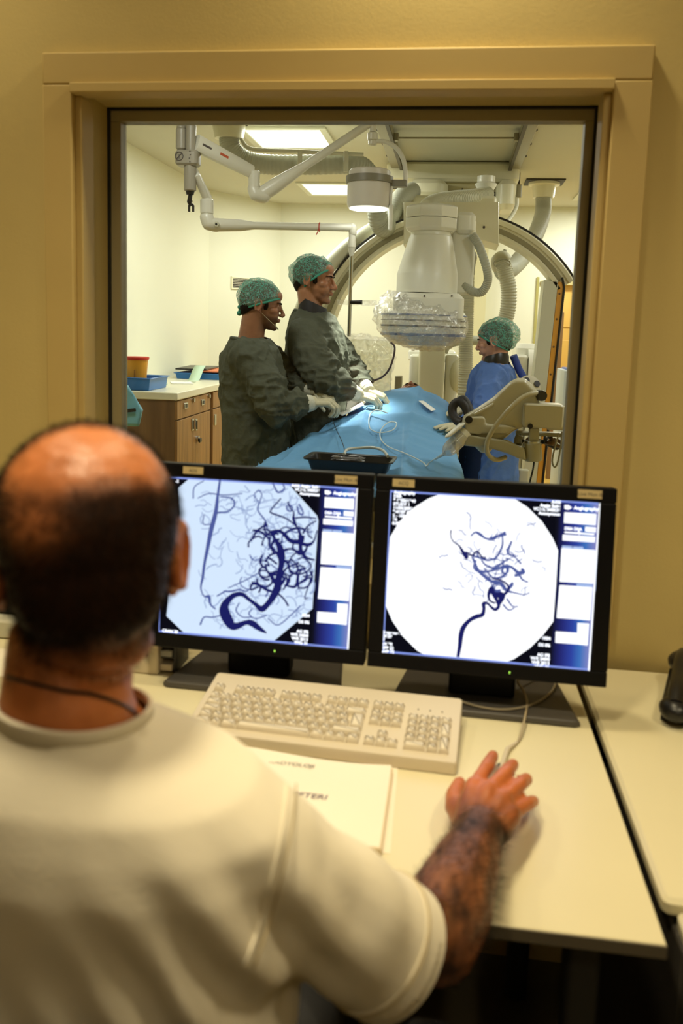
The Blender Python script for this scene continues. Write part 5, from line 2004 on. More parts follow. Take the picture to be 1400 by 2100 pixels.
ta, tb_ = PZ(244, 800, CZ), PZ(333, 791, CZ)
open_tray('blue_tray', 'deep blue plastic tray holding the sharps bin on the counter', ta.x - .08, PZ(318, 800, CZ).x, CY0 + .06, CY0 + .42, CZ + .001, .085)
q = P(277, 770, CY0 + .24)
sb = thing('sharps_bin', 'amber sharps bin with red rim standing in the blue tray', 'bin', (q.x, CY0 + .24, CZ + .01))
zr = P(277, 732, CY0 + .24).z
zb = CZ + .012
rw = 28 * mpp(CY0 + .24)
MB().lathe([(.0, zb), (rw * .78, zb), (rw * .80, zb + .01), (rw * .97, zr - .01), (rw * .93, zr - .01), (rw * .75, zb + .02), (.0, zb + .02)], (q.x, CY0 + .24, 0), seg=36).build('bucket', mat('amber_plastic', rgb(226, 158, 40), .4, sss=0), sb)
MB().lathe([(rw * .90, zr - .018), (rw * 1.02, zr - .018), (rw * 1.06, zr - .006), (rw * 1.04, zr + .002), (rw * .90, zr + .002)], (q.x, CY0 + .24, 0), seg=36).build('rim', mat('red_plastic', rgb(200, 44, 30), .4), sb)
MB().box((q.x + rw * .30, CY0 + .24 - rw * .84, (zb + zr) / 2 - .03), (.008, .012, .10)).build('seam', mat('amber_seam', rgb(150, 96, 24), .5), sb, bevel=.002)
fy0 = PZ(372, 783, CZ).y
open_tray('blue_tray', 'flat blue tray further back on the counter under orange and black folders', CXF - .48, CXF - .03, fy0 + .35, fy0 + 1.0, CZ + .001, .05)
for nm, lb, mt_, dx, dz in (('orange_folder', 'orange folder lying across the flat blue tray', mat('orange_folder', rgb(214, 112, 60), .5), -.26, .056), ('black_folder', 'black folder lying behind the orange folder on the counter', M_black, -.40, .071)):
    tag(MB().box((CXF + dx, fy0 + .72, CZ + dz + .006), (.26, .6, .012), Matrix.Rotation(.1, 3, 'Z')).build(nm, mt_, bevel=.002), lb, 'folder')
M_gp = mat('pale_green_paper', rgb(190, 216, 190), .7)
st_ = thing('paper_strip', 'pale green paper strip hanging from the flat blue tray onto the counter', 'paper', PZ(400, 775, CZ))
pp_ = [P(419, 764, fy0 + .62), P(409, 770, fy0 + .45), P(397, 777, fy0 + .2), P(388, 783, fy0 + .0)]
pp_[3].z = pp_[2].z = CZ + .004
pp_[0].z = pp_[1].z = CZ + .10
sp_ = smooth_path(pp_, 14)
MB().add([p + Vector((.045, 0, 0)) for p in sp_] + [p - Vector((.045, 0, 0)) for p in sp_], [(i, i + 1, i + 16, i + 15) for i in range(14)]).build('strip', M_gp, st_).modifiers.new('t', 'SOLIDIFY').thickness = .002
tag(MB().box(PZ(372, 786, CZ) + Vector((0, 0, .004)), (.16, .20, .006), Matrix.Rotation(.4, 3, 'Z')).build('paper_wrapper', M_gauze, bevel=.001), 'white paper wrapper lying flat near the counter edge', 'paper')
tag(MB().box(PZ(325, 789, CZ) + Vector((0, 0, .004)), (.12, .10, .006), Matrix.Rotation(.2, 3, 'Z')).build('paper_wrapper', M_gp, bevel=.001), 'small pale green wrapper beside the deep blue tray', 'paper')

# blue cloth bag at the left window edge
bg = thing('blue_cloth_bag', 'light blue cloth bag with black band at the left window edge', 'bag', P(255, 870, 3.9))
bo = [(214, 786), (252, 789), (262, 792), (278, 815), (293, 840), (289, 856), (284, 873), (250, 871), (214, 868)]
bgY = 4.4
b_ = MB()
for_n = 14
rs = []
for d_, k_ in ((0, .93), (.015, 1.0), (.14, 1.0), (.16, .93)):
    rs.append([P(250 + (x - 250) * k_, 832 + (y - 832) * k_, bgY + d_) for x, y in bo])
b_.rings(rs)
organic('cloth', b_, mat('pale_blue_cloth', rgb(120, 184, 206), .7, var=.06), .010, 2, bg, deform=lambda co, nr: .012 * vnoise(co, 11, 4) + .010 * ridge(co, 7, 2, (1, 1, .5)))
MB().rings([[P(x, y, bgY - .022 + d_) for x, y in ((214, 838), (250, 840), (278, 837), (279, 844), (250, 847), (214, 846))] for d_ in (0, .01)]).build('black_band', M_black, bg, bevel=.002)
bt = thing('trolley_stand', 'stand carrying the pale blue cloth bag, mostly behind the window frame', 'stand', (P(225, 860, 4.4).x, 4.48, 0))
xb = P(228, 870, 4.48)
MB().cyl((xb.x, 4.48, 0.02), (xb.x, 4.48, xb.z), .018).build('pole', M_chrome, bt)
MB().cyl((xb.x, 4.48, 0.0), (xb.x, 4.48, .03), .18, bev=.008).build('foot', M_grey, bt)

# ---- contrast injector -------------------------------------------------------------------
M_inj = mat('injector_beige', rgb(190, 184, 158), .28, spec=.6, var=.03)
M_injd = mat('injector_grey', rgb(172, 168, 144), .32, spec=.5)
YI = 3.35
si = mpp(YI)
inj = thing('contrast_injector', 'beige contrast injector head pointing down left in front of the woman', 'injector', P(1040, 850, YI))


def slab(outline, Y0, Y1, inset=6):
    """Solid with softened rims from a front outline in picture units."""
    cxm = sum(x for x, _ in outline) / len(outline)
    cym = sum(y for _, y in outline) / len(outline)
    loop = [Vector((x, y, 0)) for x, y in outline]
    rs = []
    for Y_, i_ in ((Y0, inset), (Y0 + .012, inset * .3), (Y0 + .03, 0), (Y1 - .03, 0), (Y1, inset)):
        row = []
        for p in loop:
            v_ = Vector((p.x - cxm, p.y - cym, 0))
            L_ = v_.length
            v_ *= (L_ - i_) / L_
            row.append(P(cxm + v_.x, cym + v_.y, Y_))
        rs.append(row)
    return MB().rings(rs)


body = [(946, 868), (950, 852), (975, 838), (1010, 815), (1046, 782), (1060, 775), (1078, 776), (1098, 796), (1104, 806), (1108, 830), (1082, 872), (1052, 884), (1040, 895), (1020, 908), (1002, 930), (985, 928), (962, 905), (948, 888)]
organic('body', slab(body, YI - .02, YI + .20), M_inj, .006, 8, inj)
organic('side_plate', slab([(950, 868), (950, 856), (990, 852), (995, 858), (995, 868), (1040, 872), (1060, 878), (1040, 890), (985, 890), (982, 893), (952, 888)], YI - .045, YI + .05, 3), M_inj, .006, 3, inj)
MB().cyl(P(961, 861, YI - .035), P(961, 861, YI - .052), 7.5 * si, seg=24).build('port', M_black, inj)
MB().tube(smooth_path([P(972, 850, YI - .025), P(992, 840, YI - .03), P(1012, 829, YI - .028)], 12), .006, 8).build('ridge_line', M_inj, inj)
organic('lower_arm', slab([(950, 890), (998, 896), (1040, 902), (1060, 912), (1076, 918), (1080, 945), (1062, 940), (1040, 930), (1000, 918), (950, 914)], YI - .05, YI + .06, 3), M_injd, .006, 4, inj)
# turret with three dark sockets
kx0 = P(1086, 792, YI + .02)
kn = Vector((.28, -.85, .45)).normalized()
ku = kn.orthogonal().normalized()
kv = kn.cross(ku)
KB = basis(ku, kv, kn)
MB().lathe([(.0, -.06), (.046, -.06), (.046, .0), (.040, .012), (.0, .014)], kx0, KB, 28).build('turret', M_inj, inj)
for k in range(3):
    a_ = k * 2.09 + 0.5
    MB().cyl(kx0 + KB @ Vector((.025 * cos(a_), .025 * sin(a_), .008)), kx0 + KB @ Vector((.025 * cos(a_), .025 * sin(a_), .0165)), .0125, seg=16).build('socket', M_black, inj)
kb_ = P(1108, 811, YI - .01)
MB().lathe([(.0, -.02), (.019, -.02), (.021, -.012), (.021, .012), (.019, .02), (.0, .02)], kb_, basis(Vector((0, 0, 1)), Vector((.9, .3, 0)).normalized(), Vector((.3, -.9, 0)).normalized()), 20).build('knob', M_black, inj)
ho = [P(1106, 808, YI - .01), P(1092, 807, YI - .035), P(1070, 816, YI - .05), P(1045, 838, YI - .065), P(1020, 868, YI - .07), P(1003, 895, YI - .07), P(997, 918, YI - .065), P(1003, 935, YI - .05), P(1018, 943, YI - .02), P(1036, 938, YI + .03)]
MB().tube(smooth_path(ho, 50), .0095, 10).build('pressure_hose', mat('hose_beige', rgb(176, 168, 138), .3), inj)
# display box on the right, swivel and drop cylinder
c, s = pb(1073, 829, 1156, 879, YI - .06, .10)
MB().rbox(c, (s[0], s[2], s[1]), .012, FRONT).build('display_box', M_inj, inj)
MB().cyl(P(1087, 874, YI - .058), P(1087, 874, YI - .068), .010).build('screw', M_black, inj)
c, s = pb(1085, 878, 1105, 908, YI - .03, .04)
MB().rbox(c, (s[0], s[2], s[1]), .006, FRONT).build('swivel', M_injd, inj)
a_, b2 = P(1092, 907, YI - .01), P(1093, 945, YI - .01)
MB().cyl(a_, b2, 17 * si, 18 * si, bev=.004).build('drop_cylinder', M_injd, inj)
MB().cyl(P(1092, 903, YI - .01), P(1092, 909, YI - .01), 16 * si, bev=.002).build('collar', M_chrome, inj)
c, s = pb(1058, 887, 1160, 895, YI + .06, .05)
MB().rbox(c, (s[0], s[2], s[1]), .008, FRONT).build('support_rail', M_injd, inj)
MB().tube(smooth_path([P(1066, 893, YI + .05), P(1062, 902, YI + .05), P(1062, 912, YI + .04)], 10), .016, 10).build('rail_hook', M_injd, inj)
# column to the floor, mostly behind the window frame
xs_ = P(1178, 860, YI + .08).x
MB().rbox((xs_, YI + .05, .62), (.06, .06, 1.2), .015).build('stand_column', M_injd, inj)
MB().rbox((xs_ - .04, YI, P(1100, 855, YI).z), (.16, .08, .09), .01).build('stand_arm', M_inj, inj)
MB().rbox((xs_, YI + .05, .03), (.5, .5, .06), .05).build('stand_base', M_injd, inj)
tag(MB().tube(smooth_path([P(1095, 945, YI), P(1092, 965, YI), P(1086, 990, YI), P(1080, 1030, YI + .05)], 20), .0035, 8).build('power_lead', M_black), 'thin black lead dropping from the injector cylinder', 'cable')
tag(MB().tube(smooth_path([P(1152, 885, YI), P(1150, 910, YI), P(1144, 945, YI), P(1137, 958, YI), P(1132, 945, YI), P(1138, 915, YI), P(1146, 888, YI)], 40), .0035, 8).build('grey_loop_cable', M_grey), 'grey cable hanging in a loop beside the right window frame', 'cable')
# syringe
sa, sb_ = P(950, 893, YI - .03), P(917, 925, YI - .05)
ax = (sb_ - sa).normalized()
MB().tube([sa, sa.lerp(sb_, .8), sb_, sb_ + ax * .02], [.030, .030, .026, .008], 20).build('syringe_barrel', sheer('syringe_plastic', (.55, .58, .60, 1), .45, .22, rough=.1, bump=.1), inj)
MB().tube([sa - ax * .02, sa.lerp(sb_, .35)], [.026, .026], 18).build('plunger', M_det, inj)
MB().rings([[p + o_ for o_ in (Vector((-.012, -.03, .030)), Vector((.012, -.03, .034)), Vector((.012, .03, .034)), Vector((-.012, .03, .030)))] for p in (P(948, 884, YI - .03), P(916, 912, YI - .05))]).build('pressure_jacket', M_det, inj, bevel=.006)
MB().tube([sb_ + ax * .015, P(893, 941, YI - .0)], [.007, .004], 10).build('nozzle', M_tube, inj)
# black padded cable loop
bl = [P(960, 850, YI + .05), P(952, 832, YI + .06), P(940, 824, YI + .07), P(929, 832, YI + .07), P(928, 848, YI + .06), P(936, 862, YI + .04), P(947, 868, YI + .02)]
MB().tube(smooth_path(bl, 40), .018, 12).build('black_loop', mat('black_rubber', rgb(24, 24, 28), .6), inj)
MB().tube(smooth_path([P(938, 826, YI + .07), P(950, 820, YI + .08), P(962, 840, YI + .06), P(966, 858, YI + .03)], 20), .018, 12).build('black_strap', mat('black_rubber', rgb(24, 24, 28), .6), inj)
# ================================================================== PEOPLE
def v3(*a):
    return Vector(a)


def frame(fwd, up=(0, 0, 1), c=(0, 0, 0), s=1.0, pitch=0.0, roll=0.0):
    """4x4 with local x right, y forward, z up."""
    f = Vector(fwd).normalized()
    r = f.cross(Vector(up)).normalized()
    u = r.cross(f)
    R = basis(r, f, u) @ Matrix.Rotation(pitch, 3, 'X') @ Matrix.Rotation(roll, 3, 'Y')
    M = R.to_4x4() @ Matrix.Scale(s, 4)
    M.translation = Vector(c)
    return M


def head_shapes(mb, M, ears=True, female=False, tall=0.0, wide=0.0, earin=0.0):
    q = MB()
    j = .88 if female else 1.0
    q.ell((0, -.012, .030 + tall), (.0755 + wide, .098, .086), su=24, sv=16)
    q.ell((0, -.045, -.005), (.066, .062, .070), su=20, sv=12)
    q.ell((0, .026, -.024), (.060, .062, .078), su=20, sv=12)
    q.ell((0, .034, -.070), (.051 * j, .048, .038), su=20, sv=12)
    q.ell((0, .074, -.100), (.021 * j, .017, .016))
    q.ell((0, .052, -.092), (.036 * j, .030, .022))
    q.ell((0, .081, .024), (.048, .013, .010 if not female else .006))
    q.ell((0, .068, .055), (.050, .028, .030))
    # nose
    q.chain([v3(0, .089, .014), v3(0, .098, -.006), v3(0, .112, -.030), v3(0, .108, -.036)], [.0075, .0085, .0105, .0095], 12)
    for s in (-1, 1):
        q.ell((s * .012, .099, -.035), (.0085, .011, .0085))
        q.ell((s * .046, .058, -.018), (.021, .026, .020))
        q.ell((s * .033, .077, .004), (.0150, .0105, .0125))
        q.ell((s * .033, .060, -.045), (.025, .028, .032))
    # lips
    q.ell((0, .0935, -.057), (.020, .0085, .0050))
    q.ell((0, .0925, -.0665), (.018, .0085, .0060))
    q.ell((0, .086, -.0615), (.026, .009, .011))
    if ears:
        for s in (-1, 1):
            Re = Matrix.Rotation(s * -.35, 3, 'Z') @ Matrix.Rotation(-.18, 3, 'X')
            q.ell((s * (.077 - earin), -.012, -.004), (.0065, .017, .029), Re)
            ringp = [v3(s * (.083 - earin), -.014, -.004) + Re @ v3(s * .004, .0165 * cos(t), .029 * sin(t) + .001) for t in [k * pi / 10 for k in range(-4, 15)]]
            q.tube(ringp, .0048, 8)
            q.ell((s * (.079 - earin), -.004, -.033), (.006, .008, .009))
    for v in q.v:
        pass
    o = len(mb.v)
    vs = [M @ Vector(v) for v in q.v]
    sv, mb.M = mb.M, None
    mb.add(vs, q.f)
    mb.M = sv


def head_paint(M, skin, dark=.55, beard=.0, lips=(.62, .36, .32), hair=None, hairf=None):
    Mi = np.array(M.inverted())

    def paint(co, nr):
        n = len(co)
        L = (np.concatenate([co, np.ones((n, 1))], 1) @ Mi.T)[:, :3]
        base = np.tile(np.array(skin), (n, 1))
        mott = 1 + .10 * vnoise(co, 40, 2) + .06 * vnoise(co, 110, 5)
        base *= mott[:, None]
        near = np.linalg.norm(L, axis=1) < .2

        def blob(c, r, col, k=1.0):
            d = np.linalg.norm((L - np.array(c)) / np.array(r), axis=1)
            w = np.clip(1.3 - d, 0, 1) * k * near
            base[:] = base * (1 - w[:, None]) + np.array(col) * w[:, None]
        sk = np.array(skin)
        blob((0, .098, -.0615), (.020, .012, .009), sk * np.array(lips) * 1.3, .8)
        for s in (-1, 1):
            blob((s * .034, .086, .002), (.020, .014, .009), sk * .55, .55)
            blob((s * .034, .090, .0205), (.022, .012, .0045), sk * .10, .95)
            blob((s * .080, -.010, -.002), (.02, .03, .03), sk * np.array((1.05, .82, .75)), .5)
            blob((s * .045, .075, -.02), (.022, .02, .018), sk * np.array((1.08, .85, .8)), .5)
        blob((0, .115, -.030), (.014, .014, .014), sk * np.array((1.08, .82, .75)), .5)
        if beard:
            m_ = np.clip((-.034 - L[:, 2]) / .02, 0, 1) * np.clip((L[:, 1] + .005) / .03, 0, 1) * np.clip((L[:, 2] + .135) / .02, 0, 1) * near
            lipz = np.exp(-((L[:, 2] + .0615) / .010) ** 2) * (np.abs(L[:, 0]) < .021)
            m_ = m_ * (1 - lipz) * beard
            base[:] = base * (1 - m_[:, None]) + sk * .28 * m_[:, None]
        if hairf is not None:
            w = hairf(L, co) * near
            base[:] = base * (1 - w[:, None]) + np.array(hair) * w[:, None]
        return np.clip(base, 0, 1)
    return paint


M_skin = mat('skin', rgb(190, 130, 95), .40, spec=.4, attr='tint', sss=.06, bump=.12, bscale=260)
M_hair = mat('dark_hair', rgb(22, 18, 16), .7, spec=.08, var=.3, vscale=60)
_nt = M_skin.node_tree
_bw = _nt.nodes.new('ShaderNodeRGBToBW')
_mr = _nt.nodes.new('ShaderNodeMapRange')
_mr.inputs['From Min'].default_value, _mr.inputs['From Max'].default_value = .01, .12
_mr.inputs['To Min'].default_value, _mr.inputs['To Max'].default_value = .02, .45
_at = [q for q in _nt.nodes if q.type == 'ATTRIBUTE'][0]
_nt.links.new(_at.outputs['Color'], _bw.inputs[0])
_nt.links.new(_bw.outputs[0], _mr.inputs['Value'])
_nt.links.new(_mr.outputs[0], _nt.nodes['Principled BSDF'].inputs['Specular IOR Level'])
M_eye = mat('eye_white', rgb(214, 206, 196), .15, attr='tint')
M_cap = sheer('teal_cap_net', (lin(110), lin(206), lin(182), 1), .56, .15, rough=.22, bscale=60, bump=1.0, wrinkle=.34, wscale=70)
M_caprim = mat('teal_cap_rim', rgb(58, 148, 128), .6, var=.1)
M_gown = mat('olive_gown', rgb(82, 86, 73), .78, spec=.2, var=.10, vscale=12, bump=.5, bscale=38)
M_gownblue = mat('blue_gown', rgb(84, 118, 186), .7, spec=.25, var=.06, vscale=9, bump=.4, bscale=34)
M_glove = mat('latex_glove', rgb(206, 200, 172), .42, spec=.4, var=.05, vscale=14)
M_cuff = mat('knit_cuff', rgb(216, 214, 196), .85, bump=.3, bscale=200)
M_navy = mat('navy_collar', rgb(14, 15, 26), .6, var=.1)
M_shoe = mat('white_clog', rgb(210, 208, 200), .5)


def add_eyes(M, parent):
    for s in (-1, 1):
        m = MB()
        m.ell((0, 0, 0), (.0122, .0122, .0122), su=20, sv=14)
        vs = [M @ (v3(s * .0325, .0745, .0035) + Vector(v)) for v in m.v]
        e = MB().add(vs, m.f).build('eye', M_eye, parent)
        col = []
        for v in m.v:
            d = Vector(v).normalized()
            k = d.y
            col += [.02, .012, .008, 1] if k > .90 else [.68, .64, .58, 1]
        a = e.data.color_attributes.new('tint', 'FLOAT_COLOR', 'POINT')
        a.data.foreach_set('color', np.array(col, np.float32))
        # brow
        b = MB()
        bp = [M @ v3(s * x, y, z) for x, y, z in ((.013, .0945, .019), (.026, .0935, .0235), (.040, .085, .0245), (.052, .072, .019))]
        b.tube(smooth_path(bp, 12), [r * M.to_scale().x for r in np.interp(np.linspace(0, 1, 13), [0, .3, 1], [.0028, .0036, .0012])], 8)
        b.build('eyebrow', M_hair, parent)


def cap_shell(M, parent, c, r, p0, p1, amp, seed, bow=False, nm='surgical_cap', ruffle=0.0):
    """Bouffant cap: ellipsoid cut below the line that runs from p0 (forehead: y, z) to p1 (nape: y, z)."""
    q = MB()
    q.ell(c, r, su=56, sv=40)
    s = M.to_scale().x
    Mi = np.array(M.inverted())
    d = Vector((p1[0] - p0[0], p1[1] - p0[1]))
    nn = Vector((-d.y, d.x)).normalized()
    if nn.y < 0:
        nn = -nn

    def above(L):
        return (L[:, 1] - p0[0]) * nn.x + (L[:, 2] - p0[1]) * nn.y
    vs = np.array([tuple(v) for v in q.v])
    n = vs / np.array(r)
    keep = above(vs)
    cr_ = amp * (ridge(vs, 26, seed, (1, 1, 1), 1.2) - .35) + amp * .7 * vnoise(vs, 45, seed + 2)
    nr = (vs - np.array(c)) / np.array(r) ** 2
    nr /= np.linalg.norm(nr, axis=1)[:, None]
    taper = np.clip(keep / .03, 0, 1)
    vs2 = vs + nr * (cr_ * taper)[:, None]
    # pull the hem in a little, like elastic
    hem = np.clip(1 - keep / .018, 0, 1)
    vs2 = vs2 - nr * (hem * .006)[:, None]
    m = MB()
    fs = [f for f in q.f if all(keep[i] > -.001 for i in f)]
    m.add([M @ Vector(v) for v in vs2], fs)
    o = m.build(nm, M_cap, parent, angle=80)
    # elastic rim where the plane meets the ellipsoid
    rim = []
    for k in range(48):
        a = 2 * pi * k / 48
        lo, hi = 0.0, 1.0
        u = v3(sin(a), cos(a), 0)
        best = None
        for t in np.linspace(.02, pi - .02, 160):
            pt = v3(c[0] + r[0] * sin(t) * u.x, c[1] + r[1] * sin(t) * u.y, c[2] + r[2] * cos(t))
            val = (pt.y - p0[0]) * nn.x + (pt.z - p0[1]) * nn.y
            if val < .002:
                best = pt
                break
        if best is None:
            best = pt
        rim.append(M @ (v3(c[0], c[1], c[2]) + (best - v3(*c)) * (.965 + ruffle * sin(k * 3.3))))
    MB().tube(rim, .0055 * s, 8, closed=True).build('cap_rim', M_caprim, o)
    if bow:
        for t in (-1, 0, 1):
            bl = MB()
            bl.ell(M @ v3(.004 * t, -.100 - .006 * abs(t), -.038 + .015 * t), (.013, .015, .013))
            bl.build('cap_bow', M_caprim, o)
    return o


def hair_shell(M, parent, low=(-.075, -.055), front=(.062, .050), scale=1.03, sideburn=True):
    q = MB()
    q.ell((0, -.014, .030), (.0775 * scale, .101 * scale, .088 * scale), su=24, sv=18)
    q.ell((0, -.047, -.005), (.068 * scale, .064 * scale, .074 * scale), su=20, sv=14)
    if sideburn:
        for s in (-1, 1):
            q.chain([v3(s * .068, .020, .03), v3(s * .067, .022, -.012)], [.010, .006], 8)
    Mi = np.array(M.inverted())
    d = Vector((low[0] - front[0], low[1] - front[1]))
    nn = Vector((-d.y, d.x)).normalized()
    if nn.y < 0:
        nn = -nn
    m = MB()
    m.add([M @ Vector(v) for v in q.v], q.f)

    def cut(co):
        L = (np.concatenate([co, np.ones((len(co), 1))], 1) @ Mi.T)[:, :3]
        k = (L[:, 1] - front[0]) * nn.x + (L[:, 2] - front[1]) * nn.y < 0
        sb = (L[:, 1] > .008) & (L[:, 1] < .034) & (L[:, 2] > -.02) & (np.abs(L[:, 0]) > .06)
        ear = (L[:, 1] > -.036) & (L[:, 1] < .010) & (L[:, 2] < .028) & (np.abs(L[:, 0]) > .06)
        return (k & ~sb) | ear | ((L[:, 1] > .050) & (np.abs(L[:, 0]) < .07) & (L[:, 2] < .062))
    return organic('hair', m, M_hair, .004, 2, parent, deform=lambda co, nr: .0012 * vnoise(co, 220, 3), cut=cut)


def sect(c, a, b, F, Rt, n=28, p=2.3):
    out = []
    for k in range(n):
        t = 2 * pi * k / n
        x, y = cos(t), sin(t)
        x = math.copysign(abs(x) ** (2 / p), x)
        y = math.copysign(abs(y) ** (2 / p), y)
        out.append(Vector(c) + Rt * (x * a) + F * (y * b))
    return out


def limb(mb, pts, rs, seg=16):
    mb.chain(pts, rs, seg)


def hand_shapes(mb, W, fwd, back, thumb, curls, s=1.0, spread=.10, tcurl=.5):
    """Palm and five separate fingers. W wrist, fwd towards the knuckles, back = dorsal normal, thumb = +1 if the thumb lies on fwd x back."""
    f = Vector(fwd).normalized()
    side = f.cross(Vector(back)).normalized()
    b = side.cross(f)
    T = side * thumb
    lens = ((.046, .026, .021), (.050, .030, .022), (.046, .027, .021), (.036, .021, .019))
    kx = (.030, .010, -.010, -.029)
    ky = (.088, .091, .087, .078)
    W = Vector(W)
    for i in range(4):
        kn = W + (f * ky[i] + T * kx[i] + b * (.004 if i in (1, 2) else .0)) * s
        mb.capsule(W + (T * kx[i] * .62 + f * .006) * s, kn, .0150 * s, .0118 * s, 12)
        d = (f + T * (kx[i] * spread * 30 * .1)).normalized()
        p = kn
        r = .0098 * s
        ax = side
        ang = 0
        for k, L in enumerate(lens[i]):
            ang += curls[i] * (1.0, 1.15, .7)[k]
            dd = (d * cos(ang) - b * sin(ang)).normalized()
            q = p + dd * L * s
            mb.capsule(p, q, r, r * .93, 12)
            p, r = q, r * .93
    mb.ell(W + (f * .045 + b * -.004) * s, (.030 * s, .030 * s, .018 * s))
    p = W + (f * .018 + T * .026 - b * .008) * s
    d = (f * .62 + T * .70 - b * .32).normalized()
    rr = .0135 * s
    for k, L in enumerate((.040, .032, .027)):
        q = p + d * L * s
        mb.capsule(p, q, rr, rr * .88, 12)
        p, rr = q, rr * .88
        d = (d + (f * .5 - T * .55 - b * .25) * tcurl).normalized()


def gown_folds(seed, F, amp=1.0, elbows=(), ends=()):
    def deform(co, nr):
        wv = np.stack([vnoise(co, 6, seed + 20), vnoise(co, 6, seed + 21), vnoise(co, 6, seed + 22)], 1) * .05
        cw = co + wv
        d = .018 * amp * (ridge(cw, 6.0, seed, (1, 1, .40), 1.9) - .35)
        d += .012 * amp * (ridge(cw, 13, seed + 3, (1, 1, .55), 1.7) - .35)
        d += .006 * amp * (ridge(cw, 27, seed + 4, (1, .8, .6), 1.5) - .35)
        d += .006 * amp * vnoise(co, 9, seed + 5, (1, 1, .5))
        for e, r_, k in elbows:
            q = co - np.array(e)
            w = np.exp(-(np.linalg.norm(q, axis=1) / r_) ** 2)
            d += w * k * (ridge(co, 24, seed + 7, (.8, .8, 1.6), 1.3) - .4)
        for e in ends:
            d *= np.clip((np.linalg.norm(co - np.array(e), axis=1) - .02) / .08, .12, 1)
        return d
    return deform


# ---------------------------------------------------------------- the two gowned doctors
def doctor(label, head_px, head_Y, F, headF, hs, pitch, torso, armR, armL, gl, skin, seed, cap, bow=False, beard=0, roll=0.0, collar=False):
    C = P(*head_px, head_Y)
    root = thing('person', label, 'person', (C.x, C.y, 0))
    F = Vector(F).normalized()
    Rt = F.cross(Vector((0, 0, 1))).normalized()
    M = frame(headF, c=C, s=hs, pitch=pitch, roll=roll)
    body = MB()
    head_shapes(body, M)
    neck0 = M @ v3(0, -.030, -.055)
    nb_ = torso[0][0] + Vector((0, 0, -.03))
    body.tube([neck0 + Vector((0, 0, .05)), neck0, nb_.lerp(neck0, .45), nb_, nb_ + Vector((0, 0, -.08))], [.054, .060, .062, .066, .085], 20)
    # trunk, arms and legs under the gown
    rs = [sect(c, a * .84, b * .80, F, Rt) for c, a, b in torso]
    body.rings(rs)
    for A, rr in ((armR, .045), (armL, .045)):
        limb(body, A, [.055, .044, .032][:len(A)])
    hip = torso[-1][0]
    for s_, off in ((1, .08), (-1, -.02)):
        h_ = Vector((hip.x, hip.y, hip.z)) + Rt * (.09 * s_)
        ft = Vector((h_.x, h_.y, .09)) + F * off
        limb(body, [h_, h_.lerp(ft, .5) + F * .03, ft], [.085, .060, .042])
        body.chain([ft + Vector((0, 0, -.03)), ft + F * .15 + Vector((0, 0, -.055))], [.042, .032], 12)
    organic('body', body, M_skin, .0045, 3, root, paint=head_paint(M, skin, beard=beard))
    add_eyes(M, root)
    hair_shell(M, root)
    cap_shell(M, root, *cap, seed, bow)
    # gown
    g = MB()
    g.rings([sect(c, a, b, F, Rt) for c, a, b in torso])
    low = torso[-1]
    g.rings([sect(low[0], low[1], low[2], F, Rt), sect(Vector((low[0].x, low[0].y, .40)), low[1] * 1.08, low[2] * 1.1, F, Rt)])
    for A, rr in ((armR, (.098, .088, .050)), (armL, (.094, .084, .050))):
        A = [Vector(p) for p in A]
        mid = A[0].lerp(A[1], .5)
        m2 = A[1].lerp(A[2], .55)
        limb(g, [A[0], mid, A[1], m2, A[2]], [rr[0], rr[0] * .96, rr[1], rr[1] * .84, rr[2]], 18)
    nk = np.array(torso[0][0])
    ends = [np.array(armR[2]), np.array(armL[2])]
    dirs = [np.array((Vector(a[2]) - Vector(a[1])).normalized()) for a in (armR, armL)]

    def cut(co):
        k = (np.linalg.norm(co[:, :2] - nk[:2], axis=1) < .085) & (co[:, 2] > nk[2] - .012)
        for e, d in zip(ends, dirs):
            k |= (np.linalg.norm(co - e, axis=1) < .09) & ((co - e) @ d > -.005)
        k |= co[:, 2] < .42
        return k
    gw_ = organic('gown', g, M_gown, .0075, 5, root,
                  deform=gown_folds(seed, F, 1.0, [(armR[1], .16, .020), (armL[1], .16, .020), (Vector(armR[1]).lerp(Vector(armR[2]), .6), .12, .014), (Vector(armL[1]).lerp(Vector(armL[2]), .6), .12, .014)], [armR[2], armL[2]]), cut=cut)
    # neck binding of the gown
    nr_ = [torso[0][0] + Rt * (.088 * cos(t)) + F * (.092 * sin(t)) + Vector((0, 0, -.012 - .020 * sin(t) * (1 if collar else .6))) for t in [2 * pi * k / 28 for k in range(28)]]
    MB().tube(nr_, .009, 8, closed=True).build('neck_binding', M_gown, root)
    if collar:
        cc = MB()
        prof = [(.074, -.030), (.078, -.030), (.072, .022), (.066, .050), (.060, .048), (.066, 0)]
        rr_ = []
        for k in range(29):
            t = 2 * pi * k / 28
            row = []
            for r_, z_ in prof:
                zz = z_ + (-.030 * sin(t))
                row.append(torso[0][0] + Rt * (r_ * cos(t)) + F * (r_ * 1.06 * sin(t) + .006) + Vector((0, 0, zz)))
            rr_.append(row)
        cc.rings(rr_, cap=False)
        cc.build('lead_collar', M_navy, root)
    # cuffs and gloves
    for A, G in ((armR, gl[0]), (armL, gl[1])):
        W = Vector(A[2])
        ad = (W - Vector(A[1])).normalized()
        MB().tube([W - ad * .035, W - ad * .01, W + ad * .03], [.047, .046, .039], 18).build('cuff', M_cuff, root)
        h = MB()
        h.tube([W + ad * .0, W + ad * .03, W + ad * .05], [.041, .037, .034], 18)
        hand_shapes(h, W + ad * .035, *G)
        organic('glove', h, M_glove, .003, 3, root, deform=lambda co, nr: .0010 * (ridge(co, 60, 3) - .4))
    return root, M


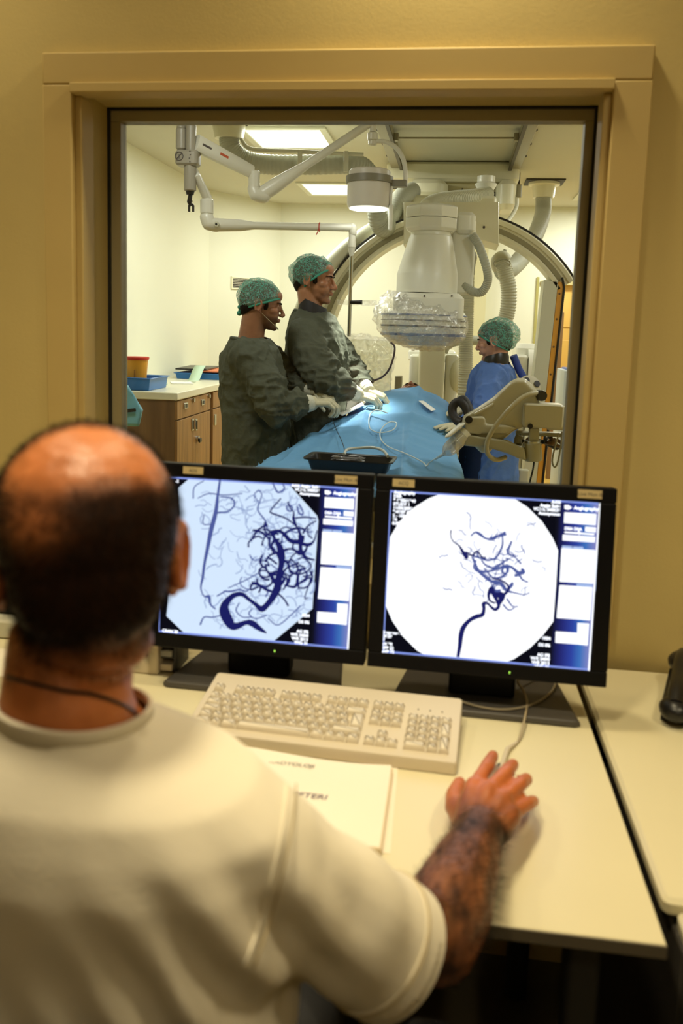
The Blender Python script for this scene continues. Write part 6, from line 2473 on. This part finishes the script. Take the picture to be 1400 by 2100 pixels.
Z = Vector((0, 0, 1))
Y1 = 4.05
d1 = doctor('person in olive gown with clear teal cap bending nearest the window, hands pinching a wire', (537, 627), Y1, (.97, .20, 0), (.97, .20, 0), .97, -.12,
            [(P(513, 694, Y1), .075, .080), (P(514, 708, Y1), .135, .110), (P(518, 730, Y1), .200, .140), (P(521, 780, Y1), .215, .155), (P(522, 850, Y1), .215, .162), (P(522, 915, Y1), .220, .165), (P(523, 965, Y1), .225, .165)],
            [P(511, 734, 3.90), P(566, 834, 3.80), P(626, 828, 3.90)], [P(530, 730, 4.24), P(598, 792, 4.26), P(640, 800, 4.14)],
            [((.97, .22, .08), (-.10, -.25, .96), -1, (.75, .72, .78, .82), .98, .1, .6), ((.86, -.12, -.42), (.35, -.2, .9), 1, (.65, .65, .7, .75), .98, .1, .6)],
            (lin(150), lin(104), lin(78)), 11, ((0, -.020, .040), (.094, .112, .094), (.092, .048), (-.105, -.040), .005), bow=True, beard=.75)
Y2 = 4.45
d2 = doctor('tall person in olive gown with dark collar and teal cap, gloved hands on the drape', (645, 575), Y2, (.985, .10, 0), (.99, -.12, 0), 1.04, -.05,
            [(P(640, 640, Y2), .080, .085), (P(641, 654, Y2), .145, .115), (P(644, 680, Y2), .205, .150), (P(648, 735, Y2), .215, .170), (P(650, 800, Y2), .212, .165), (P(648, 870, Y2), .215, .160), (P(646, 945, Y2), .225, .165)],
            [P(626, 690, 4.28), P(664, 782, 4.14), P(722, 805, 4.24)], [P(668, 690, 4.62), P(716, 765, 4.62), P(748, 795, 4.48)],
            [((.93, .25, -.22), (.15, -.35, .92), -1, (.60, .62, .66, .7), 1.02, .1, .5), ((.88, .0, -.30), (.28, -.15, .94), 1, (.60, .62, .66, .7), 1.02, .1, .5)],
            (lin(168), lin(116), lin(84)), 23, ((0, -.020, .036), (.096, .114, .092), (.092, .062), (-.085, -.080), .009), beard=.35, collar=True)
# elastic of a pulled-down mask along the nearest doctor's jaw
Mh = d1[1]
mk = [Mh @ v3(*q) for q in ((.066, .004, -.036), (.066, .03, -.055), (.056, .06, -.076), (.036, .086, -.094), (.012, .096, -.104))]
MB().tube(smooth_path(mk, 20), [.0015] * 14 + [.003] * 7, 6).build('mask_band', mat('mask_band', rgb(190, 184, 150), .4), d1[0])

# ---------------------------------------------------------------- woman in blue
YWm = 4.9
Cw = P(1013, 700, YWm)
wo = thing('person', 'person in blue gown and teal bouffant cap facing left, standing behind the injector', 'person', (Cw.x, Cw.y, 0))
Fw = Vector((-.97, .22, 0)).normalized()
Rw = Fw.cross(Z)
Mw = frame((-.96, .26, 0), c=Cw, s=.93, pitch=-.16)
torso = [(P(1016, 741, YWm), .068, .072), (P(1016, 752, YWm), .125, .100), (P(1013, 772, YWm), .180, .125), (P(1010, 815, YWm), .190, .142), (P(1006, 860, YWm), .188, .150), (P(1004, 920, YWm), .200, .158), (P(1003, 985, YWm), .215, .165)]
tN, tF = hit_drape(911, 873, .030), hit_drape(911, 848, .030)
aN = [P(1010, 778, 4.73), P(992, 862, 4.46), P(956, 872, 4.22)]
aF = [P(1012, 774, 5.07), P(990, 838, 4.96), P(948, 840, 4.68)]
body = MB()
head_shapes(body, Mw, female=True)
n0 = Mw @ v3(0, -.030, -.055)
body.tube([n0 + Z * .05, n0, torso[0][0], torso[0][0] - Z * .08], [.046, .048, .052, .08], 18)
body.rings([sect(c, a * .84, b * .8, Fw, Rw) for c, a, b in torso])
for A in (aN, aF):
    limb(body, A, [.048, .038, .028])
hip = torso[-1][0]
for s_ in (1, -1):
    h_ = hip + Rw * (.085 * s_)
    ft = Vector((h_.x, h_.y, .09)) + Fw * (.05 * s_)
    limb(body, [h_, h_.lerp(ft, .5) + Fw * .02, ft], [.08, .055, .038])
    body.chain([ft - Z * .03, ft + Fw * .13 - Z * .055], [.038, .03], 12)
organic('body', body, M_skin, .0045, 3, wo, paint=head_paint(Mw, (lin(196), lin(146), lin(122))))
add_eyes(Mw, wo)
hair_shell(Mw, wo, low=(-.09, -.075), scale=1.04)
cap_shell(Mw, wo, (0, -.030, .030), (.098, .128, .108), (.084, .052), (-.100, -.080), .011, 31, ruffle=.012)
g = MB()
g.rings([sect(c, a, b, Fw, Rw) for c, a, b in torso])
low = torso[-1]
g.rings([sect(low[0], low[1], low[2], Fw, Rw), sect(Vector((low[0].x, low[0].y, .40)), low[1] * 1.05, low[2] * 1.08, Fw, Rw)])
for A, r0 in ((aN, .088), (aF, .084)):
    limb(g, [A[0], A[0].lerp(A[1], .5), A[1], A[1].lerp(A[2], .5), A[2]], [r0, r0 * .95, r0 * .85, r0 * .68, .045], 18)
nk = np.array(torso[0][0])


def cutw(co):
    k = (np.linalg.norm(co[:, :2] - nk[:2], axis=1) < .078) & (co[:, 2] > nk[2] - .012)
    for A in (aN, aF):
        e, d = np.array(A[2]), np.array((A[2] - A[1]).normalized())
        k |= (np.linalg.norm(co - e, axis=1) < .09) & ((co - e) @ d > -.005)
    return k | (co[:, 2] < .42)


organic('gown', g, M_gownblue, .0075, 5, wo, deform=gown_folds(41, Fw, .9, [(aN[1], .16, .018), (aF[1], .16, .018), (torso[2][0] + Rw * .12, .14, .012)], [aN[2], aF[2]]), cut=cutw)
cc = MB()
rr_ = []
for k in range(29):
    t = 2 * pi * k / 28
    rr_.append([torso[0][0] + Rw * (r_ * cos(t)) + Fw * (r_ * 1.05 * sin(t)) + Z * (z_ - .018 * sin(t)) for r_, z_ in ((.066, -.030), (.072, -.030), (.070, .015), (.060, .042), (.054, .040), (.060, 0))])
cc.rings(rr_, cap=False)
cc.build('thyroid_collar', M_black, wo)
# blue apron strap standing up at the back of the shoulder
sp_ = [torso[0][0] - Fw * .09 + Rw * .05 + Z * .035, torso[1][0] - Fw * .12 + Rw * .07 - Z * .01, torso[2][0] - Fw * .150 + Rw * .08, torso[3][0] - Fw * .165 + Rw * .08 + Z * .05]
MB().tube(smooth_path(sp_, 16), [.022] * 15 + [.016, .01], 12).build('apron_strap', mat('royal_blue_strap', rgb(38, 70, 160), .5), wo)
# navy lead apron hanging at the front below the gown opening
rs = []
for zz, k in ((torso[4][0].z, 1.0), (torso[6][0].z, 1.02), (.50, 1.06)):
    c_ = Vector((torso[6][0].x, torso[6][0].y, zz))
    rs.append([c_ + Rw * (.21 * k * cos(t)) + Fw * (.175 * k * sin(t)) for t in np.linspace(.25, pi - .1, 16)] + [c_ + Rw * (.19 * k * cos(t)) + Fw * (.155 * k * sin(t)) for t in np.linspace(pi - .1, .25, 16)])
MB().rings(rs).build('lead_apron', mat('navy_apron', rgb(34, 46, 86), .55, var=.1), wo)
for A, G in ((aN, (tuple(tN - aN[2]), (-.02, -.15, .97), 1, (.10, .10, .12, .14), .92, .5, .2)), (aF, (tuple(tF - aF[2]), (-.05, -.15, .97), -1, (.12, .12, .14, .16), .92, .5, .2))):
    W = Vector(A[2])
    ad = (W - Vector(A[1])).normalized()
    MB().tube([W - ad * .03, W + ad * .01, W + ad * .03], [.040, .040, .034], 16).build('cuff', M_gownblue, wo)
    h = MB()
    fd = Vector(G[0]).normalized()
    h.tube([W - ad * .0, W + ad * .02, W + ad * .02 + fd * .02], [.036, .033, .031], 16)
    hand_shapes(h, W + ad * .02, *G)
    organic('glove', h, M_glove, .003, 3, wo)

# ---------------------------------------------------------------- patient
Cp = P(842, 806, 5.10)
Cp.z = 1.005
pa = thing('person', 'person lying under the blue drape, only the upturned face and green cap showing', 'person', Cp)
Mp = frame((0, -.12, 1), up=(0, 1, .12), c=Cp, s=1.0)
Mp = Mp
body = MB()
head_shapes(body, Mp)
n0 = Mp @ v3(0, -.03, -.05)
body.tube([n0, Vector((drape_c(4.9), 4.92, .96)), Vector((drape_c(4.8), 4.80, .93))], [.055, .06, .10], 18)
tr_ = []
for Y_, a, b in ((4.86, .12, .05), (4.75, .19, .060), (4.5, .19, .050), (4.25, .17, .035), (4.0, .16, .020)):
    tr_.append([Vector((drape_c(Y_) + a * cos(t), Y_, .885 + .004 + b + b * .75 * sin(t) - .02)) for t in [2 * pi * k / 24 for k in range(24)]])
body.rings(tr_)
for s_ in (-1, 1):
    limb(body, [Vector((drape_c(4.0) + .09 * s_, 4.02, .860)), Vector((drape_c(3.6) + .10 * s_, 3.55, .825)), Vector((drape_c(3.2) + .09 * s_, 3.22, .815))], [.045, .036, .022])
organic('body', body, M_skin, .0055, 3, pa, paint=head_paint(Mp, (lin(176), lin(120), lin(88)), beard=.4))
add_eyes(Mp, pa)
hair_shell(Mp, pa)
cap_shell(Mp, pa, (0, -.018, .040), (.088, .108, .094), (.090, .042), (-.100, -.03), .006, 51)
pil = thing('head_rest', 'pale head rest cushion under the patient\'s cap', 'cushion', (Cp.x, Cp.y, .9))
MB().rbox((Cp.x, Cp.y + .03, Cp.z - .125), (.30, .30, .06), .06).build('cushion', M_tabletop, pil)
pn_ = MB().rbox((Cp.x + .02, 5.18, .795), (.34, .34, .04), .06)
pn_.build('table_head', M_tabletop, tb)

# ---------------------------------------------------------------- seated operator in front
def PD(px, py, zc):
    return CAM + RW @ Vector(((px - CX) / FPX * zc, (py - CY) / FPX * zc, zc))


op = thing('person', 'seated balding person in short sleeved cream shirt seen from behind, right hand on the mouse', 'person', (-.30, .70, .45))
Ch = PD(181, 1142, .775)
Mo = frame((-.42, .91, 0), c=Ch, s=1.04, pitch=-.06, roll=-.02)
W_ = PZ(985, 1706, .776)
EL = Vector((.012, .822, .785))
SHR = Vector((-.155, .692, .935))
body = MB()
head_shapes(body, Mo, tall=.004, wide=.0035, earin=.007)
n0 = Mo @ v3(0, -.034, -.06)
body.tube([n0 + Z * .06, n0, Vector((-.326, .690, 1.13)), Vector((-.326, .676, 1.085)), Vector((-.318, .68, 1.03))], [.052, .0555, .0565, .058, .066], 24)
Fo, Ro = Vector((.04, 1, 0)).normalized(), Vector((1, -.04, 0)).normalized()
tor = [((-.320, .676, 1.070), .056, .058), ((-.312, .680, 1.046), .080, .068), ((-.306, .684, 1.010), .135, .085), ((-.30, .69, .95), .172, .105), ((-.30, .695, .86), .170, .115), ((-.30, .70, .70), .165, .115), ((-.30, .71, .54), .175, .12)]
body.rings([sect(c, a * .95, b * .95, Fo, Ro) for c, a, b in tor])
limb(body, [SHR, SHR.lerp(EL, .5), EL], [.052, .044, .042])
limb(body, [EL, EL.lerp(W_, .25), EL.lerp(W_, .6), W_ - (W_ - EL).normalized() * .02, W_], [.045, .049, .042, .033, .031])
# left arm resting towards the desk
SHL, ELl, WL = Vector((-.450, .69, .96)), Vector((-.56, .84, .79)), Vector((-.50, 1.06, .755))
limb(body, [SHL, SHL.lerp(ELl, .5), ELl, WL], [.058, .05, .043, .03])
hand_shapes(body, WL, (.25, .95, -.05), (0, 0, 1), 1, (.10, .1, .12, .14), 1.0)
for s_ in (-1, 1):
    hp_, kn, ft = Vector((-.30 + .09 * s_, .74, .52)), Vector((-.30 + .13 * s_, 1.18, .50)), Vector((-.30 + .13 * s_, 1.20, .10))
    limb(body, [hp_, kn, ft], [.085, .062, .045])
    body.chain([ft - Z * .04, ft + Vector((0, .15, -.06))], [.045, .034], 12)
# right hand: palm from metacarpals, each finger its own bent chain over the mouse
zt = DZT
fing = {
    'index': [(973, 1612, .790), (999, 1571, .793), (1009, 1553, .778), (1011, 1550, .764)],
    'middle': [(1003, 1622, .796), (1038, 1583, .795), (1050, 1569, .778), (1052, 1568, .764)],
    'ring': [(1031, 1640, .792), (1068, 1607, .787), (1079, 1598, .770), (1080, 1598, .756)],
    'little': [(1047, 1670, .784), (1083, 1648, .772), (1093, 1643, .756), (1092, 1643, .744)]}
Fd = (PZ(1005, 1600, .79) - W_).normalized()
Sd = Fd.cross(Z).normalized()
for k, (nm, ch) in enumerate(fing.items()):
    pts = [PZ(*q) for q in ch]
    r0 = (.0104, .0106, .0102, .0094)[k]
    body.chain(pts, [r0, r0 * .98, r0 * .9, r0 * .82], 14)
    body.ell(pts[0] + Z * .001, (r0 * 1.08, r0 * 1.08, r0 * 1.02))
    wst = W_ + Sd * (-.020 + .0135 * k) + Fd * .008
    body.capsule(wst, pts[0], .0185, .0140, 14)
body.capsule(W_ + Fd * .02, PZ(1005, 1632, .782), .022, .022, 14)
tpts = [PZ(962, 1690, .772), PZ(934, 1655, .767), PZ(930, 1632, .757), PZ(942, 1606, .748)]
body.chain(tpts, [.019, .0150, .0122, .0100], 14)
body.capsule(tpts[1] + Vector((.012, .0, .004)), PZ(968, 1640, .780), .014, .015, 12)
body.capsule(PZ(1015, 1690, .768), PZ(1042, 1672, .776), .020, .016, 14)

Mi = np.array(Mo.inverted())
skin_o = np.array((lin(190), lin(114), lin(66)))
hair_o = np.array((.010, .008, .007))


def hair_amount(L, co):
    d0 = np.array((0.02, -.28, .96))
    d0 = d0 / np.linalg.norm(d0)
    c = L - np.array((0, -.012, .02))
    r = np.linalg.norm(c, axis=1) + 1e-6
    ang = np.degrees(np.arccos(np.clip((c / r[:, None]) @ d0, -1, 1)))
    ang = ang + 6 * vnoise(co, 22, 3) + 3 * vnoise(co, 70, 4)
    up = np.clip((ang - 34) / 20, 0, 1)
    up = up * up * (3 - 2 * up)
    # second thin patch at the left of the crown
    patch = np.exp(-(((L[:, 0] + .042) / .022) ** 2 + ((L[:, 2] - .046) / .020) ** 2)) * (L[:, 1] < 0)
    up = up * (1 - .75 * patch)
    nape = np.clip((L[:, 2] + .092 - .012 * vnoise(co, 60, 8)) / .05, 0, 1)
    side = np.clip((.040 - L[:, 1]) / .02, 0, 1)
    ear = ((np.abs(L[:, 0]) > .070) & (L[:, 1] > -.045) & (L[:, 1] < .012) & (L[:, 2] < .036))
    behind = np.clip((np.abs(L[:, 0]) - .055) / .01, 0, 1) * np.clip((L[:, 1] + .055) / .02, 0, 1) * np.clip((.02 - L[:, 2]) / .03, 0, 1)
    front = np.clip((L[:, 1] + .046 + .004 * vnoise(co, 60, 12)) / .022, 0, 1) * np.clip((.085 - L[:, 1]) / .01, 0, 1) * (L[:, 2] > .03) * .85
    w = np.maximum(up * side * nape, front)
    return w * (1 - ear) * (1 - .8 * behind)


hp0 = head_paint(Mo, tuple(skin_o), hair=tuple(hair_o), hairf=lambda L, co: np.clip(hair_amount(L, co) * .96, 0, 1))
fa, fb = np.array(EL), np.array(W_)


def paint_o(co, nr):
    c = hp0(co, nr)
    # hairy forearm: streaks running along the arm, thinning out towards the hand
    ax = (fb - fa) / np.linalg.norm(fb - fa)
    t = (co - fa) @ ax
    rad = np.linalg.norm(co - fa - t[:, None] * ax, axis=1)
    on = (rad < .075) & (t > -.08) & (co[:, 2] < .87) & (co[:, 0] > -.1)
    L_ = np.linalg.norm(fb - fa)
    fade = np.clip((L_ + .072 - t + .02 * vnoise(co, 40, 14)) / .07, 0, 1)
    st = .5 + .5 * vnoise(co, 60, 6, (1, .35, 1)) + .35 * vnoise(co, 170, 7, (1, .3, 1))
    w = np.clip(.55 + .45 * st, .25, 1) * .96 * fade * on
    c = c * (1 - w[:, None]) + np.array((.022, .015, .012)) * w[:, None]
    k = (t > L_ + .02) & (rad < .12) & (co[:, 2] < .82) & (co[:, 0] > -.02)
    c[k] *= np.array((1.0, .86, .78))
    return c


ob = organic('body', body, M_skin, .0034, 4, op, paint=paint_o, deform=lambda co, nr: .0006 * vnoise(co, 120, 2))
add_eyes(Mo, op)

# short dark hair round the bald crown, and the forearm hair, as real strands
n = len(ob.data.vertices)
co = np.empty(n * 3, np.float32)
ob.data.vertices.foreach_get('co', co)
co = co.reshape(-1, 3).astype(float)
nr = np.empty(n * 3, np.float32)
ob.data.vertex_normals.foreach_get('vector', nr)
nr = nr.reshape(-1, 3).astype(float)
Lh = (np.concatenate([co, np.ones((n, 1))], 1) @ Mi.T)[:, :3]
hw_ = hair_amount(Lh, co) * (np.linalg.norm(Lh, axis=1) < .17)
npr = np.random.RandomState(4)


def strands(name, idx, length, width, lean, material, jit=.35, down=.6):
    k = len(idx)
    p = co[idx] + npr.normal(0, .0015, (k, 3))
    d = nr[idx] + npr.normal(0, jit, (k, 3)) + lean
    d /= np.linalg.norm(d, axis=1)[:, None]
    s = np.cross(d, npr.normal(0, 1, (k, 3)))
    s /= np.linalg.norm(s, axis=1)[:, None]
    ln = length * npr.uniform(.6, 1.25, (k, 1))
    b = p - nr[idx] * .0008
    V = np.concatenate([b + s * width, b - s * width, b + d * ln * .6 + s * width * .6, b + d * ln * .6 - s * width * .6, b + d * ln + lean * ln * .5], 0)
    i = np.arange(k)
    F_ = [(int(a), int(a + k), int(a + 3 * k), int(a + 2 * k)) for a in i] + [(int(a + 2 * k), int(a + 3 * k), int(a + 4 * k)) for a in i]
    m = MB()
    m.v = [tuple(q) for q in V]
    m.f = F_
    o = m.build(name, material, op, smooth=False, kind='stuff')
    return o


pick = np.nonzero(npr.rand(n) < hw_ * .9)[0]
pick = npr.choice(pick, min(len(pick) * 2, 16000))
strands('hair', pick, .007, .00022, np.array((0, -.15, -.55)), M_hair)
ax = (fb - fa) / np.linalg.norm(fb - fa)
tt = (co - fa) @ ax
rd = np.linalg.norm(co - fa - tt[:, None] * ax, axis=1)
fm = (rd < .06) & (tt > -.02) & (tt < np.linalg.norm(fb - fa) + .02) & (co[:, 2] < .87)
pick = npr.choice(np.nonzero(fm)[0], 5000)
strands('arm_hair', pick, .012, .00012, np.array((.9, .2, -.3)) * .8, M_hair, .4)

# shirt with right sleeve, hem band and shoulder seam
M_shirt = mat('cream_shirt', rgb(230, 221, 200), .8, spec=.2, var=.03, vscale=6, bump=.06, bscale=240, sheen=.1)
g = MB()
tor2 = [((-.326, .675, 1.104), .054, .060), ((-.325, .675, 1.084), .057, .062), ((-.324, .676, 1.068), .064, .067), ((-.316, .679, 1.050), .094, .082), ((-.305, .682, 1.026), .152, .100), ((-.301, .686, .995), .182, .112), ((-.30, .688, .965), .192, .120), ((-.30, .69, .92), .194, .125), ((-.30, .695, .85), .186, .130), ((-.30, .70, .72), .182, .132), ((-.30, .705, .60), .190, .136)]
g.rings([sect(c, a, b, Fo, Ro, 32) for c, a, b in tor2])
sE = Vector((-.036, .772, .808))
g.chain([Vector((-.150, .690, .944)), Vector((-.105, .720, .892)), Vector((-.062, .752, .842)), sE, sE + (sE - SHR).normalized() * .03], [.065, .065, .066, .067, .067], 24)
sL = Vector((-.535, .80, .84))
g.chain([Vector((-.452, .690, .946)), sL, sL + (sL - SHL).normalized() * .03], [.068, .074, .074], 20)
sdv = np.array((sE - Vector((-.105, .720, .892))).normalized())
sdl = np.array((sL - SHL).normalized())


def cut_s(co):
    k = ((co - np.array(sE)) @ sdv > 0) & (np.linalg.norm(co - np.array(sE), axis=1) < .14)
    k |= ((co - np.array(sL)) @ sdl > 0) & (np.linalg.norm(co - np.array(sL), axis=1) < .14)
    q = co - np.array((-.325, .676, 1.078))
    k |= (np.hypot(q[:, 0], q[:, 1]) < .082) & (q[:, 2] + .12 * q[:, 0] + .10 * q[:, 1] > .002)
    return k | (co[:, 2] < .62)


arm_ax = np.array((sE - SHR).normalized())


def fold_s(co, nr):
    d = .0035 * vnoise(co, 8, 3) + .002 * vnoise(co, 20, 4)
    # diagonal pulls from the armpit across the back
    ap = np.array((-.150, .62, .90))
    q = co - ap
    r = np.linalg.norm(q, axis=1)
    w = np.exp(-(r / .13) ** 2)
    dirv = np.array((.62, .1, -.78))
    ph = q @ np.array((.75, 0, .66))
    along = q @ dirv
    d += w * .0105 * np.sin(ph * 120 + 2.2 * np.sin(along * 14)) * np.clip(1 - np.abs(along) / .17, 0, 1)
    # sleeve creases
    t = (co - np.array(SHR)) @ arm_ax
    sl_ = np.clip((t - .02) / .05, 0, 1) * np.clip((.19 - t) / .05, .15, 1)
    d += sl_ * .0045 * np.sin(t * 70 + 9 * co[:, 1] + 14 * co[:, 2]) * (.5 + .5 * vnoise(co, 9, 9))
    d += .004 * np.exp(-((co[:, 2] - .915) / .03) ** 2) * np.exp(-((co[:, 0] + .23) / .10) ** 2) * np.clip(-(co[:, 1] - .69) / .05, 0, 1) * -1
    return d


so = organic('shirt', g, M_shirt, .005, 6, op, deform=fold_s, cut=cut_s)
so.modifiers.new('thick', 'SOLIDIFY').thickness = .0018
from mathutils.bvhtree import BVHTree
bvh = BVHTree.FromPolygons([v.co.copy() for v in so.data.vertices], [tuple(p.vertices) for p in so.data.polygons])


def on_shirt(p, lift=.0012):
    l, nn_, i_, d_ = bvh.find_nearest(p)
    return l + nn_ * lift


def ring_on(center, axis, rad, n=48, lift=.0015):
    u = Vector(axis).orthogonal().normalized()
    w = Vector(axis).cross(u).normalized()
    out = []
    for k in range(n):
        d = u * cos(2 * pi * k / n) + w * sin(2 * pi * k / n)
        hit = bvh.ray_cast(Vector(center), d, .14)
        out.append((hit[0] + d * lift) if hit[0] is not None else Vector(center) + d * rad)
    return out


saxis = Vector(sdv)
def smooth_loop(lp, k=14):
    lp = [Vector(p) for p in lp]
    for _ in range(k):
        lp = [(lp[i - 1] + lp[i] * 2 + lp[(i + 1) % len(lp)]) / 4 for i in range(len(lp))]
    return lp


r2_ = smooth_loop(ring_on(sE - saxis * .026, saxis, .066))
r1 = [p + saxis * .030 for p in r2_]
ctr = sE


def hemband(r1, r2_, name):
    m = MB()
    ins1 = [p + (sE - p).normalized() * .004 for p in r1]
    ins1 = [p + saxis * .0 for p in ins1]
    out1 = [p + (p - sE).normalized() * .0040 for p in r1]
    out2 = [p + (p - sE).normalized() * .0040 for p in r2_]
    in2 = [p - (p - sE).normalized() * .003 for p in r2_]
    m.rings([in2, out2, out1, ins1], cap=False, closed=True)
    return m.build(name, M_shirt, op)


hemband(r1, r2_, 'sleeve_hem')
r3 = [p + saxis * .004 + (p - sE).normalized() * .0042 for p in r2_]
MB().tube(r3, .0011, 6, closed=True).build('hem_stitch', mat('shirt_thread', rgb(176, 158, 118), .8), op)
seam = []
for p in smooth_path([P(x, y, .7) for x, y in ((590, 1598), (586, 1650), (576, 1715), (560, 1790), (540, 1865), (520, 1930), (500, 1985))], 60):
    d_ = (p - CAM).normalized()
    hit = bvh.ray_cast(CAM, d_)
    if hit[0] is not None:
        seam.append(hit[0] - d_ * .0006)
MB().tube(seam, .0019, 6).build('shoulder_seam', M_shirt, op)
MB().tube([p + Vector((.008, 0, .001)) for p in seam], .0008, 6).build('seam_stitch', mat('shirt_thread', rgb(176, 158, 118), .8), op)
tr = MB()
for s_ in (-1, 1):
    limb(tr, [Vector((-.30 + .08 * s_, .72, .56)), Vector((-.30 + .13 * s_, 1.18, .51)), Vector((-.30 + .13 * s_, 1.20, .14))], [.115, .080, .065])
organic('trousers', tr, mat('dark_trousers', rgb(44, 44, 46), .8), .012, 3, op)
# band along the neckline
nbd = []
for k in range(56):
    t = 2 * pi * k / 56
    d = Vector((cos(t), sin(t), 0))
    c_ = Vector((-.325, .676, 1.074 - .12 * .06 * cos(t) - .10 * .06 * sin(t)))
    hit = bvh.ray_cast(c_, d, .14)
    nbd.append((hit[0] if hit[0] is not None else c_ + d * .062) + Vector((0, 0, .002)))
nbd = smooth_loop(nbd, 6)
MB().rings([[p + Vector((0, 0, .007)) - (p - Vector((-.325, .676, p.z))).normalized() * .003 for p in nbd], [p + Vector((0, 0, .006)) + (p - Vector((-.325, .676, p.z))).normalized() * .001 for p in nbd], [p + (p - Vector((-.325, .676, p.z))).normalized() * .003 - Vector((0, 0, .008)) for p in nbd]], cap=False).build('neck_band', M_shirt, op).modifiers.new('t', 'SOLIDIFY').thickness = .002
# neck cord
cordp = [PD(x, y, zc) for x, y, zc in ((-60, 1378, .70), (0, 1384, .680), (60, 1400, .668), (130, 1416, .664), (190, 1424, .668), (240, 1440, .685), (272, 1458, .715), (288, 1480, .75))]
bvb = BVHTree.FromPolygons([v.co.copy() for v in ob.data.vertices], [tuple(p.vertices) for p in ob.data.polygons])
cp2 = []
for p in smooth_path(cordp, 40):
    d_ = (p - CAM).normalized()
    hit = bvb.ray_cast(CAM, d_)
    if hit[0] is not None and (hit[0] - CAM).length < .95:
        cp2.append(hit[0] - d_ * .0012)
tag(MB().tube(cp2, .0016, 8).build('neck_cord', M_black), 'thin dark cord round the seated operator\'s neck', 'cord')

# chair behind and under the operator
ch = thing('office_chair', 'black office chair under the seated operator at the bottom edge', 'chair', (-.28, .66, 0))
M_chair = mat('black_chair_fabric', rgb(20, 20, 22), .8, bump=.2, bscale=300)
MB().rbox((-.28, .78, .43), (.48, .48, .07), .08).build('seat', M_chair, ch)
bk = MB()
rr_ = []
for z_, w_, y_ in ((.52, .17, .545), (.60, .21, .535), (.74, .225, .53), (.82, .215, .53), (.855, .17, .535)):
    rr_.append([Vector((-.27 + w_ * x, y_ + .035 * (1 - abs(x)) * -1 + d_, z_)) for x, d_ in [(x, 0) for x in np.linspace(-1, 1, 11)]] + [Vector((-.27 + w_ * x, y_ + .035 * (1 - abs(x)) * -1 - .045, z_)) for x in np.linspace(1, -1, 11)])
bk.rings(rr_)
bk.build('backrest', M_chair, ch, bevel=.008)
MB().rbox((-.27, .50, .55), (.07, .03, .30), .01).build('back_support', M_black, ch)
MB().cyl((-.28, .76, .10), (-.28, .76, .40), .03).build('gas_lift', M_chrome, ch)
for s_ in (-1, 1):
    a_ = MB()
    a_.tube(smooth_path([Vector((-.28 + .22 * s_, .72, .42)), Vector((-.28 + .29 * s_, .72, .45)), Vector((-.28 + .29 * s_, .70, .62))], 14), .018, 10)
    a_.rbox((-.28 + .29 * s_, .74, .64), (.06, .26, .03), .02)
    a_.build('armrest', M_black, ch)
for k in range(5):
    a_ = 2 * pi * k / 5 + .3
    e_ = Vector((-.28 + .28 * cos(a_), .76 + .28 * sin(a_), .07))
    lg_ = MB().tube([Vector((-.28, .76, .11)), e_], [.03, .02], 10).build('leg', M_black, ch)
    MB().cyl(e_ + Vector((-.012 * sin(a_), .012 * cos(a_), -.045)), e_ + Vector((.012 * sin(a_), -.012 * cos(a_), -.045)), .025).build('caster', M_black, lg_)
# ---- flat lettering becomes plain mesh, in one pass
_dg = bpy.context.evaluated_depsgraph_get()
for _o in [o for o in SC.objects if o.type == 'FONT']:
    _me = bpy.data.meshes.new_from_object(_o.evaluated_get(_dg))
    _n = bpy.data.objects.new('tmp', _me)
    _n.parent = _o.parent
    _n.matrix_parent_inverse = _o.matrix_parent_inverse.copy()
    _n.matrix_basis = _o.matrix_basis.copy()
    COL.objects.link(_n)
    _name = _o.name
    bpy.data.objects.remove(_o)
    _n.name = _name
